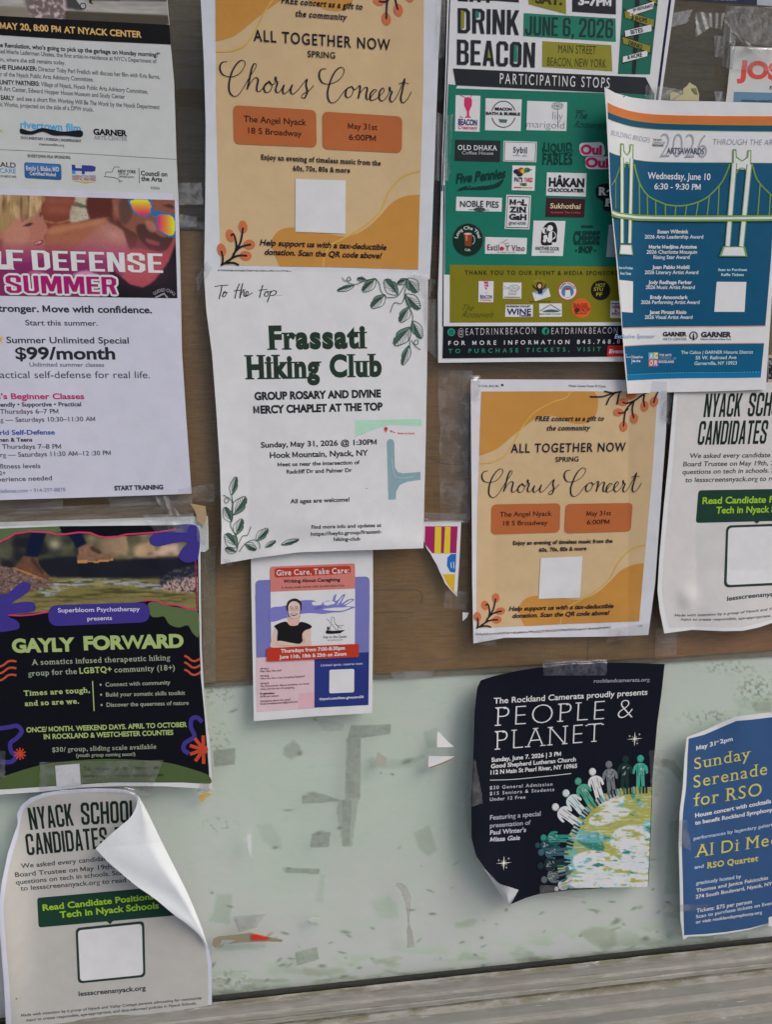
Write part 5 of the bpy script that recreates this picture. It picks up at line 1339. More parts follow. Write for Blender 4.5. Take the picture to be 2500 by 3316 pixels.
for a in range(7): P.ring(846 + 22 * math.cos(a * .9), 718 + 14 * math.sin(a * .9), 18, 11, 2.5, GY, 4 + .1 * a)
P.line([(848, 735), (848, 862)], 3, GY, 4.8)
P.part('logo'); P.line([(968, 748), (1040, 752)], 4, (20, 66, 56), 3, True); tx('The', 965, 800, 1048, 803, 44, (20, 66, 56), it=.5, lay=3.5); tx('Roosevelt', 955, 862, 1180, 872, 44, (20, 66, 56), it=.5, lay=3)
logo([(154, 946), (461, 952), (456, 1095), (150, 1088)], (36, 38, 42)); tx('OLD DHAKA', 172, 1014, 440, 1018, 32, (206, 204, 196), .014, sf=True); tx('Coffee House', 200, 1044, 412, 1048, 22, (150, 150, 146), 0, sf=True)
logo([(482, 953), (707, 960), (702, 1098), (478, 1092)]); P.frame([(488, 959), (701, 966), (696, 1092), (484, 1086)], 4, (60, 62, 70), 4); tx('Sybil', 546, 1032, 642, 1036, 38, w=0, sf=True); tx('home - gifts', 546, 1056, 638, 1058, 8, (90, 90, 96))
P.part('logo'); DT = (16, 48, 42); tx('LIQUID', 750, 1018, 942, 1014, 54, DT, .014, sf=True, bow=.2); tx('FABLES', 742, 1110, 946, 1112, 72, DT, .014, sf=True); P.line([(745, 1000), (770, 1045), (930, 1030), (942, 1008)], 5, DT, 4, True)
P.part('logo'); tx('OUI', 1000, 1042, 1146, 1046, 62, (196, 196, 204), .05, 3); P.rr([(988, 968), (1156, 960), (1170, 1058), (1000, 1056)], 34, (196, 190, 204), 3.5); P.rr([(1030, 1060), (1200, 1058), (1200, 1146), (1036, 1144)], 34, (196, 190, 204), 3.8); tx('Oui', 1000, 1042, 1144, 1044, 60, (182, 40, 84), .05); tx('Oui', 1032, 1128, 1190, 1132, 60, (182, 40, 84), .05)
P.part('logo'); tx('Five Pennies', 160, 1240, 500, 1200, 62, DT, .028, it=.3); P.blob([(170, 1290), (230, 1258), (400, 1250), (480, 1212), (450, 1262), (360, 1282), (240, 1282)], DT, 4); tx('CREAMERY', 238, 1272, 418, 1248, 17, (40, 120, 100), .028, 6)
logo([(541, 1119), (697, 1122), (690, 1290), (536, 1286)])
for x, y, k in ((570, 1160, (30, 30, 32)), (600, 1150, (150, 52, 44)), (618, 1158, (190, 160, 50)), (590, 1178, (40, 40, 42)), (640, 1150, (60, 110, 70))): P.ell(x, y, 22, 16, k, 4 + x * .001)
P.line([(620, 1168), (650, 1150), (674, 1148)], 5, (30, 30, 34), 4.8); tx("PAT'S", 554, 1228, 610, 1230, 28, w=.028); tx('YARD', 620, 1230, 678, 1231, 28, (176, 48, 44), .028); tx('VIBES', 592, 1256, 638, 1257, 18, w=.028); P.q([(552, 1263), (600, 1264), (600, 1272), (552, 1271)], (170, 60, 56), 4); P.q([(600, 1264), (676, 1266), (676, 1274), (600, 1272)], (170, 150, 80), 4.2)
logo([(774, 1166), (1042, 1172), (1037, 1330), (768, 1322)]); tx('HÅKAN', 786, 1258, 1026, 1264, 54, w=.05); tx('CHOCOLATIER', 780, 1296, 1026, 1300, 22, w=.05)
P.fr = zD
P.part('logo'); P.blob([(1390, 10), (1500, -10), (1560, 60), (1560, 210), (1450, 212), (1440, 140), (1385, 100)], (24, 28, 30), 3); tx('Reel', 1398, 82, 1600, 84, 60, (186, 188, 190), .05, sf=True); tx('F', 1450, 176, 1520, 178, 58, (186, 188, 190), .05, sf=True)
logo([(203, 99), (590, 108), (585, 225), (199, 219)]); tx('NOBLE PIES', 234, 186, 560, 192, 50, w=0, bow=-.1); P.line([(308, 208), (480, 212)], 4, (40, 42, 48), 4); P.blob([(350, 214), (360, 196), (400, 188), (440, 198), (446, 216), (400, 222)], (60, 62, 66), 4.5)
logo([(626, 82), (834, 88), (820, 375), (611, 370)]); P.frame([(636, 92), (824, 98), (811, 365), (622, 360)], 6, (40, 42, 48), 4)
tx('MeL', 652, 166, 800, 172, 46, w=.05); tx('ZiN', 650, 228, 796, 232, 44, w=.05, sf=True); tx('GaH', 648, 290, 794, 294, 44, w=.05); tx('@TAP HOUSE', 644, 334, 790, 334, 22, w=.014, it=.1)
logo([(963, 108), (1292, 118), (1282, 275), (953, 268)], (54, 24, 30)); tx('Sukhothai', 994, 196, 1252, 202, 42, (196, 180, 140), 0, it=.08); tx('Authentic Thai Cuisine', 998, 238, 1250, 240, 16, (160, 80, 80), 0, it=.15)
P.part('logo'); P.ell(300, 462, 130, 140, (60, 70, 66), 3, n=44); P.ell(300, 462, 126, 136, (14, 40, 32), 4, n=44)
P.T('Long Cha Thai', 0, 0, 1, 1, 26, (190, 196, 190), 0, sf=True, lay=5, arc=(300, 462, 88, -172, -8)); tx('Cafe', 274, 554, 322, 556, 18, (190, 196, 190), sf=True)
P.q([(268, 412), (335, 412), (328, 516), (276, 514)], (120, 56, 34), 5); P.ell(300, 412, 34, 9, (196, 160, 140), 5.5); P.ring(336, 462, 22, 36, 7, (150, 150, 150), 5.2, -90, 90); P.q([(280, 425), (296, 425), (296, 470), (284, 470)], (180, 116, 80), 5.7)
logo([(447, 438), (800, 446), (794, 583), (444, 580)]); tx('Estilo Y Vino', 464, 548, 780, 556, 46, (96, 34, 46), 0, sf=True); P.ell(592, 536, 16, 14, (176, 40, 50), 5.6); P.line([(570, 490), (600, 480), (632, 460)], 5, (120, 110, 106), 4, True); P.line([(600, 496), (648, 488)], 4, (120, 110, 106), 4.3); tx('WINE BAR', 545, 572, 700, 574, 9, (120, 110, 110), sp=.3)
logo([(855, 300), (1124, 304), (1102, 599), (838, 597)]); P.blob([(925, 505), (918, 440), (930, 370), (975, 318), (1030, 318), (1055, 370), (1052, 430), (1045, 480), (1010, 482), (1005, 505)], (28, 30, 34), 4)
for x, y, r in ((950, 385, 24), (995, 365, 24), (1012, 425, 32), (955, 440, 18), (990, 462, 22), (948, 470, 14)): P.ell(x, y, r, r * 1.1, WP, 5 + x * .001); 
P.q([(1012, 394), (1030, 400), (1040, 430), (1012, 458)], (28, 30, 34), 6.4); P.q([(950, 362), (964, 372), (972, 400), (950, 408)], (28, 30, 34), 6.5); tx('ANOTHER DOOR', 868, 548, 1070, 554, 30, w=.014); tx('BEACON NEW YORK', 908, 568, 1030, 570, 9)
P.part('logo'); DK2 = (12, 50, 46); tx('BEACON', 1258, 358, 1360, 360, 18, DK2, .05); tx('CHEESE', 1192, 494, 1412, 496, 100, DK2, .05, sf=True); tx('- SHOP -', 1208, 568, 1380, 570, 52, DK2, .05)
logo([(1490, 334), (1560, 334), (1560, 610), (1468, 606)], (150, 156, 158))
P.part('printed_panel'); P.q([(146, 672), (1600, 690), (1700, 690), (1690, 1160), (145, 1160)], (112, 106, 24), 3); P.q([(97, 756), (147, 757), (146, 1162), (1700, 1156), (1690, 1186), (95, 1190)], WP, 3.5)
P.q([(92, 1192), (1690, 1180), (1690, 1445), (86, 1462)], (20, 22, 28), 3)
P.part('printed_frame'); P.line([(100, 0), (96, 500), (90, 1192)], 9, NB, 3)
P.part('body_lettering'); tx('THANK YOU TO OUR EVENT & MEDIA SPONSORS', 274, 756, 1560, 760, 34, (44, 44, 20), .028, sp=.22, lay=4)
tx('@EATDRINKBEACON', 218, 1268, 872, 1256, 56, WP, -.018, sp=.3, lay=4); tx('EATDRINKBEACON', 1006, 1258, 1562, 1252, 52, WP, -.018, sp=.3, lay=4)
tx('FOR MORE INFORMATION 845.768.0', 136, 1350, 1582, 1336, 34, WP, .014, sp=.6, lay=4); tx('TO PURCHASE TICKETS, VISIT', 136, 1418, 1422, 1400, 34, (40, 124, 104), 0, sp=.6, lay=4)
P.part('logo'); P.ell(160, 1241, 33, 33, (36, 130, 106), 4); P.frame([(143, 1224), (178, 1224), (178, 1260), (143, 1260)], 4, (20, 50, 46), 5); P.ring(160, 1241, 9, 9, 4, (20, 50, 46), 5)
P.part('logo'); P.ell(956, 1232, 31, 31, (36, 130, 106), 4); tx('f', 948, 1256, 974, 1256, 40, (20, 24, 28), .05)
P.part('logo'); P.rr([(1482, 1354), (1700, 1350), (1700, 1446), (1474, 1446)], 14, (176, 34, 38), 5); tx('Eventbrite', 1490, 1418, 1730, 1416, 32, WP, .028, it=.18, lay=6)
logo([(392, 809), (518, 811), (515, 989), (388, 987)], lay=4); shake(455, 868, .72); tx('BEACON', 404, 956, 504, 958, 28, (40, 38, 96), .028); tx('Creamery', 404, 976, 504, 978, 16, MG, it=.3)
logo([(598, 821), (753, 823), (752, 959), (596, 957)], lay=4); tx('Tara Quinn', 604, 878, 734, 880, 24, (60, 60, 66), -.018, it=.4, lay=5); P.ring(690, 868, 46, 24, 2.5, (60, 60, 66), 5)
for y in (900, 912, 924): P.line([(640, y), (712, y)], 3.5, (120, 120, 126), 5)
P.line([(606, 945), (744, 947)], 6, (110, 60, 60), 5)
P.part('logo'); P.q([(842, 905), (980, 870), (1000, 940), (866, 980)], (196, 198, 206), 4); P.q([(842, 905), (980, 870), (925, 930)], (116, 146, 190), 5); P.ell(906, 850, 26, 34, (52, 34, 32), 5.5); P.ell(906, 852, 15, 20, (196, 150, 130), 6); P.q([(880, 880), (934, 876), (926, 916), (896, 918)], (34, 36, 46), 5.3); P.line([(885, 880), (858, 860), (850, 842)], 9, (40, 36, 40), 5.8); P.line([(930, 878), (950, 862), (958, 838)], 9, (40, 36, 40), 5.9); tx('HUDSON VALLEY EVENT CHIEF', 822, 988, 1000, 986, 9, (60, 56, 20), .028)
for a in range(5): P.line([(870 + 18 * a, 818 - (a % 2) * 8), (866 + 20 * a, 806 - (a % 2) * 10)], 4, (196, 170, 50), 4.4 + .1 * a)
P.part('logo'); P.ell(1142, 892, 80, 80, (176, 50, 60), 4, n=40); P.ell(1142, 892, 73, 73, (200, 200, 210), 4.6, n=40); P.ell(1142, 898, 52, 52, (60, 110, 150), 5.2, n=36); P.q([(1124, 880), (1160, 880), (1172, 946), (1118, 946)], (206, 206, 214), 5.8); P.ell(1142, 876, 28, 10, (150, 50, 56), 6.2)
P.T('HAPPY VALLEY', 0, 0, 1, 1, 14, (60, 50, 70), .028, lay=5.4, arc=(1142, 894, 56, -165, -15))
P.part('logo'); P.ell(1420, 888, 82, 84, (20, 20, 20), 4, n=40); HY = (156, 150, 50); tx('HOT', 1380, 858, 1460, 860, 28, HY, .014); tx('STU', 1362, 892, 1440, 894, 28, HY, .014); tx('FF', 1384, 936, 1434, 937, 28, HY, .014)
P.part('logo'); RG = (50, 48, 20); tx('The', 254, 1058, 350, 1060, 50, RG, -.018, it=.6); tx('Roosevelt', 250, 1116, 522, 1118, 50, RG, -.018, it=.6)
logo([(618, 1009), (850, 1009), (848, 1112), (615, 1112)], lay=4); NV2 = (36, 36, 92); tx('HUDSON VALLEY', 624, 1030, 830, 1030, 14, NV2, .05); tx('WINE', 628, 1092, 834, 1092, 48, NV2, .028); tx('MAGAZINE', 736, 1108, 832, 1108, 12, NV2, .05)
logo([(902, 999), (1092, 998), (1094, 1110), (904, 1112)], lay=4); P.line([(912, 1062), (960, 1030), (1000, 1008), (1040, 1034), (1084, 1062)], 7, (70, 96, 100), 5); P.blob([(930, 1068), (1000, 1048), (1070, 1062), (1040, 1072)], (60, 84, 90), 5.5); tx('Beacon Chamber of Commerce', 906, 1092, 1086, 1092, 12, (40, 42, 50), .014, sf=True)
P.part('logo'); P.ell(1256, 1038, 82, 82, (196, 86, 40), 4, n=36); tx('BAGEL', 1190, 1032, 1322, 1032, 32, (150, 44, 34), .05); tx('SHOP', 1220, 1066, 1334, 1066, 28, (150, 44, 34), .05); P.ell(1220, 1054, 20, 20, (60, 40, 34), 6); tx('BEACON, NY', 1204, 1088, 1306, 1088, 12, (120, 36, 30), .05)
logo([(1506, 976), (1600, 976), (1600, 1124), (1500, 1120)], (190, 190, 198), lay=4); tx('Beacon', 1514, 1006, 1580, 1006, 14, w=.05); tx('WINE', 1512, 1042, 1590, 1042, 26, (140, 30, 44), .05); tx('&', 1540, 1070, 1560, 1070, 20, (140, 30, 44), .05); tx('SPIRITS', 1512, 1096, 1590, 1096, 20, (140, 30, 44), .028)
P.finish()

# ---- sheets at the upper right
P = Poster('event_poster', 'dark navy poster whose bottom edge shows at the very top right', 'poster', pts(zE, (780, -160), (1800, -120)), pts(zE, (1800, -120), (1800, 62)), pts(zE, (776, 0), (1530, 50), (1800, 62)), pts(zE, (780, -160), (776, 0)), None, .0006, .0003, (34, 44, 60), e=0.58, seed=71)
ALLP['navy'] = P; P.fr = zE; P.part('printed_panel'); P.q([(1536, -60), (1800, -60), (1800, 66), (1532, 50)], (150, 156, 160), 1); P.part('body_lettering'); P.T('NYC.COM', 1140, 8, 1345, 14, 24, (120, 130, 140), .014, lay=2, sp=.2); P.finish()
P = Poster('name_poster', 'off-white poster with big red letters JOS at the right edge', 'poster', pts(zE, (1296, 420), (1500, 428), (1900, 440)), pts(zE, (1900, 440), (1880, 1250)), pts(zE, (1246, 960), (1500, 1000), (1880, 1250)),
           pts(zE, (1296, 420), (1288, 600), (1265, 820), (1246, 960)), lambda u, v: .001 + .002 * (1 - v), .0006, .0006, (176, 176, 172), e=0.58, seed=72)
ALLP['jos'] = P; P.fr = zE; P.part('heading_lettering'); P.T('JOSEPH', 1352, 696, 2130, 740, 142, (192, 70, 60), .05, lay=1); P.part('body_lettering'); P.T('FALL', 1646, 812, 1750, 818, 34, (50, 50, 56), .028, lay=1)
P.part('printed_panel'); P.q([(1325, 830), (1900, 846), (1900, 1000), (1318, 985)], (86, 118, 140), 1); P.part('body_lettering'); P.T('HHVVM NXNYXA', 1395, 920, 1720, 930, 20, (50, 56, 60), .028, lay=3); P.finish()
P = Poster('notice', 'grey and black photo sheet peeking past the right edge above the school poster', 'notice', pts(R1, (2488, 1150), (2600, 1150)), pts(R1, (2600, 1150), (2600, 1300)), pts(R1, (2486, 1242), (2600, 1250)), pts(R1, (2488, 1150), (2486, 1242)), None, .0004, .0002, (150, 146, 130), e=0.58, seed=73)
P.fr = R1; P.part('picture'); P.raster([(2490, 1160), (2600, 1160), (2600, 1230), (2488, 1228)], 40, 30, lambda X, Y: Cv(X, Y, (30, 30, 32)).c + 90 * np.clip((Cv(X, Y, (0, 0, 0)).n(9, 9, 4, 2) - .5) * 4, 0, 1)[..., None], 1); P.finish()

# ---- school candidates poster, right
P = Poster('school_candidates_poster', 'right school candidates poster, cut by the frame edge under the blue awards poster', 'poster',
           pts(zG5, (210, 110), (500, 100), (900, 95), (1300, 90)), pts(zG5, (1300, 90), (1300, 1980)), pts(zG5, (126, 2090), (350, 2062), (600, 2074), (750, 2072), (880, 2045), (983, 2010), (1300, 1985)),
           pts(zG5, (210, 110), (160, 700), (120, 1100), (86, 1500), (72, 1750), (88, 1900), (126, 2090)), lambda u, v: .001 + .006 * np.clip(.25 - u, 0, 1) * 4 * v + .007 * np.exp(-((u - .55) / .28) ** 2) * np.clip(v - .75, 0, 1) * 4 + .003 * np.exp(-((u - .2) / .06) ** 2 - ((v - .86) / .05) ** 2), .0009, .0009, (186, 188, 200), e=0.58, group='school candidates posters', seed=81)
ALLP['scR'] = P; P.fr = zG5; GN = (22, 36, 30)
GP = (178, 175, 173)
P.part('printed_ground'); P.q(np.vstack([[(238, 100), (700, 98), (1280, 90), (1280, 1960), (983, 1980), (880, 2010), (750, 2040), (600, 2044), (350, 2036), (165, 2050)], crom([(130, 1900), (112, 1750), (122, 1500), (160, 1100), (200, 700), (225, 300)])]), GP, 1)
P.part('heading_lettering'); P.T('NYACK', 436, 372, 738, 366, 186, GN, 'blk', it=.08, lay=2); P.T('SCHOOL', 786, 366, 1150, 356, 186, GN, 'blk', it=.08, lay=2); P.T('CANDIDATES', 388, 592, 940, 582, 188, GN, 'blk', it=.08, lay=2)
P.part('body_lettering')
def L2(*a, **k): P.T(*a, lay=2, **k)
CT = (50, 56, 60)
L2('We asked every candidate running', 328, 696, 1165, 686, 36, CT, .014, it=.06); L2('Board Trustee on May 19th, 2026 the', 275, 762, 1180, 750, 36, CT, .014, it=.06); L2('questions on tech in schools. Scan code', 270, 824, 1210, 806, 36, CT, .014, it=.06); L2('to lessscreensnyack.org to read candi', 292, 888, 1200, 872, 36, CT, .014, it=.06)
P.part('printed_box'); P.rr([(398, 952), (1260, 938), (1250, 1190), (376, 1212)], 26, (24, 52, 42), 2); P.q([(840, 1200), (885, 1199), (862, 1218)], (24, 52, 42), 2.5)
P.part('heading_lettering'); L2('', 0, 0, 1, 1, 1, CT) if 0 else None
P.T('Read Candidate Positions', 428, 1060, 1240, 1044, 50, (130, 166, 42), .028, lay=4); P.T('Tech in Nyack Schools', 536, 1136, 1190, 1122, 50, (130, 166, 42), .028, lay=4)
P.part('printed_frame'); P.rr([(618, 1232), (1180, 1212), (1160, 1700), (600, 1726)], 46, (34, 52, 46), 2); P.rr([(636, 1250), (1165, 1232), (1145, 1680), (622, 1706)], 34, (196, 198, 212), 3)
P.part('body_lettering'); L2('lessscreensnyack.org', 624, 1832, 1150, 1790, 34, CT, .028, bow=-.3); L2('Made with intention by a group of Nyack and Valley Cottage', 208, 1955, 1190, 1870, 20, CT, .014, it=.1, bow=1.1); L2('input to create responsible, age-appropriate, and data', 258, 1986, 1120, 1940, 20, CT, .014, it=.1, bow=.9)
P.finish()

# ---- arts awards poster
P = Poster('arts_awards_poster', 'blue arts awards poster with a green suspension bridge, overlapping the food crawl poster', 'poster',
           pts(zE, (160, 786), (260, 842), (400, 880), (550, 900), (750, 910), (1100, 916), (1300, 922), (1745, 932)), np.vstack([pts(zE, (1745, 932), (1720, 1400))]).tolist() + pts(zF, (1740, 300), (1680, 900), (1640, 1500), (1608, 1970)).tolist(),
           pts(zF, (275, 2010), (500, 2003), (700, 1996), (1200, 1986), (1608, 1970)), np.vstack([pts(zE, (160, 786), (175, 1000), (200, 1500)), pts(zF, (104, 100), (125, 300), (165, 700), (215, 1300), (245, 1700), (275, 2010))]),
           lambda u, v: .0036 + .016 * np.exp(-((u + .02) / .16) ** 2) * (1 - .35 * v), .0016, .0005, (196, 196, 212), e=0.60, seed=91, rough=.42)
ALLP['arts'] = P; BL = (8, 70, 100); BG = (100, 134, 58); WB = (200, 200, 214)
P.fr = zE; P.part('printed_shape')
def band(a, b, col, lay): P.q(np.vstack([crom(a), crom(b)[::-1]]), col, lay)
a1 = [(188, 926), (260, 962), (400, 1005), (550, 1028), (750, 1040), (1200, 1048), (1730, 1050)]; a2 = [(190, 1010), (260, 1040), (400, 1082), (550, 1105), (750, 1118), (1200, 1128), (1720, 1132)]
a3 = [(192, 1072), (260, 1100), (400, 1140), (550, 1160), (750, 1172), (1200, 1182), (1715, 1188)]
band(a1, a2, (182, 100, 46), 1); band(a2, a3, (8, 68, 96), 1); P.line(a2, 5, BG, 2, True); P.line(a3, 4, BG, 2, True); P.line([(330, 878), (344, 868)], 8, (30, 30, 36), 2)
b1 = [(204, 1372), (250, 1392), (320, 1412), (430, 1440), (600, 1460), (900, 1466), (1300, 1468), (1710, 1472)]
P.q(np.vstack([crom(b1), zE(np.array([(0, 0)]))[:0], [(1690, 1850), (1600, 3400), (330, 3400), (300, 2600), (225, 1850), (206, 1500)]]), BL, 1) if 0 else None
bz = lambda p: (zF(np.array(p, float)) - [1900, 0]) / (600 / 1668)
low = bz([(1700, 0), (1660, 700), (1604, 1362), (1300, 1360), (800, 1362), (500, 1368), (228, 1380), (205, 1000), (175, 700), (140, 350), (112, 60)])
P.q(np.vstack([crom(b1), low]), BL, 1); P.line(b1, 4, BG, 2, True)
P.part('heading_lettering'); TX = (86, 100, 130)
P.T('BUILDING BRIDGES', 218, 1218, 566, 1288, 44, TX, -.018, it=.12, bow=.12, lay=2); P.T('THROUGH THE ARTS', 1136, 1306, 1740, 1312, 50, TX, -.018, it=.12, lay=2)
P.T('2026', 656, 1418, 1078, 1428, 212, (140, 140, 148), -.018, lay=2); P.T('ARTSAWARDS', 720, 1388, 1056, 1392, 54, (60, 66, 84), 0, lay=3)
P.T('THE ARTS', 596, 1268, 676, 1272, 17, (90, 90, 96), .028, lay=2.5); P.T('COUNCIL OF', 594, 1294, 705, 1298, 17, (110, 110, 116), 0, lay=2.5); P.T('ROCKLAND', 592, 1318, 692, 1322, 17, (70, 70, 76), .05, lay=2.5)
P.T('Wednesday, June 10', 548, 1612, 1112, 1624, 58, WB, 0, lay=2); P.T('6:30 - 9:30 PM', 608, 1706, 1024, 1712, 52, WB, 0, lay=2)
P.part('bridge_print')
# towers (drawn as white bars with green rims)
def bar(p0, p1, w, lay):
    P.line([p0, p1], w + 16, BG, lay); P.line([p0, p1], w, WB, lay + 1)
E2 = lambda p: (zF(np.array(p, float)) - [1900, 0]) / (600 / 1668)
for (xl, xr, yt, fl, fr_, fb, ul) in ((320, 405, 1300, (222, 560), (296, 560), [(202, 572), (318, 576), (330, 678), (192, 668)], 1), (1332, 1465, 1352, (1240, 590), (1372, 592), [(1196, 592), (1408, 594), (1432, 690), (1158, 688)], 2)):
    eL, eR = E2([fl])[0], E2([fr_])[0]
    P.q([(xl - 16, yt - 8), (xl + 16, yt - 4), (xl + 20, yt + 60), ((xl + xr) / 2, yt + 96), (xr - 20, yt + 62), (xr - 16, yt), (xr + 18, yt + 4), (xr + 14, yt + 180), (xl - 18, yt + 170)], BG, 5)
    P.q([(xl - 6, yt + 8), (xl + 6, yt + 10), (xl + 10, yt + 70), ((xl + xr) / 2, yt + 108), (xr - 10, yt + 70), (xr - 6, yt + 12), (xr + 8, yt + 14), (xr + 4, yt + 180), (xl - 8, yt + 172)], WB, 6)
    bar((xl - 2, yt + 120), tuple(eL), 20 if ul == 1 else 34, 7); bar((xr, yt + 130), tuple(eR), 20 if ul == 1 else 34, 7)
    m = (xl + xr) / 2; P.ring(m, yt + 210, (xr - xl) / 2 - 22, 46, 10, BG, 6.5, 180, 360)
    q = E2(fb); P.q(q, BG, 9); mm = q.mean(0); P.q(mm + (q - mm) * .84, WB, 10)
# cables and hangers
cab = [(430, 1480), (450, 1570), (490, 1680), (560, 1770), (680, 1830), (760, 1852), (900, 1850), (1050, 1800), (1150, 1720), (1230, 1620), (1290, 1480)]
P.line(cab, 13, BG, 3, True); P.line([(225, 1670), (262, 1610), (300, 1500), (306, 1440)], 8, BG, 3, True); P.line([(1490, 1480), (1530, 1610), (1600, 1700), (1700, 1790)], 13, BG, 3, True)
dk0 = [(140, 250), (180, 272), (280, 292), (400, 305), (800, 312), (1200, 312), (1668, 310), (1700, 310)]
cz = zE(crom(cab)); 
for x in (390, 468, 548, 640, 732, 830, 935, 1042, 1146, 1530, 1640):
    xb = E2([(x, 300)])[0]; 
    xt = xb[0] + (18 if x > 700 else -2)
    cc = crom(cab) if x < 1300 else crom([(1490, 1480), (1530, 1610), (1600, 1700), (1700, 1790)])
    i = np.argmin(np.abs(cc[:, 0] - xt)); P.line([tuple(cc[i]), tuple(xb)], 11, BG, 3.6)
P.line([(262, 1610), (262, 1880)], 6, BG, 3.6)
P.fr = zF; P.line([(128, 268), (180, 290), (290, 305), (420, 316), (800, 322), (1200, 322), (1690, 318)], 58, BG, 11, True); P.line([(126, 262), (180, 286), (290, 302), (420, 314), (800, 321), (1200, 321), (1692, 317)], 22, (200, 210, 206), 12, True)
P.part('body_lettering')
for x0, x1, y, t, w in ((562, 862, 466, 'Susan Wilmink', .028), (440, 1004, 516, '2026 Arts Leadership Award', 0), (480, 942, 612, 'Marie Medjine Antoine', .028), (458, 946, 662, '2026 Charlotte Mouquin', 0), (525, 872, 712, 'Rising Star Award', 0),
                         (512, 872, 808, 'Juan Pablo Mobili', .028), (440, 956, 858, '2026 Literary Artist Award', 0), (475, 896, 954, 'Jody Redhage Ferber', .028), (450, 922, 1002, '2026 Music Artist Award', 0), (492, 856, 1098, 'Brady Amoonclark', .028),
                         (404, 968, 1146, '2026 Performing Artist Award', 0), (485, 842, 1242, 'Janet Pirozzi Riolo', .028), (440, 900, 1290, '2026 Visual Artist Award', 0)):
    L2(t, x0, y, x1, y, 34, (190, 208, 218), w)
L2('Scan to Purchase', 192, 808, 326, 812, 24, (160, 186, 200), .028); L2('Event Tickets', 205, 862, 308, 866, 24, (160, 186, 200), .028); L2('Scan to Purchase', 1148, 828, 1426, 828, 24, (160, 186, 200), .028); L2('Raffle Tickets', 1178, 876, 1396, 876, 24, (160, 186, 200), .028)
P.part('printed_panel'); P.q([(196, 914), (328, 928), (325, 1230), (214, 1222)], WB, 2); P.q([(1135, 932), (1421, 934), (1403, 1223), (1111, 1222)], WB, 2)
P.part('printed_shape'); c1_ = [(228, 1378), (500, 1370), (800, 1366), (1300, 1362), (1604, 1358)]; c2_ = [(245, 1552), (500, 1538), (800, 1530), (1300, 1526), (1592, 1524)]; c3_ = [(275, 1884), (500, 1872), (800, 1862), (1300, 1858), (1560, 1854)]
P.line(c1_, 8, (180, 130, 110), 2, True); band(c2_, c3_, (10, 78, 112), 1); P.line(c2_, 7, (180, 130, 110), 2.4, True)
d0 = [(268, 1830), (500, 1816), (800, 1808), (1300, 1806), (1565, 1800)]; band(d0, c3_, (14, 98, 142), 2); 
for i in range(46):
    x = 272 + i * 28; y = np.interp(x, [p[0] for p in d0], [p[1] for p in d0]); P.use('dash_print'); P.line([(x, y), (x + 16, y - .3)], 4, (96, 170, 160), 3.5)
P.part('body_lettering'); L2('Exclusive Sponsor', 150, 1478, 538, 1478, 40, (120, 140, 176), 0, it=.2)
P.part('logo'); L2('GARNER', 614, 1456, 845, 1456, 38, (26, 28, 34), .05); L2('ARTS CENTER', 614, 1496, 845, 1496, 24, (120, 122, 128))
P.part('logo'); P.ring(912, 1452, 36, 36, 11, (40, 42, 50), 2, 120, 420); P.q([(908, 1430), (916, 1430), (924, 1494), (900, 1494)], (40, 42, 50), 2.6); L2('GARNER', 982, 1464, 1275, 1464, 46, (36, 40, 52), .05); L2('Historic District of New York', 980, 1492, 1275, 1494, 16, (60, 62, 70), .014)
P.part('logo'); L2('Council on', 322, 1668, 420, 1668, 22, WB, .028); L2('the Arts', 322, 1706, 398, 1706, 22, WB, .028); P.line([(317, 1636), (317, 1726)], 3, WB, 2); P.line([(258, 1640), (268, 1632)], 5, WB, 2); P.T('NEW YORK', 262, 1664, 308, 1664, 11, WB, .028, lay=2)
P.part('logo')
for x, y, k, l in ((478, 1614, (90, 150, 170), 'A'), (524, 1612, (160, 156, 70), 'C'), (478, 1682, (178, 90, 70), 'O'), (524, 1682, (150, 80, 140), 'R')):
    P.q([(x, y), (x + 46, y), (x + 46, y + 66), (x, y + 66)], k, 2 + x * .0005); P.T(l, x + 8, y + 56, x + 40, y + 56, 46, WB, .028, lay=3)
L2('THE ARTS', 580, 1650, 698, 1650, 22, WB, .014); L2('COUNCIL OF', 576, 1682, 744, 1682, 22, (150, 180, 196), -.018); L2('ROCKLAND', 576, 1714, 722, 1714, 22, WB, .028)
P.part('body_lettering'); L2('The Calico | GARNER Historic District', 790, 1628, 1484, 1624, 30, (170, 198, 210), 0); L2('55 W. Railroad Ave', 930, 1680, 1324, 1676, 32, (170, 198, 210), 0); L2('Garnerville, NY 10923', 920, 1734, 1328, 1730, 32, (170, 198, 210), 0)
P.finish()

# ---- torn scrap of a colourful flyer
P = Poster('flyer_scrap', 'torn corner of a colourful flyer with magenta and yellow stripes on the cardboard', 'paper scrap',
           pts(zG4, (66, 995), (180, 994), (312, 995)), pts(zG4, (312, 995), (303, 1200), (285, 1488)), pts(zG4, (262, 1465), (285, 1488)),
           pts(zG4, (66, 995), (66, 1125), (85, 1172), (110, 1205), (125, 1235), (150, 1275), (168, 1320), (190, 1362), (205, 1400), (240, 1440), (262, 1465)), lambda u, v: .001 * v, .0005, .0002, (196, 196, 200), e=0.58, seed=95)
ALLP['torn'] = P; P.fr = zG4; P.part('printed_shape')
P.q([(75, 1025), (290, 1025), (280, 1202), (122, 1202), (72, 1140)], (142, 30, 84), 1)
for x in ((140, 182, 178, 136), (206, 242, 238, 198)): P.q([(x[0], 1028), (x[1], 1028), (x[2], 1203), (x[3], 1203)], (206, 170, 44), 2)
P.q([(280, 1206), (274, 1330), (240, 1325), (218, 1285), (222, 1230), (245, 1208)], (34, 92, 160), 1); P.line([(245, 1262), (248, 1300)], 5, (180, 200, 220), 2); P.line([(262, 1258), (265, 1302)], 5, (180, 200, 220), 2)
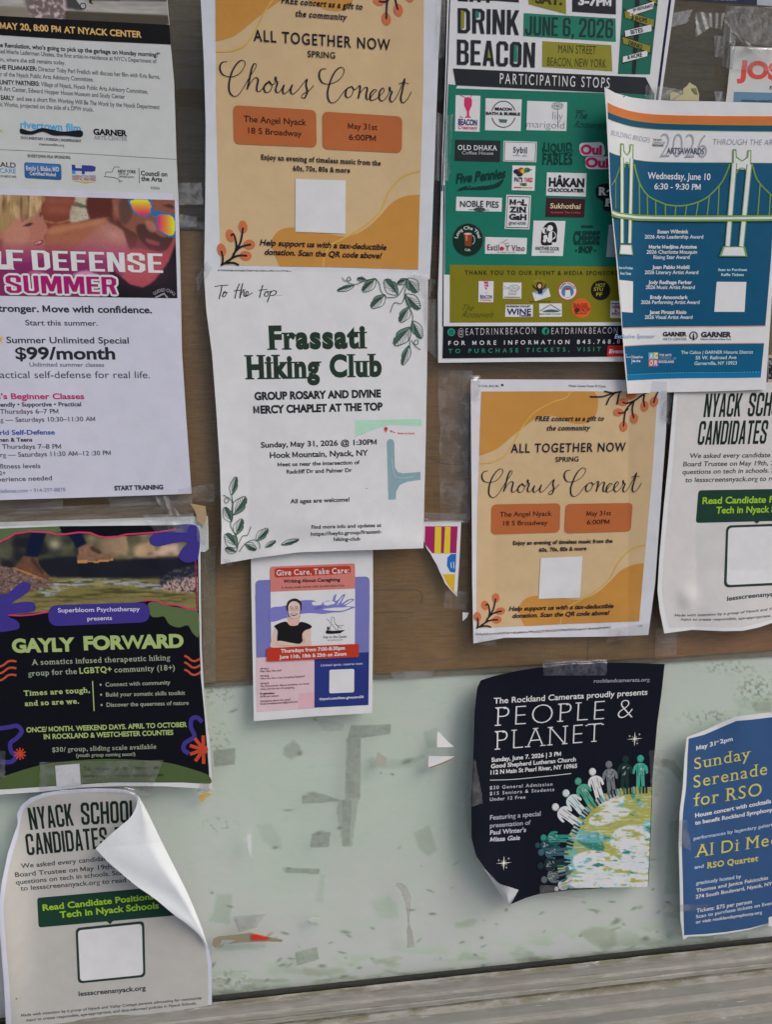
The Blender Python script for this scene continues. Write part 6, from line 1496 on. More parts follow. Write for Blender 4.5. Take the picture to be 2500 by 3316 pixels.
P.q([(272, 1340), (266, 1462), (225, 1410), (190, 1340)], (222, 152, 36), 1)
P.finish()

# ---- curling school candidates poster, bottom left
def hL(u, v):
    return .0020 + .020 * np.exp(-((u) / .10) ** 2) * np.clip(np.sin(np.pi * np.clip((v - .05) / .95, 0, 1)), 0, 1) + .010 * np.exp(-((u - .93) / .22) ** 2) * np.clip(1 - v * 1.6, 0, 1) + .006 * np.exp(-(v / .10) ** 2)
P = Poster('school_candidates_poster', 'bottom left school candidates poster with its top corner folded forward', 'poster',
           pts(zH1, (128, 310), (160, 245), (230, 190), (330, 155), (450, 135), (700, 120), (900, 125), (990, 145), (1030, 170)),
           pts(zH1, (1030, 170), (1085, 265), (1150, 400), (1240, 590), (1400, 915), (1500, 1150), (1560, 1310), (1588, 1420), (1590, 1825)), pts(zH1, (50, 1990), (800, 1905), (1590, 1825)),
           pts(zH1, (128, 310), (134, 385), (100, 480), (60, 600), (12, 830), (-8, 1000), (0, 1200), (30, 1600), (50, 1990)), hL, .0014, .0008, (176, 178, 190), e=0.60, group='school candidates posters', seed=101)
ALLP['scL'] = P; P.fr = zH1
P.part('printed_ground')
P.q(np.vstack([crom([(160, 330), (190, 262), (260, 215), (350, 180), (470, 160), (700, 146), (900, 150), (990, 170), (1022, 190)]), [(1070, 300), (1220, 600), (1380, 920), (1480, 1150), (1545, 1330), (1560, 1450), (1562, 1796), (800, 1880), (90, 1960)], crom([(72, 1600), (38, 1200), (28, 1000), (48, 830), (90, 620), (165, 400)])[:-3]]), (162, 160, 155), 1)
P.part('heading_lettering')
P.T('NYACK', 228, 432, 556, 398, 168, GN, 'blk', lay=2); P.T('SCHOOL', 612, 394, 1030, 372, 166, GN, 'blk', lay=2); P.T('CANDIDATES', 205, 622, 812, 566, 160, GN, 'blk', lay=2); P.T('TO', 868, 560, 1010, 550, 150, GN, 'blk', lay=2)
P.part('body_lettering')
L2('We asked every candidate running for', 158, 718, 1120, 630, 34, CT, .014); L2('Board Trustee on May 19th, 2026', 115, 784, 1000, 708, 34, CT, .014); L2('questions on tech in schools. Scan code', 120, 840, 1080, 750, 34, CT, .014); L2('to lessscreensnyack.org to read candi', 155, 886, 1090, 810, 34, CT, .014)
P.part('printed_box'); P.rr([(278, 940), (1060, 870), (1330, 1070), (290, 1162)], 22, (24, 52, 42), 2); P.q([(800, 1115), (850, 1111), (826, 1138)], (24, 52, 42), 2.5)
P.part('heading_lettering'); P.T('Read Candidate Positions on', 322, 1036, 1260, 938, 44, (130, 166, 42), .028, lay=4); P.T('Tech in Nyack Schools', 450, 1090, 1192, 1018, 46, (130, 166, 42), .028, lay=4)
P.part('printed_frame'); P.rr([(566, 1166), (1082, 1112), (1092, 1532), (584, 1582)], 38, (34, 52, 46), 2); P.rr([(584, 1184), (1064, 1134), (1074, 1516), (602, 1564)], 28, (198, 200, 212), 3)
P.part('body_lettering'); L2('lessscreensnyack.org', 590, 1676, 1094, 1630, 34, CT, .028); L2('Made with intention by a group of Nyack and Valley Cottage parents advocating for community', 158, 1830, 1516, 1698, 20, CT, .014, it=.1); L2('input to create responsible, age-appropriate, and data-informed policies in Nyack Schools.', 198, 1866, 1474, 1738, 20, CT, .014, it=.1)
P.ell(123, 1696, 7, 7, (110, 104, 100), 2)
P.finish()

def fold(parent, fr, edge_a, edge_b, nu, prof, col, label, e=None):
    """a sheet corner turned over: ruled surface from the crease (edge_a) to the free edge (edge_b)"""
    a, b = resample(crom(fr(np.array(edge_a, float))), nu), resample(np.vstack([crom(fr(np.array(k_, float))) for k_ in edge_b]), nu)
    nt_ = 24; V = []; t = np.linspace(0, 1, nt_)
    for k in t:
        p = a * (1 - k) + b * k
        s_ = np.linspace(0, 1, nu)
        V.append(ray_to(p[:, 0], p[:, 1], prof(s_, k)))
    V = np.concatenate(V); m = len(V)
    f = [(j * nu + i, (j + 1) * nu + i, (j + 1) * nu + i + 1, j * nu + i + 1) for j in range(nt_ - 1) for i in range(nu - 1)]
    V2 = V + [0, .0002, 0]; f2 = [tuple(m + q for q in x[::-1]) for x in f]
    o = mesh_obj('folded_corner', np.vstack([V, V2]), f + f2, ink(alb(col, e), .6), parent.root, parent.org)
    o['label'] = label
    return o

# crease runs down the right side; the free edge comes from the top, over the tip, back to the bottom
P = ALLP['scL']
def pf(s_, k):
    base = ALLP['scL'].base + .0030 + .012 * np.clip(1 - s_ * .8, 0, 1)
    return base + .0085 * np.sin(np.pi * np.minimum(.5, k * 2.0)) * np.sin(np.pi * np.clip(s_ * .9 + .08, 0, 1)) ** .7 + .007 * k * np.sin(np.pi * np.clip(s_, 0, 1)) + .0007 * np.sin(s_ * 11 + k * 5 + 1) * np.clip(s_ * 4, 0, 1) * np.clip(4 - s_ * 4, 0, 1)
fold(P, zH1, [(1036, 172), (1085, 258), (1150, 390), (1240, 575), (1400, 893), (1500, 1130), (1562, 1312)],
     [[(1036, 186), (1020, 262), (975, 340), (900, 405), (815, 478), (716, 570)], [(716, 570), (800, 660), (905, 752), (1030, 855), (1160, 945), (1300, 1062), (1400, 1135), (1490, 1215), (1558, 1312)]], 120, pf, (184, 188, 204), 'blank white back of the corner folded forward', .6)

# ---- choir poster, navy
def hN(u, v):
    return .0012 + .010 * np.exp(-(u / .13) ** 2) * (.35 + .65 * np.sin(np.pi * np.clip(v, 0, 1))) + .012 * np.clip(.28 - u, 0, 1) / .28 * np.clip(v - .72, 0, 1) / .28 + .006 * np.exp(-(v / .06) ** 2) * np.clip(1 - u * 2, 0, 1)
P = Poster('choir_poster', 'navy people and planet choir poster with curled left edge and stick figures round a globe', 'poster',
           pts(zH2, (190, 250), (300, 215), (480, 175), (690, 142), (900, 116), (1150, 108), (1400, 113), (1650, 122)), pts(zH2, (1650, 122), (1625, 350), (1590, 600), (1570, 830), (1555, 1000), (1535, 1600), (1520, 1885)),
           pts(zH2, (420, 2030), (550, 1975), (660, 1944), (900, 1916), (1200, 1896), (1520, 1885)), pts(zH2, (190, 250), (160, 310), (140, 500), (128, 900), (113, 1200), (116, 1500), (150, 1640), (230, 1755), (330, 1900), (420, 2030)),
           hN, .0010, .0005, (14, 17, 28), e=0.58, seed=111, rough=.5)
ALLP['choir'] = P; P.fr = zH2; CW_ = (206, 196, 198)
def globe(X, Y):
    c = Cv(X, Y, (196, 200, 216))
    n1, n2, n3 = c.n(190, 130, 5, 4), c.n(150, 100, 9, 4), c.n(90, 60, 13, 4)
    c.fill(np.clip((n1 - .44) * 14, 0, 1), (96, 152, 152)); c.fill(np.clip((n2 - .50) * 16, 0, 1), (150, 146, 72)); c.fill(np.clip((n3 - .60) * 18, 0, 1), (44, 112, 100))
    c.fill(c.mp([(1300, 1120), (1520, 1110), (1540, 1250), (1480, 1390), (1330, 1470), (1190, 1490), (1060, 1420), (1000, 1320), (1100, 1230), (1260, 1180)], 1) * np.clip((c.n(50, 40, 44, 2) - .25) * 9, 0, 1), (152, 148, 72), .95)
    c.fill(c.mp([(960, 1490), (1080, 1470), (1170, 1560), (1140, 1620), (1060, 1590), (970, 1540)], 1), (44, 108, 96), .95)
    c.fill(c.mp([(940, 1420), (1060, 1430), (1170, 1480), (1130, 1540), (960, 1520)], 1) * np.clip((c.n(40, 30, 46, 2) - .3) * 9, 0, 1), (96, 156, 164), .8)
    for q in ([(1140, 1190), (1230, 1150), (1320, 1170), (1320, 1220), (1210, 1260), (1130, 1250)], [(1060, 1340), (1200, 1260), (1360, 1270), (1340, 1330), (1150, 1400), (1060, 1390)], [(1260, 1440), (1380, 1400), (1440, 1430), (1380, 1500), (1540, 1480), (1540, 1640), (1360, 1600), (1220, 1560)],
              [(930, 1650), (1100, 1600), (1280, 1660), (1290, 1740), (1150, 1790), (960, 1760)], [(910, 1800), (1200, 1780), (1540, 1800), (1520, 1890), (960, 1900)], [(1320, 1660), (1460, 1620), (1530, 1700), (1500, 1780), (1360, 1750)]):
        c.fill(c.mp(q, 1) * np.clip((c.n(70, 16, int(q[0][0]), 3) - .30) * 8, 0, 1), (204, 208, 222), .95)
    c.fill(np.clip((c.n(46, 6, 71, 3) - .60) * 10, 0, 1), (60, 130, 122), .3); c.fill(np.clip((c.n(60, 7, 72, 3) - .60) * 10, 0, 1), (200, 206, 216), .4); c.fill(np.clip((c.n(50, 6, 73, 3) - .62) * 10, 0, 1), (120, 122, 80), .2)
    c.fill(c.mp([(1070, 1720), (1120, 1700), (1175, 1715), (1120, 1730)], 0), (36, 100, 90), .9)
    return c.c
P.part('globe_print'); P.cur = 'globe_print'
arcp = [(905, 1908), (860, 1790), (850, 1700), (870, 1560), (910, 1440), (980, 1320), (1060, 1230), (1180, 1150), (1300, 1110), (1420, 1098), (1530, 1095)]
gx, gy = crom(arcp, n=8).T
# the globe's left rim follows the arc: rows run from the arc to the right edge
nr = 120
P.layer = 1
yy = np.linspace(1098, 1888, nr)
oy = np.argsort(gy); xl = np.interp(yy, gy[oy], gx[oy]); xr = np.interp(yy, [1095, 1600, 1885], [1548, 1530, 1516])
u = np.linspace(0, 1, 110); GXX = xl[:, None] * (1 - u) + xr[:, None] * u; GYY = yy[:, None] + 0 * u + 12 * (1 - u) * np.clip((yy[:, None] - 1800) / 90, 0, 1)
rgb = alb(globe(GXX, GYY).clip(0, 255), .58).reshape(-1, 3)
P.add(P.fr(np.stack([GXX, GYY], -1).reshape(-1, 2)), [(j * 110 + i, (j + 1) * 110 + i, (j + 1) * 110 + i + 1, j * 110 + i + 1) for j in range(nr - 1) for i in range(109)], None, 1, rgb)
rsf = np.random.RandomState(8)
def person(x, y, ang, col, k=1.0, dark=False):
    """printed stick figure: round head, rounded torso, arms out, two legs; ang = lean towards the globe"""
    P.part('printed_figure'); c_, s_ = math.cos(math.radians(ang)), math.sin(math.radians(ang))
    f = lambda pts_: [(x + (a * c_ - b * s_) * k, y + (a * s_ + b * c_) * k) for a, b in pts_]
    P.ell(x, y, 30 * k, 32 * k, col, 4, n=20)
    P.blob(f([(-30, 42), (0, 36), (30, 42), (60, 70), (66, 120), (48, 128), (40, 90), (34, 130), (36, 240), (12, 250), (2, 160), (-8, 250), (-34, 244), (-34, 130), (-40, 90), (-52, 130), (-68, 122), (-58, 70)]), col, 4, 5)
    d = (30, 34, 44)
    for q in ([(-24, 60), (-20, 150)], [(22, 60), (20, 150)], [(1, 130), (1, 240)]):
        P.line(f(q), 3.5, d, 5)
    for i in range(9):
        a, b = rsf.uniform(-24, 24), rsf.uniform(55, 140); P.line(f([(a, b), (a + 12, b - 14)]), 2.2, (214, 216, 222) if not dark else (60, 80, 76), 5.3 + i * .05)
    P.ring(x, y, 26 * k, 27 * k, 2, d, 5, 20, 250)
FGS = [(1457, 872, 0, (58, 140, 122), .92), (1338, 876, 2, (24, 46, 44), .92), (1206, 918, -6, (100, 104, 108), .92), (1076, 976, -16, (196, 196, 202), .95), (962, 1052, -30, (70, 140, 116), .92), (866, 1146, -42, (176, 196, 188), .95), (782, 1256, -54, (196, 196, 206), .95),
       (664, 1722, -98, (26, 46, 48), .85), (640, 1560, -90, (30, 70, 74), .7), (688, 1500, -88, (46, 120, 108), .85), (668, 1616, -92, (52, 84, 96), .85), (692, 1832, -110, (84, 92, 92), .85), (790, 1906, -120, (170, 170, 178), .6)]
for g in FGS: person(*g)
# fringe of small strokes where the figures' feet meet the globe
P.part('printed_rays')
ar = crom(arcp, n=14)
for i in range(4, len(ar) - 2, 3):
    p = ar[i]; d = ar[i + 1] - ar[i - 1]; d = d / np.hypot(*d); nn = np.array([-d[1], d[0]]); nn = nn if nn[0] < 0 or nn[1] < 0 else -nn
    col = [(30, 34, 48), (96, 150, 150), (150, 148, 80), (40, 100, 92), (30, 34, 48)][i // 3 % 5]
    P.line([p - nn * 52, p + nn * 6], 13, col, 6 + (i % 5) * .1)
P.part('heading_lettering')
P.T('PEOPLE &', 300, 618, 1394, 548, 150, CW_, -.026, sf=True, lay=1); P.T('PLANET', 298, 808, 1160, 738, 152, CW_, -.026, sf=True, lay=1)
P.part('body_lettering')
TT(1086, 270, 1530, 258, 28, 'rocklandcamerata.org', (130, 132, 142), 0); TT(292, 436, 1512, 364, 44, 'The Rockland Camerata proudly presents', CW_, .014)
TT(274, 898, 826, 848, 32, 'Sunday, June 7. 2026 | 3 PM', CW_, .028); TT(270, 948, 944, 892, 32, 'Good Shepherd Lutheran Church', CW_, .028); TT(266, 998, 954, 944, 32, '112 N Main St Pearl River, NY 10965', CW_, .028)
P.line([(262, 1042), (450, 1036), (700, 1012), (908, 990)], 5, CW_, 1, True)
TT(260, 1116, 758, 1086, 26, '$20 General Admission', (164, 164, 172), 0, sp=.18); TT(260, 1162, 772, 1128, 26, '$15 Seniors & Students', (164, 164, 172), 0, sp=.18); TT(260, 1208, 543, 1188, 26, 'Under 12 Free', (164, 164, 172), 0, sp=.12)
TT(262, 1358, 664, 1324, 36, 'Featuring a special', (150, 150, 160), 0); TT(262, 1420, 584, 1394, 34, 'presentation of', (150, 150, 160), 0); TT(262, 1476, 548, 1452, 34, 'Paul Winter\'s', (164, 164, 174), .028); TT(260, 1530, 500, 1514, 34, 'Missa Gaia', (164, 164, 174), .028, it=.2)
for x, y in ((1412, 715), (372, 1700)):
    P.part('printed_star'); P.q([(x - 64, y + 4), (x - 6, y - 4), (x + 2, y - 58), (x + 6, y - 5), (x + 62, y - 6), (x + 6, y + 5), (x - 2, y + 60), (x - 7, y + 5)], (214, 200, 170), 2); P.ell(x, y, 10, 10, (232, 222, 196), 3)
    for a in (.6, 2.3, 3.9, 5.4): P.line([(x, y), (x + 30 * math.cos(a), y + 30 * math.sin(a))], 2.5, (180, 168, 146), 2.5 + a * .05)
    for dx, dy in ((38, -36), (-40, -22), (20, 36)): P.q([(x + dx - 7, y + dy), (x + dx, y + dy - 8), (x + dx + 7, y + dy), (x + dx, y + dy + 8)], (150, 150, 160), 2)
P.finish()
def pf2(s_, k):
    return .014 + .008 * np.sin(np.pi * np.minimum(.5, k * 1.6)) + .004 * k + .0012 * np.sin(s_ * 9 + k * 4)
fold(P, zH2, [(216, 1748), (270, 1830), (330, 1925), (375, 1985), (412, 2040)], [[(226, 1752), (280, 1808), (335, 1862), (410, 1888), (490, 1914)], [(490, 1914), (455, 1975), (420, 2040)]], 60, pf2, (196, 196, 212), 'small white turned up corner', .54)

# ---- serenade poster, right edge
P = Poster('serenade_poster', 'blue serenade concert poster with yellow serif lettering at the lower right edge', 'poster',
           pts(zH3, (208, 455), (340, 408), (480, 345), (600, 292), (700, 282), (885, 262), (1100, 240)), pts(zH3, (1100, 240), (1100, 1870)), pts(zH3, (178, 2070), (215, 2044), (380, 2040), (520, 2026), (700, 2000), (885, 1945), (1100, 1890)),
           pts(zH3, (208, 455), (190, 600), (175, 850), (150, 1050), (142, 1300), (150, 1600), (155, 1900), (178, 2070)), lambda u, v: .0012 + .007 * np.exp(-(u / .16) ** 2) * np.sin(np.pi * np.clip(v, .05, 1)) + .003 * np.sin(7 * u + 1) ** 2 * (v < .3) * (.3 - v) * 3, .0009, .0008, (196, 198, 206), e=0.58, seed=121)
ALLP['ser'] = P; P.fr = zH3; YE = (178, 168, 80); WH2 = (190, 196, 206)
P.part('printed_ground'); P.q(np.vstack([[(222, 470), (350, 436), (480, 380), (600, 328), (720, 318), (885, 298), (1080, 272), (1080, 1860), (885, 1930), (700, 1978), (520, 2006), (360, 2022), (186, 2032)], crom([(182, 1900), (176, 1600), (168, 1300), (178, 1050), (202, 850), (214, 600)])]), (46, 74, 112), 1)
P.part('heading_lettering')
P.T('Sunday', 268, 714, 720, 626, 90, YE, 0, sf=True, lay=2); P.T('Serenade', 262, 860, 846, 752, 94, YE, 0, sf=True, lay=2); P.T('for RSO', 256, 1008, 802, 920, 100, YE, 0, sf=True, lay=2); P.T('Al Di Meola', 270, 1414, 1060, 1290, 96, YE, 0, sf=True, lay=2)
P.T('RSO Quartet', 366, 1500, 778, 1440, 44, YE, .028, sf=True, lay=2)
P.part('body_lettering')
L2('May 31', 282, 562, 440, 520, 34, WH2, .028, it=.1); L2('st', 442, 500, 464, 494, 14, WH2, .028); L2('2pm', 472, 508, 574, 484, 32, WH2, .028)
L2('House concert with cocktails', 274, 1096, 878, 980, 32, WH2, .028); L2('to benefit Rockland Symphony', 272, 1154, 890, 1046, 30, WH2, .028); L2('performances by legendary guitarist', 262, 1276, 920, 1158, 26, (164, 176, 194), .014)
L2('and', 268, 1504, 340, 1494, 26, (164, 176, 194), .014); L2('graciously hosted by', 280, 1632, 640, 1576, 28, (170, 182, 198), .014); L2('Thomas and Janice Falcicchio', 282, 1690, 854, 1588, 28, WH2, .014); L2('274 South Boulevard, Nyack, NY', 278, 1742, 886, 1634, 28, WH2, .014)
L2('Tickets: $75 per person', 284, 1852, 724, 1778, 30, WH2, .014); L2('Scan to purchase tickets on Eventbrite', 280, 1898, 990, 1770, 26, (170, 182, 198), .014); L2('or visit rocklandsymphony.org', 278, 1940, 806, 1860, 24, WH2, .014)
P.part('printed_panel'); P.rr([(858, 1888), (1040, 1848), (1040, 1920), (858, 1962)], 8, (196, 198, 206), 2)
P.finish()

# ================================================================== tape, scraps and residue
def tape(label, q, over=(), mat=TAPE, hh=None, cat='tape', name='clear_tape', wav=.0003, seed=1, curl=None):
    """q: TL,TR,BR,BL photo pixels; the strip rides over the listed posters"""
    q = np.asarray(q, float); nx, ny = 26, 16
    u, v = np.meshgrid(np.linspace(0, 1, nx), np.linspace(0, 1, ny))
    P_ = ((1 - u) * (1 - v))[..., None] * q[0] + (u * (1 - v))[..., None] * q[1] + (u * v)[..., None] * q[2] + ((1 - u) * v)[..., None] * q[3]
    rs = np.random.RandomState(seed + abs(int(q[0][0])))
    jit = np.zeros_like(P_); jit[:, 0, 0] = rs.normal(0, 1.6, ny); jit[:, -1, 0] = rs.normal(0, 1.6, ny); P_ = P_ + jit
    x, y = P_[..., 0].ravel(), P_[..., 1].ravel()
    h = np.full(x.shape, .00035)
    for k in over:
        p = ALLP[k]; e = np.vstack([crom(p.edge[0]), crom(p.edge[1]), crom(p.edge[2])[::-1], crom(p.edge[3])[::-1]])
        ins = np.zeros(x.shape, bool)
        for (x0, y0), (x1, y1) in zip(e, np.roll(e, -1, 0)):
            if y0 != y1:
                ins ^= ((y < y0) != (y < y1)) & (x < (x1 - x0) * (y - y0) / (y1 - y0) + x0)
        hp = p.h(x, y) + .0013
        h = np.where(ins, np.maximum(h, hp), h)
    hg = h.reshape(ny, nx)
    for _ in range(3):
        pd = np.pad(hg, 1, 'edge'); av = (pd[:-2, 1:-1] + pd[2:, 1:-1] + pd[1:-1, :-2] + pd[1:-1, 2:]) / 4
        hg = np.maximum(hg, av)
    hg = hg + wav * (1 + np.sin(u * rs.uniform(6, 16) + rs.uniform(0, 6) + v * rs.uniform(-5, 9)))
    if curl is not None:
        hg = hg + curl(u, v)
    V = ray_to(x, y, hg.ravel())
    m = len(V); f = [(j * nx + i, (j + 1) * nx + i, (j + 1) * nx + i + 1, j * nx + i + 1) for j in range(ny - 1) for i in range(nx - 1)]
    o = mesh_obj(name, V, f, mat)
    return tag(o, label, cat)


def Tq(fr, *p): return fr(np.array(p, float))
tape('milky square of tape with a dark blot beside the film poster', Tq(zS1, (112, 1458), (298, 1458), (318, 1632), (118, 1636)), (), TAPE2)
tape('crumpled tape strip with a bent end beside the beach photograph', Tq(zS1, (125, 1705), (265, 1735), (262, 1812), (128, 1810)), (), TAPE2, wav=.001)
tape('faint wide tape band below the crumpled strip, left of the upper concert poster', Tq(zS1, (128, 1760), (332, 1770), (330, 1830), (128, 1822)), (), TAPE)
tape('tape over the lower left corner of the upper concert poster', Tq(zG3, (-10, 175), (62, 58), (100, 110), (0, 265)), ('ch2', 'club'), TAPE)
tape('tape on the top right corner of the hiking club poster', Tq(zG3, (1480, 128), (1650, 190), (1600, 330), (1500, 230)), ('ch2', 'club'), TAPE)
tape('narrow tape hanging at the right side of the hiking club poster top', Tq(zG3, (1570, 320), (1668, 318), (1668, 750), (1585, 660)), ('club',), HAZY)
tape('upright milky tape strip between the upper concert and food crawl posters', Tq(zS2, (132, 650), (166, 660), (150, 1045), (112, 1040)), ('crawl',), HAZY)
tape('thin upright tape strip on the left margin of the food crawl poster', Tq(zC, (98, 780), (138, 775), (112, 1222), (80, 1222)), ('crawl',), TAPE)
tape('hazy strip standing in for a reflection at the upper left of the food crawl poster', Tq(zS2, (138, -20), (182, -20), (178, 330), (134, 345)), ('ch2', 'crawl'), HAZY)  # hazy film put where the grey strip is a reflection
tape('tape bridging the food crawl poster edge above the awards poster', Tq(zE, (534, 768), (668, 782), (660, 905), (530, 890)), ('crawl',), HAZY)
tape('tape stub on the glass left of the yellow paper scrap', Tq(zE, (668, 780), (870, 815), (868, 905), (664, 900)), (), TAPE2)
tape('jagged milky tape patch at the top right beside the navy frame line', Tq(zS5, (345, 180), (600, 130), (520, 320), (300, 375)), (), TAPE2)
tape('folded milky tape patch in the middle of the top right glass', Tq(zS5, (640, 165), (840, 180), (830, 380), (640, 510)), (), TAPE2)
tape('clear tape square with air bubbles at the top right', Tq(zS5, (830, 180), (1035, 185), (985, 405), (815, 370)), (), TAPE)
tape('upright tape scrap left of the red lettered poster', Tq(zS5, (885, 485), (1010, 495), (1005, 785), (895, 775)), (), HAZY)
tape('crinkled tape bunch over the top left corner of the red lettered poster', Tq(zS5, (1032, 240), (1180, 520), (1130, 950), (990, 900)), ('jos',), TAPE2, wav=.0022)
tape('twisted shiny tape fold running over the red lettered poster top', Tq(zS5, (1040, 280), (1110, 420), (1585, 760), (1300, 640)), ('jos',), TAPE2, wav=.002)
tape('broad clear tape over the red lettered poster', Tq(zS5, (1090, 640), (1668, 640), (1668, 960), (1090, 945)), ('jos',), TAPE)
tape('wide clear tape sheet across the top right corner', Tq(zS5, (1040, 90), (1700, 100), (1700, 640), (1045, 560)), (), TAPE)
tape('small tape stub right above the awards poster', Tq(zS5, (890, 1245), (1055, 1235), (1040, 1390), (900, 1385)), (), TAPE2)
tape('long packing tape band along the bottom of the self defense poster', Tq(zS6, (-20, 140), (485, 125), (485, 210), (-20, 222)), ('class',), HAZY)
tape('tape piece under the start training line', Tq(zS6, (830, 118), (1480, 90), (1480, 160), (850, 195)), ('class',), HAZY)
tape('tape square at the lower right corner of the self defense poster', Tq(zS6, (1370, 60), (1656, 10), (1655, 152), (1390, 160)), ('class',), TAPE)
tape('wrinkled packing tape between the self defense and hiking group posters', Tq(zS6, (-20, 215), (1480, 140), (1500, 275), (-20, 345)), ('sheet', 'hike'), PACK, wav=.0009)
tape('bright crumpled tape fold above the purple shape', Tq(zS6, (1180, 112), (1290, 108), (1388, 262), (1290, 255)), (), TAPE2, wav=.0022)
tape('clear tape across the top right of the hiking group poster', Tq(zG6, (1080, 60), (1480, 60), (1420, 200), (1180, 190)), ('sheet', 'hike'), TAPE, wav=.0007)
tape('clear tape on the right margin of the white backing sheet', Tq(zG6, (1500, 150), (1585, 120), (1560, 300), (1500, 260)), ('sheet', 'hike'), HAZY)
tape('tape square at the lower right corner of the hiking group poster', Tq(zG6, (1530, 2100), (1600, 2105), (1595, 2195), (1500, 2170)), ('hike',), TAPE2)
tape('wide clear tape across the green foot of the hiking group poster', Tq(zG6, (305, 1945), (1240, 1930), (1140, 2200), (300, 2160)), ('hike', 'scL'), TAPE)
tape('clear tape strip at the left foot of the hiking group poster', Tq(zG6, (-30, 1860), (40, 1860), (40, 2060), (-30, 2060)), ('hike',), TAPE)
tape('small tape under the lower left corner of the hiking club poster', Tq(zS3, (560, 760), (668, 790), (628, 840), (590, 822)), ('club',), TAPE2)
tape('milky tape above the torn flyer scrap', Tq(zG4, (70, 930), (370, 950), (370, 1000), (70, 998)), ('torn', 'club'), HAZY)
tape('clear tape across the tip of the torn flyer scrap', Tq(zG4, (205, 1450), (360, 1455), (345, 1575), (198, 1560)), ('torn',), TAPE)
tape('clear tape under the lower left corner of the lower concert poster', Tq(zG4, (400, 1720), (545, 1730), (540, 1822), (430, 1800)), ('ch1',), TAPE)
tape('clear tape under the lower right corner of the lower concert poster', Tq(zG4, (1290, 1700), (1560, 1660), (1555, 1740), (1270, 1790)), ('ch1',), TAPE)
tape('upright tape on the left edge of the lower concert poster top', Tq(zG4, (360, 30), (440, 30), (430, 200), (365, 200)), ('ch1',), TAPE)
tape('milky tape between the lower concert and right school posters', Tq(zG5, (100, 160), (200, 165), (170, 440), (110, 380)), ('ch1', 'scR'), TAPE2)
tape('scuffed tape at the top edge of the choir poster', Tq(zH2, (682, 85), (1194, 82), (1186, 212), (684, 212)), ('choir',), m_film('choir_tape', (.36, .36, .5), .05, .20, .42, .58, 150, .07, .2))
tape('clear tape on the left edge of the choir poster', Tq(zH2, (0, 900), (148, 880), (204, 1225), (60, 1270)), ('choir',), HAZY)
tape('clear tape on the right edge of the choir poster', Tq(zH2, (1525, 808), (1640, 800), (1620, 1150), (1545, 1170)), ('choir',), TAPE)
tape('clear tape on the foot of the choir poster', Tq(zH2, (660, 1875), (1040, 1890), (1010, 1980), (655, 1950)), ('choir',), HAZY)
tape('clear tape on the left edge of the serenade poster', Tq(zH3, (80, 1130), (210, 1110), (246, 1362), (90, 1300)), ('ser',), TAPE)
tape('clear tape at the lower left of the serenade poster', Tq(zH3, (30, 1790), (375, 1785), (372, 1830), (30, 1850)), ('ser',), TAPE)
tape('glassy tape corner under the workshop handbill', Tq(zH4, (690, 215), (858, 250), (855, 300), (720, 300)), (), TAPE)
tape('tape remnant on the shelf strip right of the handbill', Tq(zS4, (85, 660), (260, 655), (255, 680), (95, 695)), (), TAPE2)
tape('faint upright tape band on the cardboard left of the lower concert poster', Tq(R1, (1420, 1200), (1530, 1200), (1525, 1680), (1425, 1680)), (), TAPE)
tape('faint tape square on the cardboard below the awards poster strip', Tq(R1, (2130, 1960), (2200, 1960), (2190, 2120), (2120, 2125)), (), TAPE)


def scrap(name, label, cat, poly, col, h=.0008, tilt=(0, 0), rough=.7, parts=(), e=None):
    """small torn paper piece with its own thickness; tilt raises one side off the glass"""
    p = np.asarray(poly, float); c = p.mean(0); s_ = np.abs(p - c).max()
    hh = h + tilt[0] * (p[:, 0] - c[0]) / s_ + tilt[1] * (p[:, 1] - c[1]) / s_
    f = ray_to(p[:, 0], p[:, 1], hh); b = f + [0, .0004, 0]; n = len(p)
    T_ = tri(p); fs = [t[::-1] for t in T_] + [tuple(n + i for i in t) for t in T_] + [(i, (i + 1) % n, n + (i + 1) % n, n + i) for i in range(n)]
    o = mesh_obj(name, np.vstack([f, b]), fs, ink(alb(col, e), rough), None, tuple(f.mean(0)), smooth=False)
    tag(o, label, cat)
    return o


scrap('paper_scrap', 'white torn paper triangle, upper of the two near the choir poster', 'paper scrap', Tq(zH4, (1408, 303), (1430, 320), (1470, 365), (1505, 392), (1470, 396), (1405, 396)), (206, 206, 206), .0025, (-.001, .001))
scrap('paper_scrap', 'white paper sliver, lower of the two near the choir poster', 'paper scrap', Tq(zH4, (1357, 450), (1510, 451), (1440, 485), (1354, 516)), (210, 210, 208), .002, (0, .001))
scrap('rust_stain', 'brown torn edge under the lower white paper sliver', 'paper scrap', Tq(zH4, (1354, 516), (1440, 485), (1512, 455), (1445, 492), (1356, 521)), (140, 110, 66), .0015)
scrap('paper_scrap', 'thin upright white paper shard on the green panel', 'paper scrap', Tq(zH4, (290, 905), (314, 911), (317, 1048), (293, 985)), (214, 214, 226), .004, (.0006, 0), e=.5)
scrap('paper_scrap', 'tiny bent sliver leaning on the upright white shard', 'paper scrap', Tq(zH4, (272, 925), (290, 945), (294, 985), (284, 960)), (196, 196, 206), .003)
scrap('paper_scrap', 'tiny white paper flake beside the lower concert poster', 'paper scrap', Tq(zG4, (322, 1592), (364, 1594), (350, 1625), (322, 1648)), (190, 190, 190), .0015)
scrap('paper_scrap', 'pale yellow torn paper above the awards poster', 'paper scrap', Tq(zE, (750, 835), (768, 822), (830, 848), (866, 856), (872, 800), (905, 775), (925, 745), (950, 762), (985, 780), (1012, 850), (1010, 912), (755, 905)), (168, 162, 124), .0008)
scrap('dark_scrap', 'brown torn end on the yellow scrap', 'paper scrap', Tq(zE, (945, 800), (985, 795), (1000, 850), (975, 842)), (120, 110, 82), .0014)
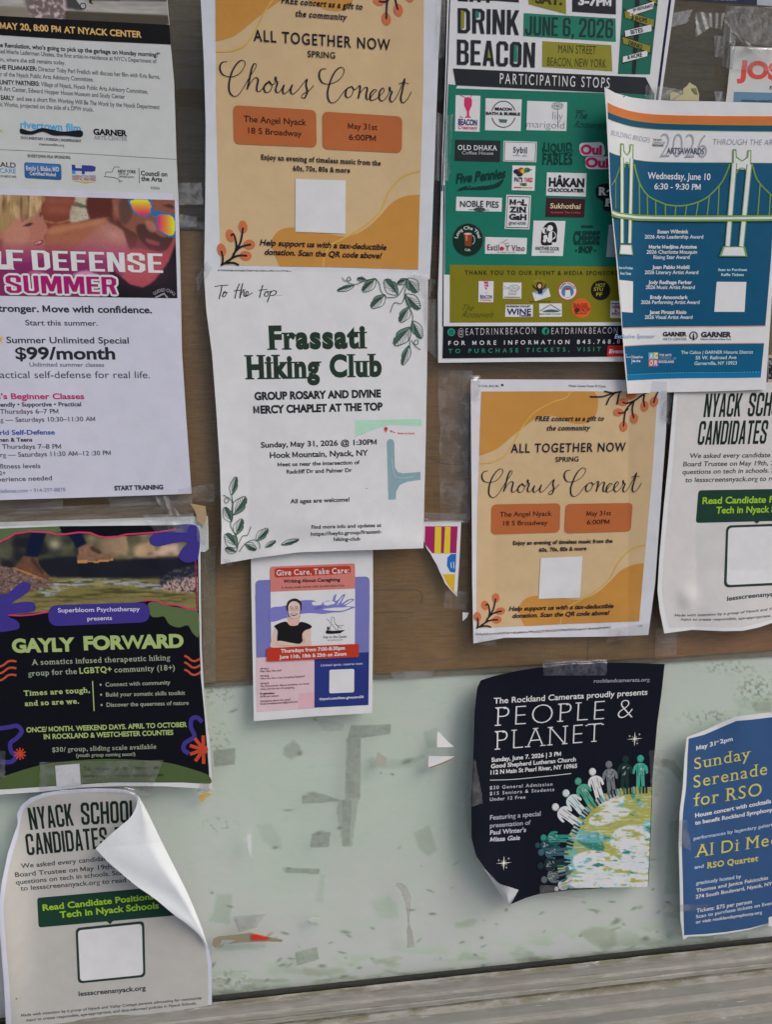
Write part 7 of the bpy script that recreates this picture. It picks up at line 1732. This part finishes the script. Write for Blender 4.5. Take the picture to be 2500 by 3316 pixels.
scrap('paper_scrap', 'tan torn paper with faint print on the corner of the hiking group poster', 'paper scrap', Tq(zS3, (232, 215), (300, 228), (385, 245), (396, 340), (390, 400), (360, 440), (345, 420), (305, 400), (298, 340), (275, 280)), (150, 128, 98), .0035)
scrap('paper_scrap', 'white leftover paper tab right of the hiking group poster top', 'paper scrap', Tq(zS3, (335, 425), (405, 338), (418, 672), (370, 680), (330, 700)), (170, 172, 170), .0010)
scrap('leaf_flake', 'brown and orange flake under the corner of the hiking group poster', 'flake', Tq(zS7, (210, 350), (235, 330), (290, 318), (320, 330), (275, 355), (240, 395), (215, 375)), (178, 150, 84), .001)
# peeled tape remnants on the green panel, some with torn card still on them
r = scrap('tape_remnant', 'curled grey tape remnant with a red scrap of paper on the green panel', 'tape remnant', Tq(zS7, (320, 1560), (330, 1510), (380, 1490), (540, 1475), (635, 1462), (760, 1490), (898, 1520), (890, 1536), (760, 1532), (560, 1540), (445, 1555), (520, 1520), (400, 1520), (375, 1575), (340, 1582)), (128, 120, 100), .003)
rp = scrap('red_paper', None, None, Tq(zS7, (640, 1478), (690, 1476), (740, 1496), (800, 1502), (770, 1518), (645, 1520)), (206, 46, 34), .0042)
rp.parent = r; rp.location = np.array(rp.location) - np.array(r.location)
scrap('tape_remnant', 'small square of peeled tape on the green panel, upper middle', 'tape remnant', Tq(zH4, (1060, 425), (1112, 460), (1102, 512), (1040, 492)), (150, 152, 140), .0012)
scrap('tape_remnant', 'tiny crumpled tape knot on the green panel, lower middle', 'tape remnant', Tq(zH4, (640, 1405), (690, 1392), (735, 1405), (715, 1440), (690, 1420), (668, 1425)), (170, 176, 166), .002)


def dangling():
    p = crom(zH4(np.array([(1165, 1200), (1200, 1215), (1225, 1260), (1236, 1330), (1238, 1400), (1240, 1450), (1246, 1500), (1252, 1570)], float)), n=6)
    w = np.interp(np.linspace(0, 1, len(p)), [0, .1, .3, .55, .65, .8, 1], [8, 20, 26, 7, 6, 18, 25])
    h = np.interp(np.linspace(0, 1, len(p)), [0, .3, .6, 1], [.0006, .003, .006, .002])
    d = np.gradient(p, axis=0); d /= np.hypot(*d.T)[:, None]; nn = np.stack([-d[:, 1], d[:, 0]], -1) * w[:, None] / 2
    a, b = p + nn, p - nn
    A, B = ray_to(a[:, 0], a[:, 1], h), ray_to(b[:, 0], b[:, 1], h + .001)
    V = np.empty((2 * len(p), 3)); V[0::2] = A; V[1::2] = B
    o = mesh_obj('dangling_tape', V, [(2 * i, 2 * i + 1, 2 * i + 3, 2 * i + 2) for i in range(len(p) - 1)], m_film('dangling_tape', (.48, .46, .40), .35, .65, .4, .6, 60, .12, .2))
    tag(o, 'twisted clear tape strand dangling on the green panel', 'tape')


dangling()
# ghost film left by old tape, stuck flat to the pane
GHOST = m_film('tape_residue', (.24, .26, .24), .12, .34, .35, .6, 50, .02, .5)
for q in (Tq(zH4, (900, 268), (1135, 262), (1130, 318), (960, 342), (880, 345)), Tq(zH4, (872, 345), (958, 345), (950, 705), (862, 705)), Tq(zH4, (850, 705), (905, 705), (890, 975), (850, 980)),
          Tq(zH4, (612, 682), (735, 672), (840, 708), (700, 722), (615, 728)), Tq(zH4, (90, 415), (220, 400), (218, 497), (95, 510)), Tq(zH4, (672, 905), (780, 893), (770, 980), (660, 983)), Tq(zH4, (520, 1104), (716, 1110), (710, 1138), (520, 1132)),
          Tq(zH4, (572, 1600), (700, 1568), (712, 1640), (585, 1676)), Tq(zS7, (490, 1330), (760, 1305), (680, 1420), (540, 1455))):
    V = ray_to(q[:, 0], q[:, 1], .00025)
    o = mesh_obj('tape_residue', V, [t[::-1] for t in tri(q)], GHOST, glass, smooth=False)
# ------------------------------------------------------------------ house across the street (mirrored faintly in the glass)
house = bpy.data.objects.new('clapboard_house', None); COL.objects.link(house); house.location = (0, -9.5, 0)
tag(house, 'pale clapboard house front mirrored in the upper glass beside the film poster', 'house')
hm = m_plain('clapboard_paint', (232, 226, 210), .7, .1, 2); dk = m_plain('dark_trim', (60, 58, 52), .7); wt = m_plain('white_trim', (240, 240, 236), .6)
def hbox(name, x0, x1, y0, y1, z0, z1, mat, parent=house):
    v = [(x, y + 9.5, z) for x in (x0, x1) for y in (y0, y1) for z in (z0, z1)]
    me = mesh_obj(name, np.array(v), [(0, 1, 3, 2), (4, 6, 7, 5), (0, 4, 5, 1), (2, 3, 7, 6), (0, 2, 6, 4), (1, 5, 7, 3)], mat, parent, smooth=False)
    return me
hbox('wall', -7, 7, -9.9, -9.56, 0, 7.6, hm)
v = []; f = []
for k in range(44):
    z = .4 + k * .165
    if 5.15 < z < 5.45: continue
    n0 = len(v)
    v += [(-7, .0, z), (7, .0, z), (7, -.04, z + .16), (-7, -.04, z + .16), (-7, -.05, z), (7, -.05, z)]
    f += [(n0, n0 + 1, n0 + 2, n0 + 3), (n0 + 4, n0 + 5, n0 + 1, n0)]
bd = mesh_obj('clapboard', np.array(v), f, hm, house, smooth=False); bd['kind'] = 'stuff'
hbox('fascia', -7, 7, -9.45, -9.40, 5.2, 5.3, wt); hbox('soffit', -7, 7, -9.52, -9.41, 5.02, 5.19, dk)
for x in (-2.6, .4, 3.2):
    w = hbox('window', x, x + 1.1, -9.44, -9.40, 3.6, 4.5, dk)
    for j in range(1, 4):
        a = hbox('glazing_bar', x + j * .275 - .02, x + j * .275 + .02, -9.398, -9.37, 3.6, 4.5, wt, w)
    for j in range(1, 5):
        a = hbox('glazing_bar', x, x + 1.1, -9.369, -9.35, 3.6 + j * .18 - .015, 3.6 + j * .18 + .015, wt, w)
print('tris', sum(len(o.data.polygons) for o in bpy.data.objects if o.type == 'MESH'))
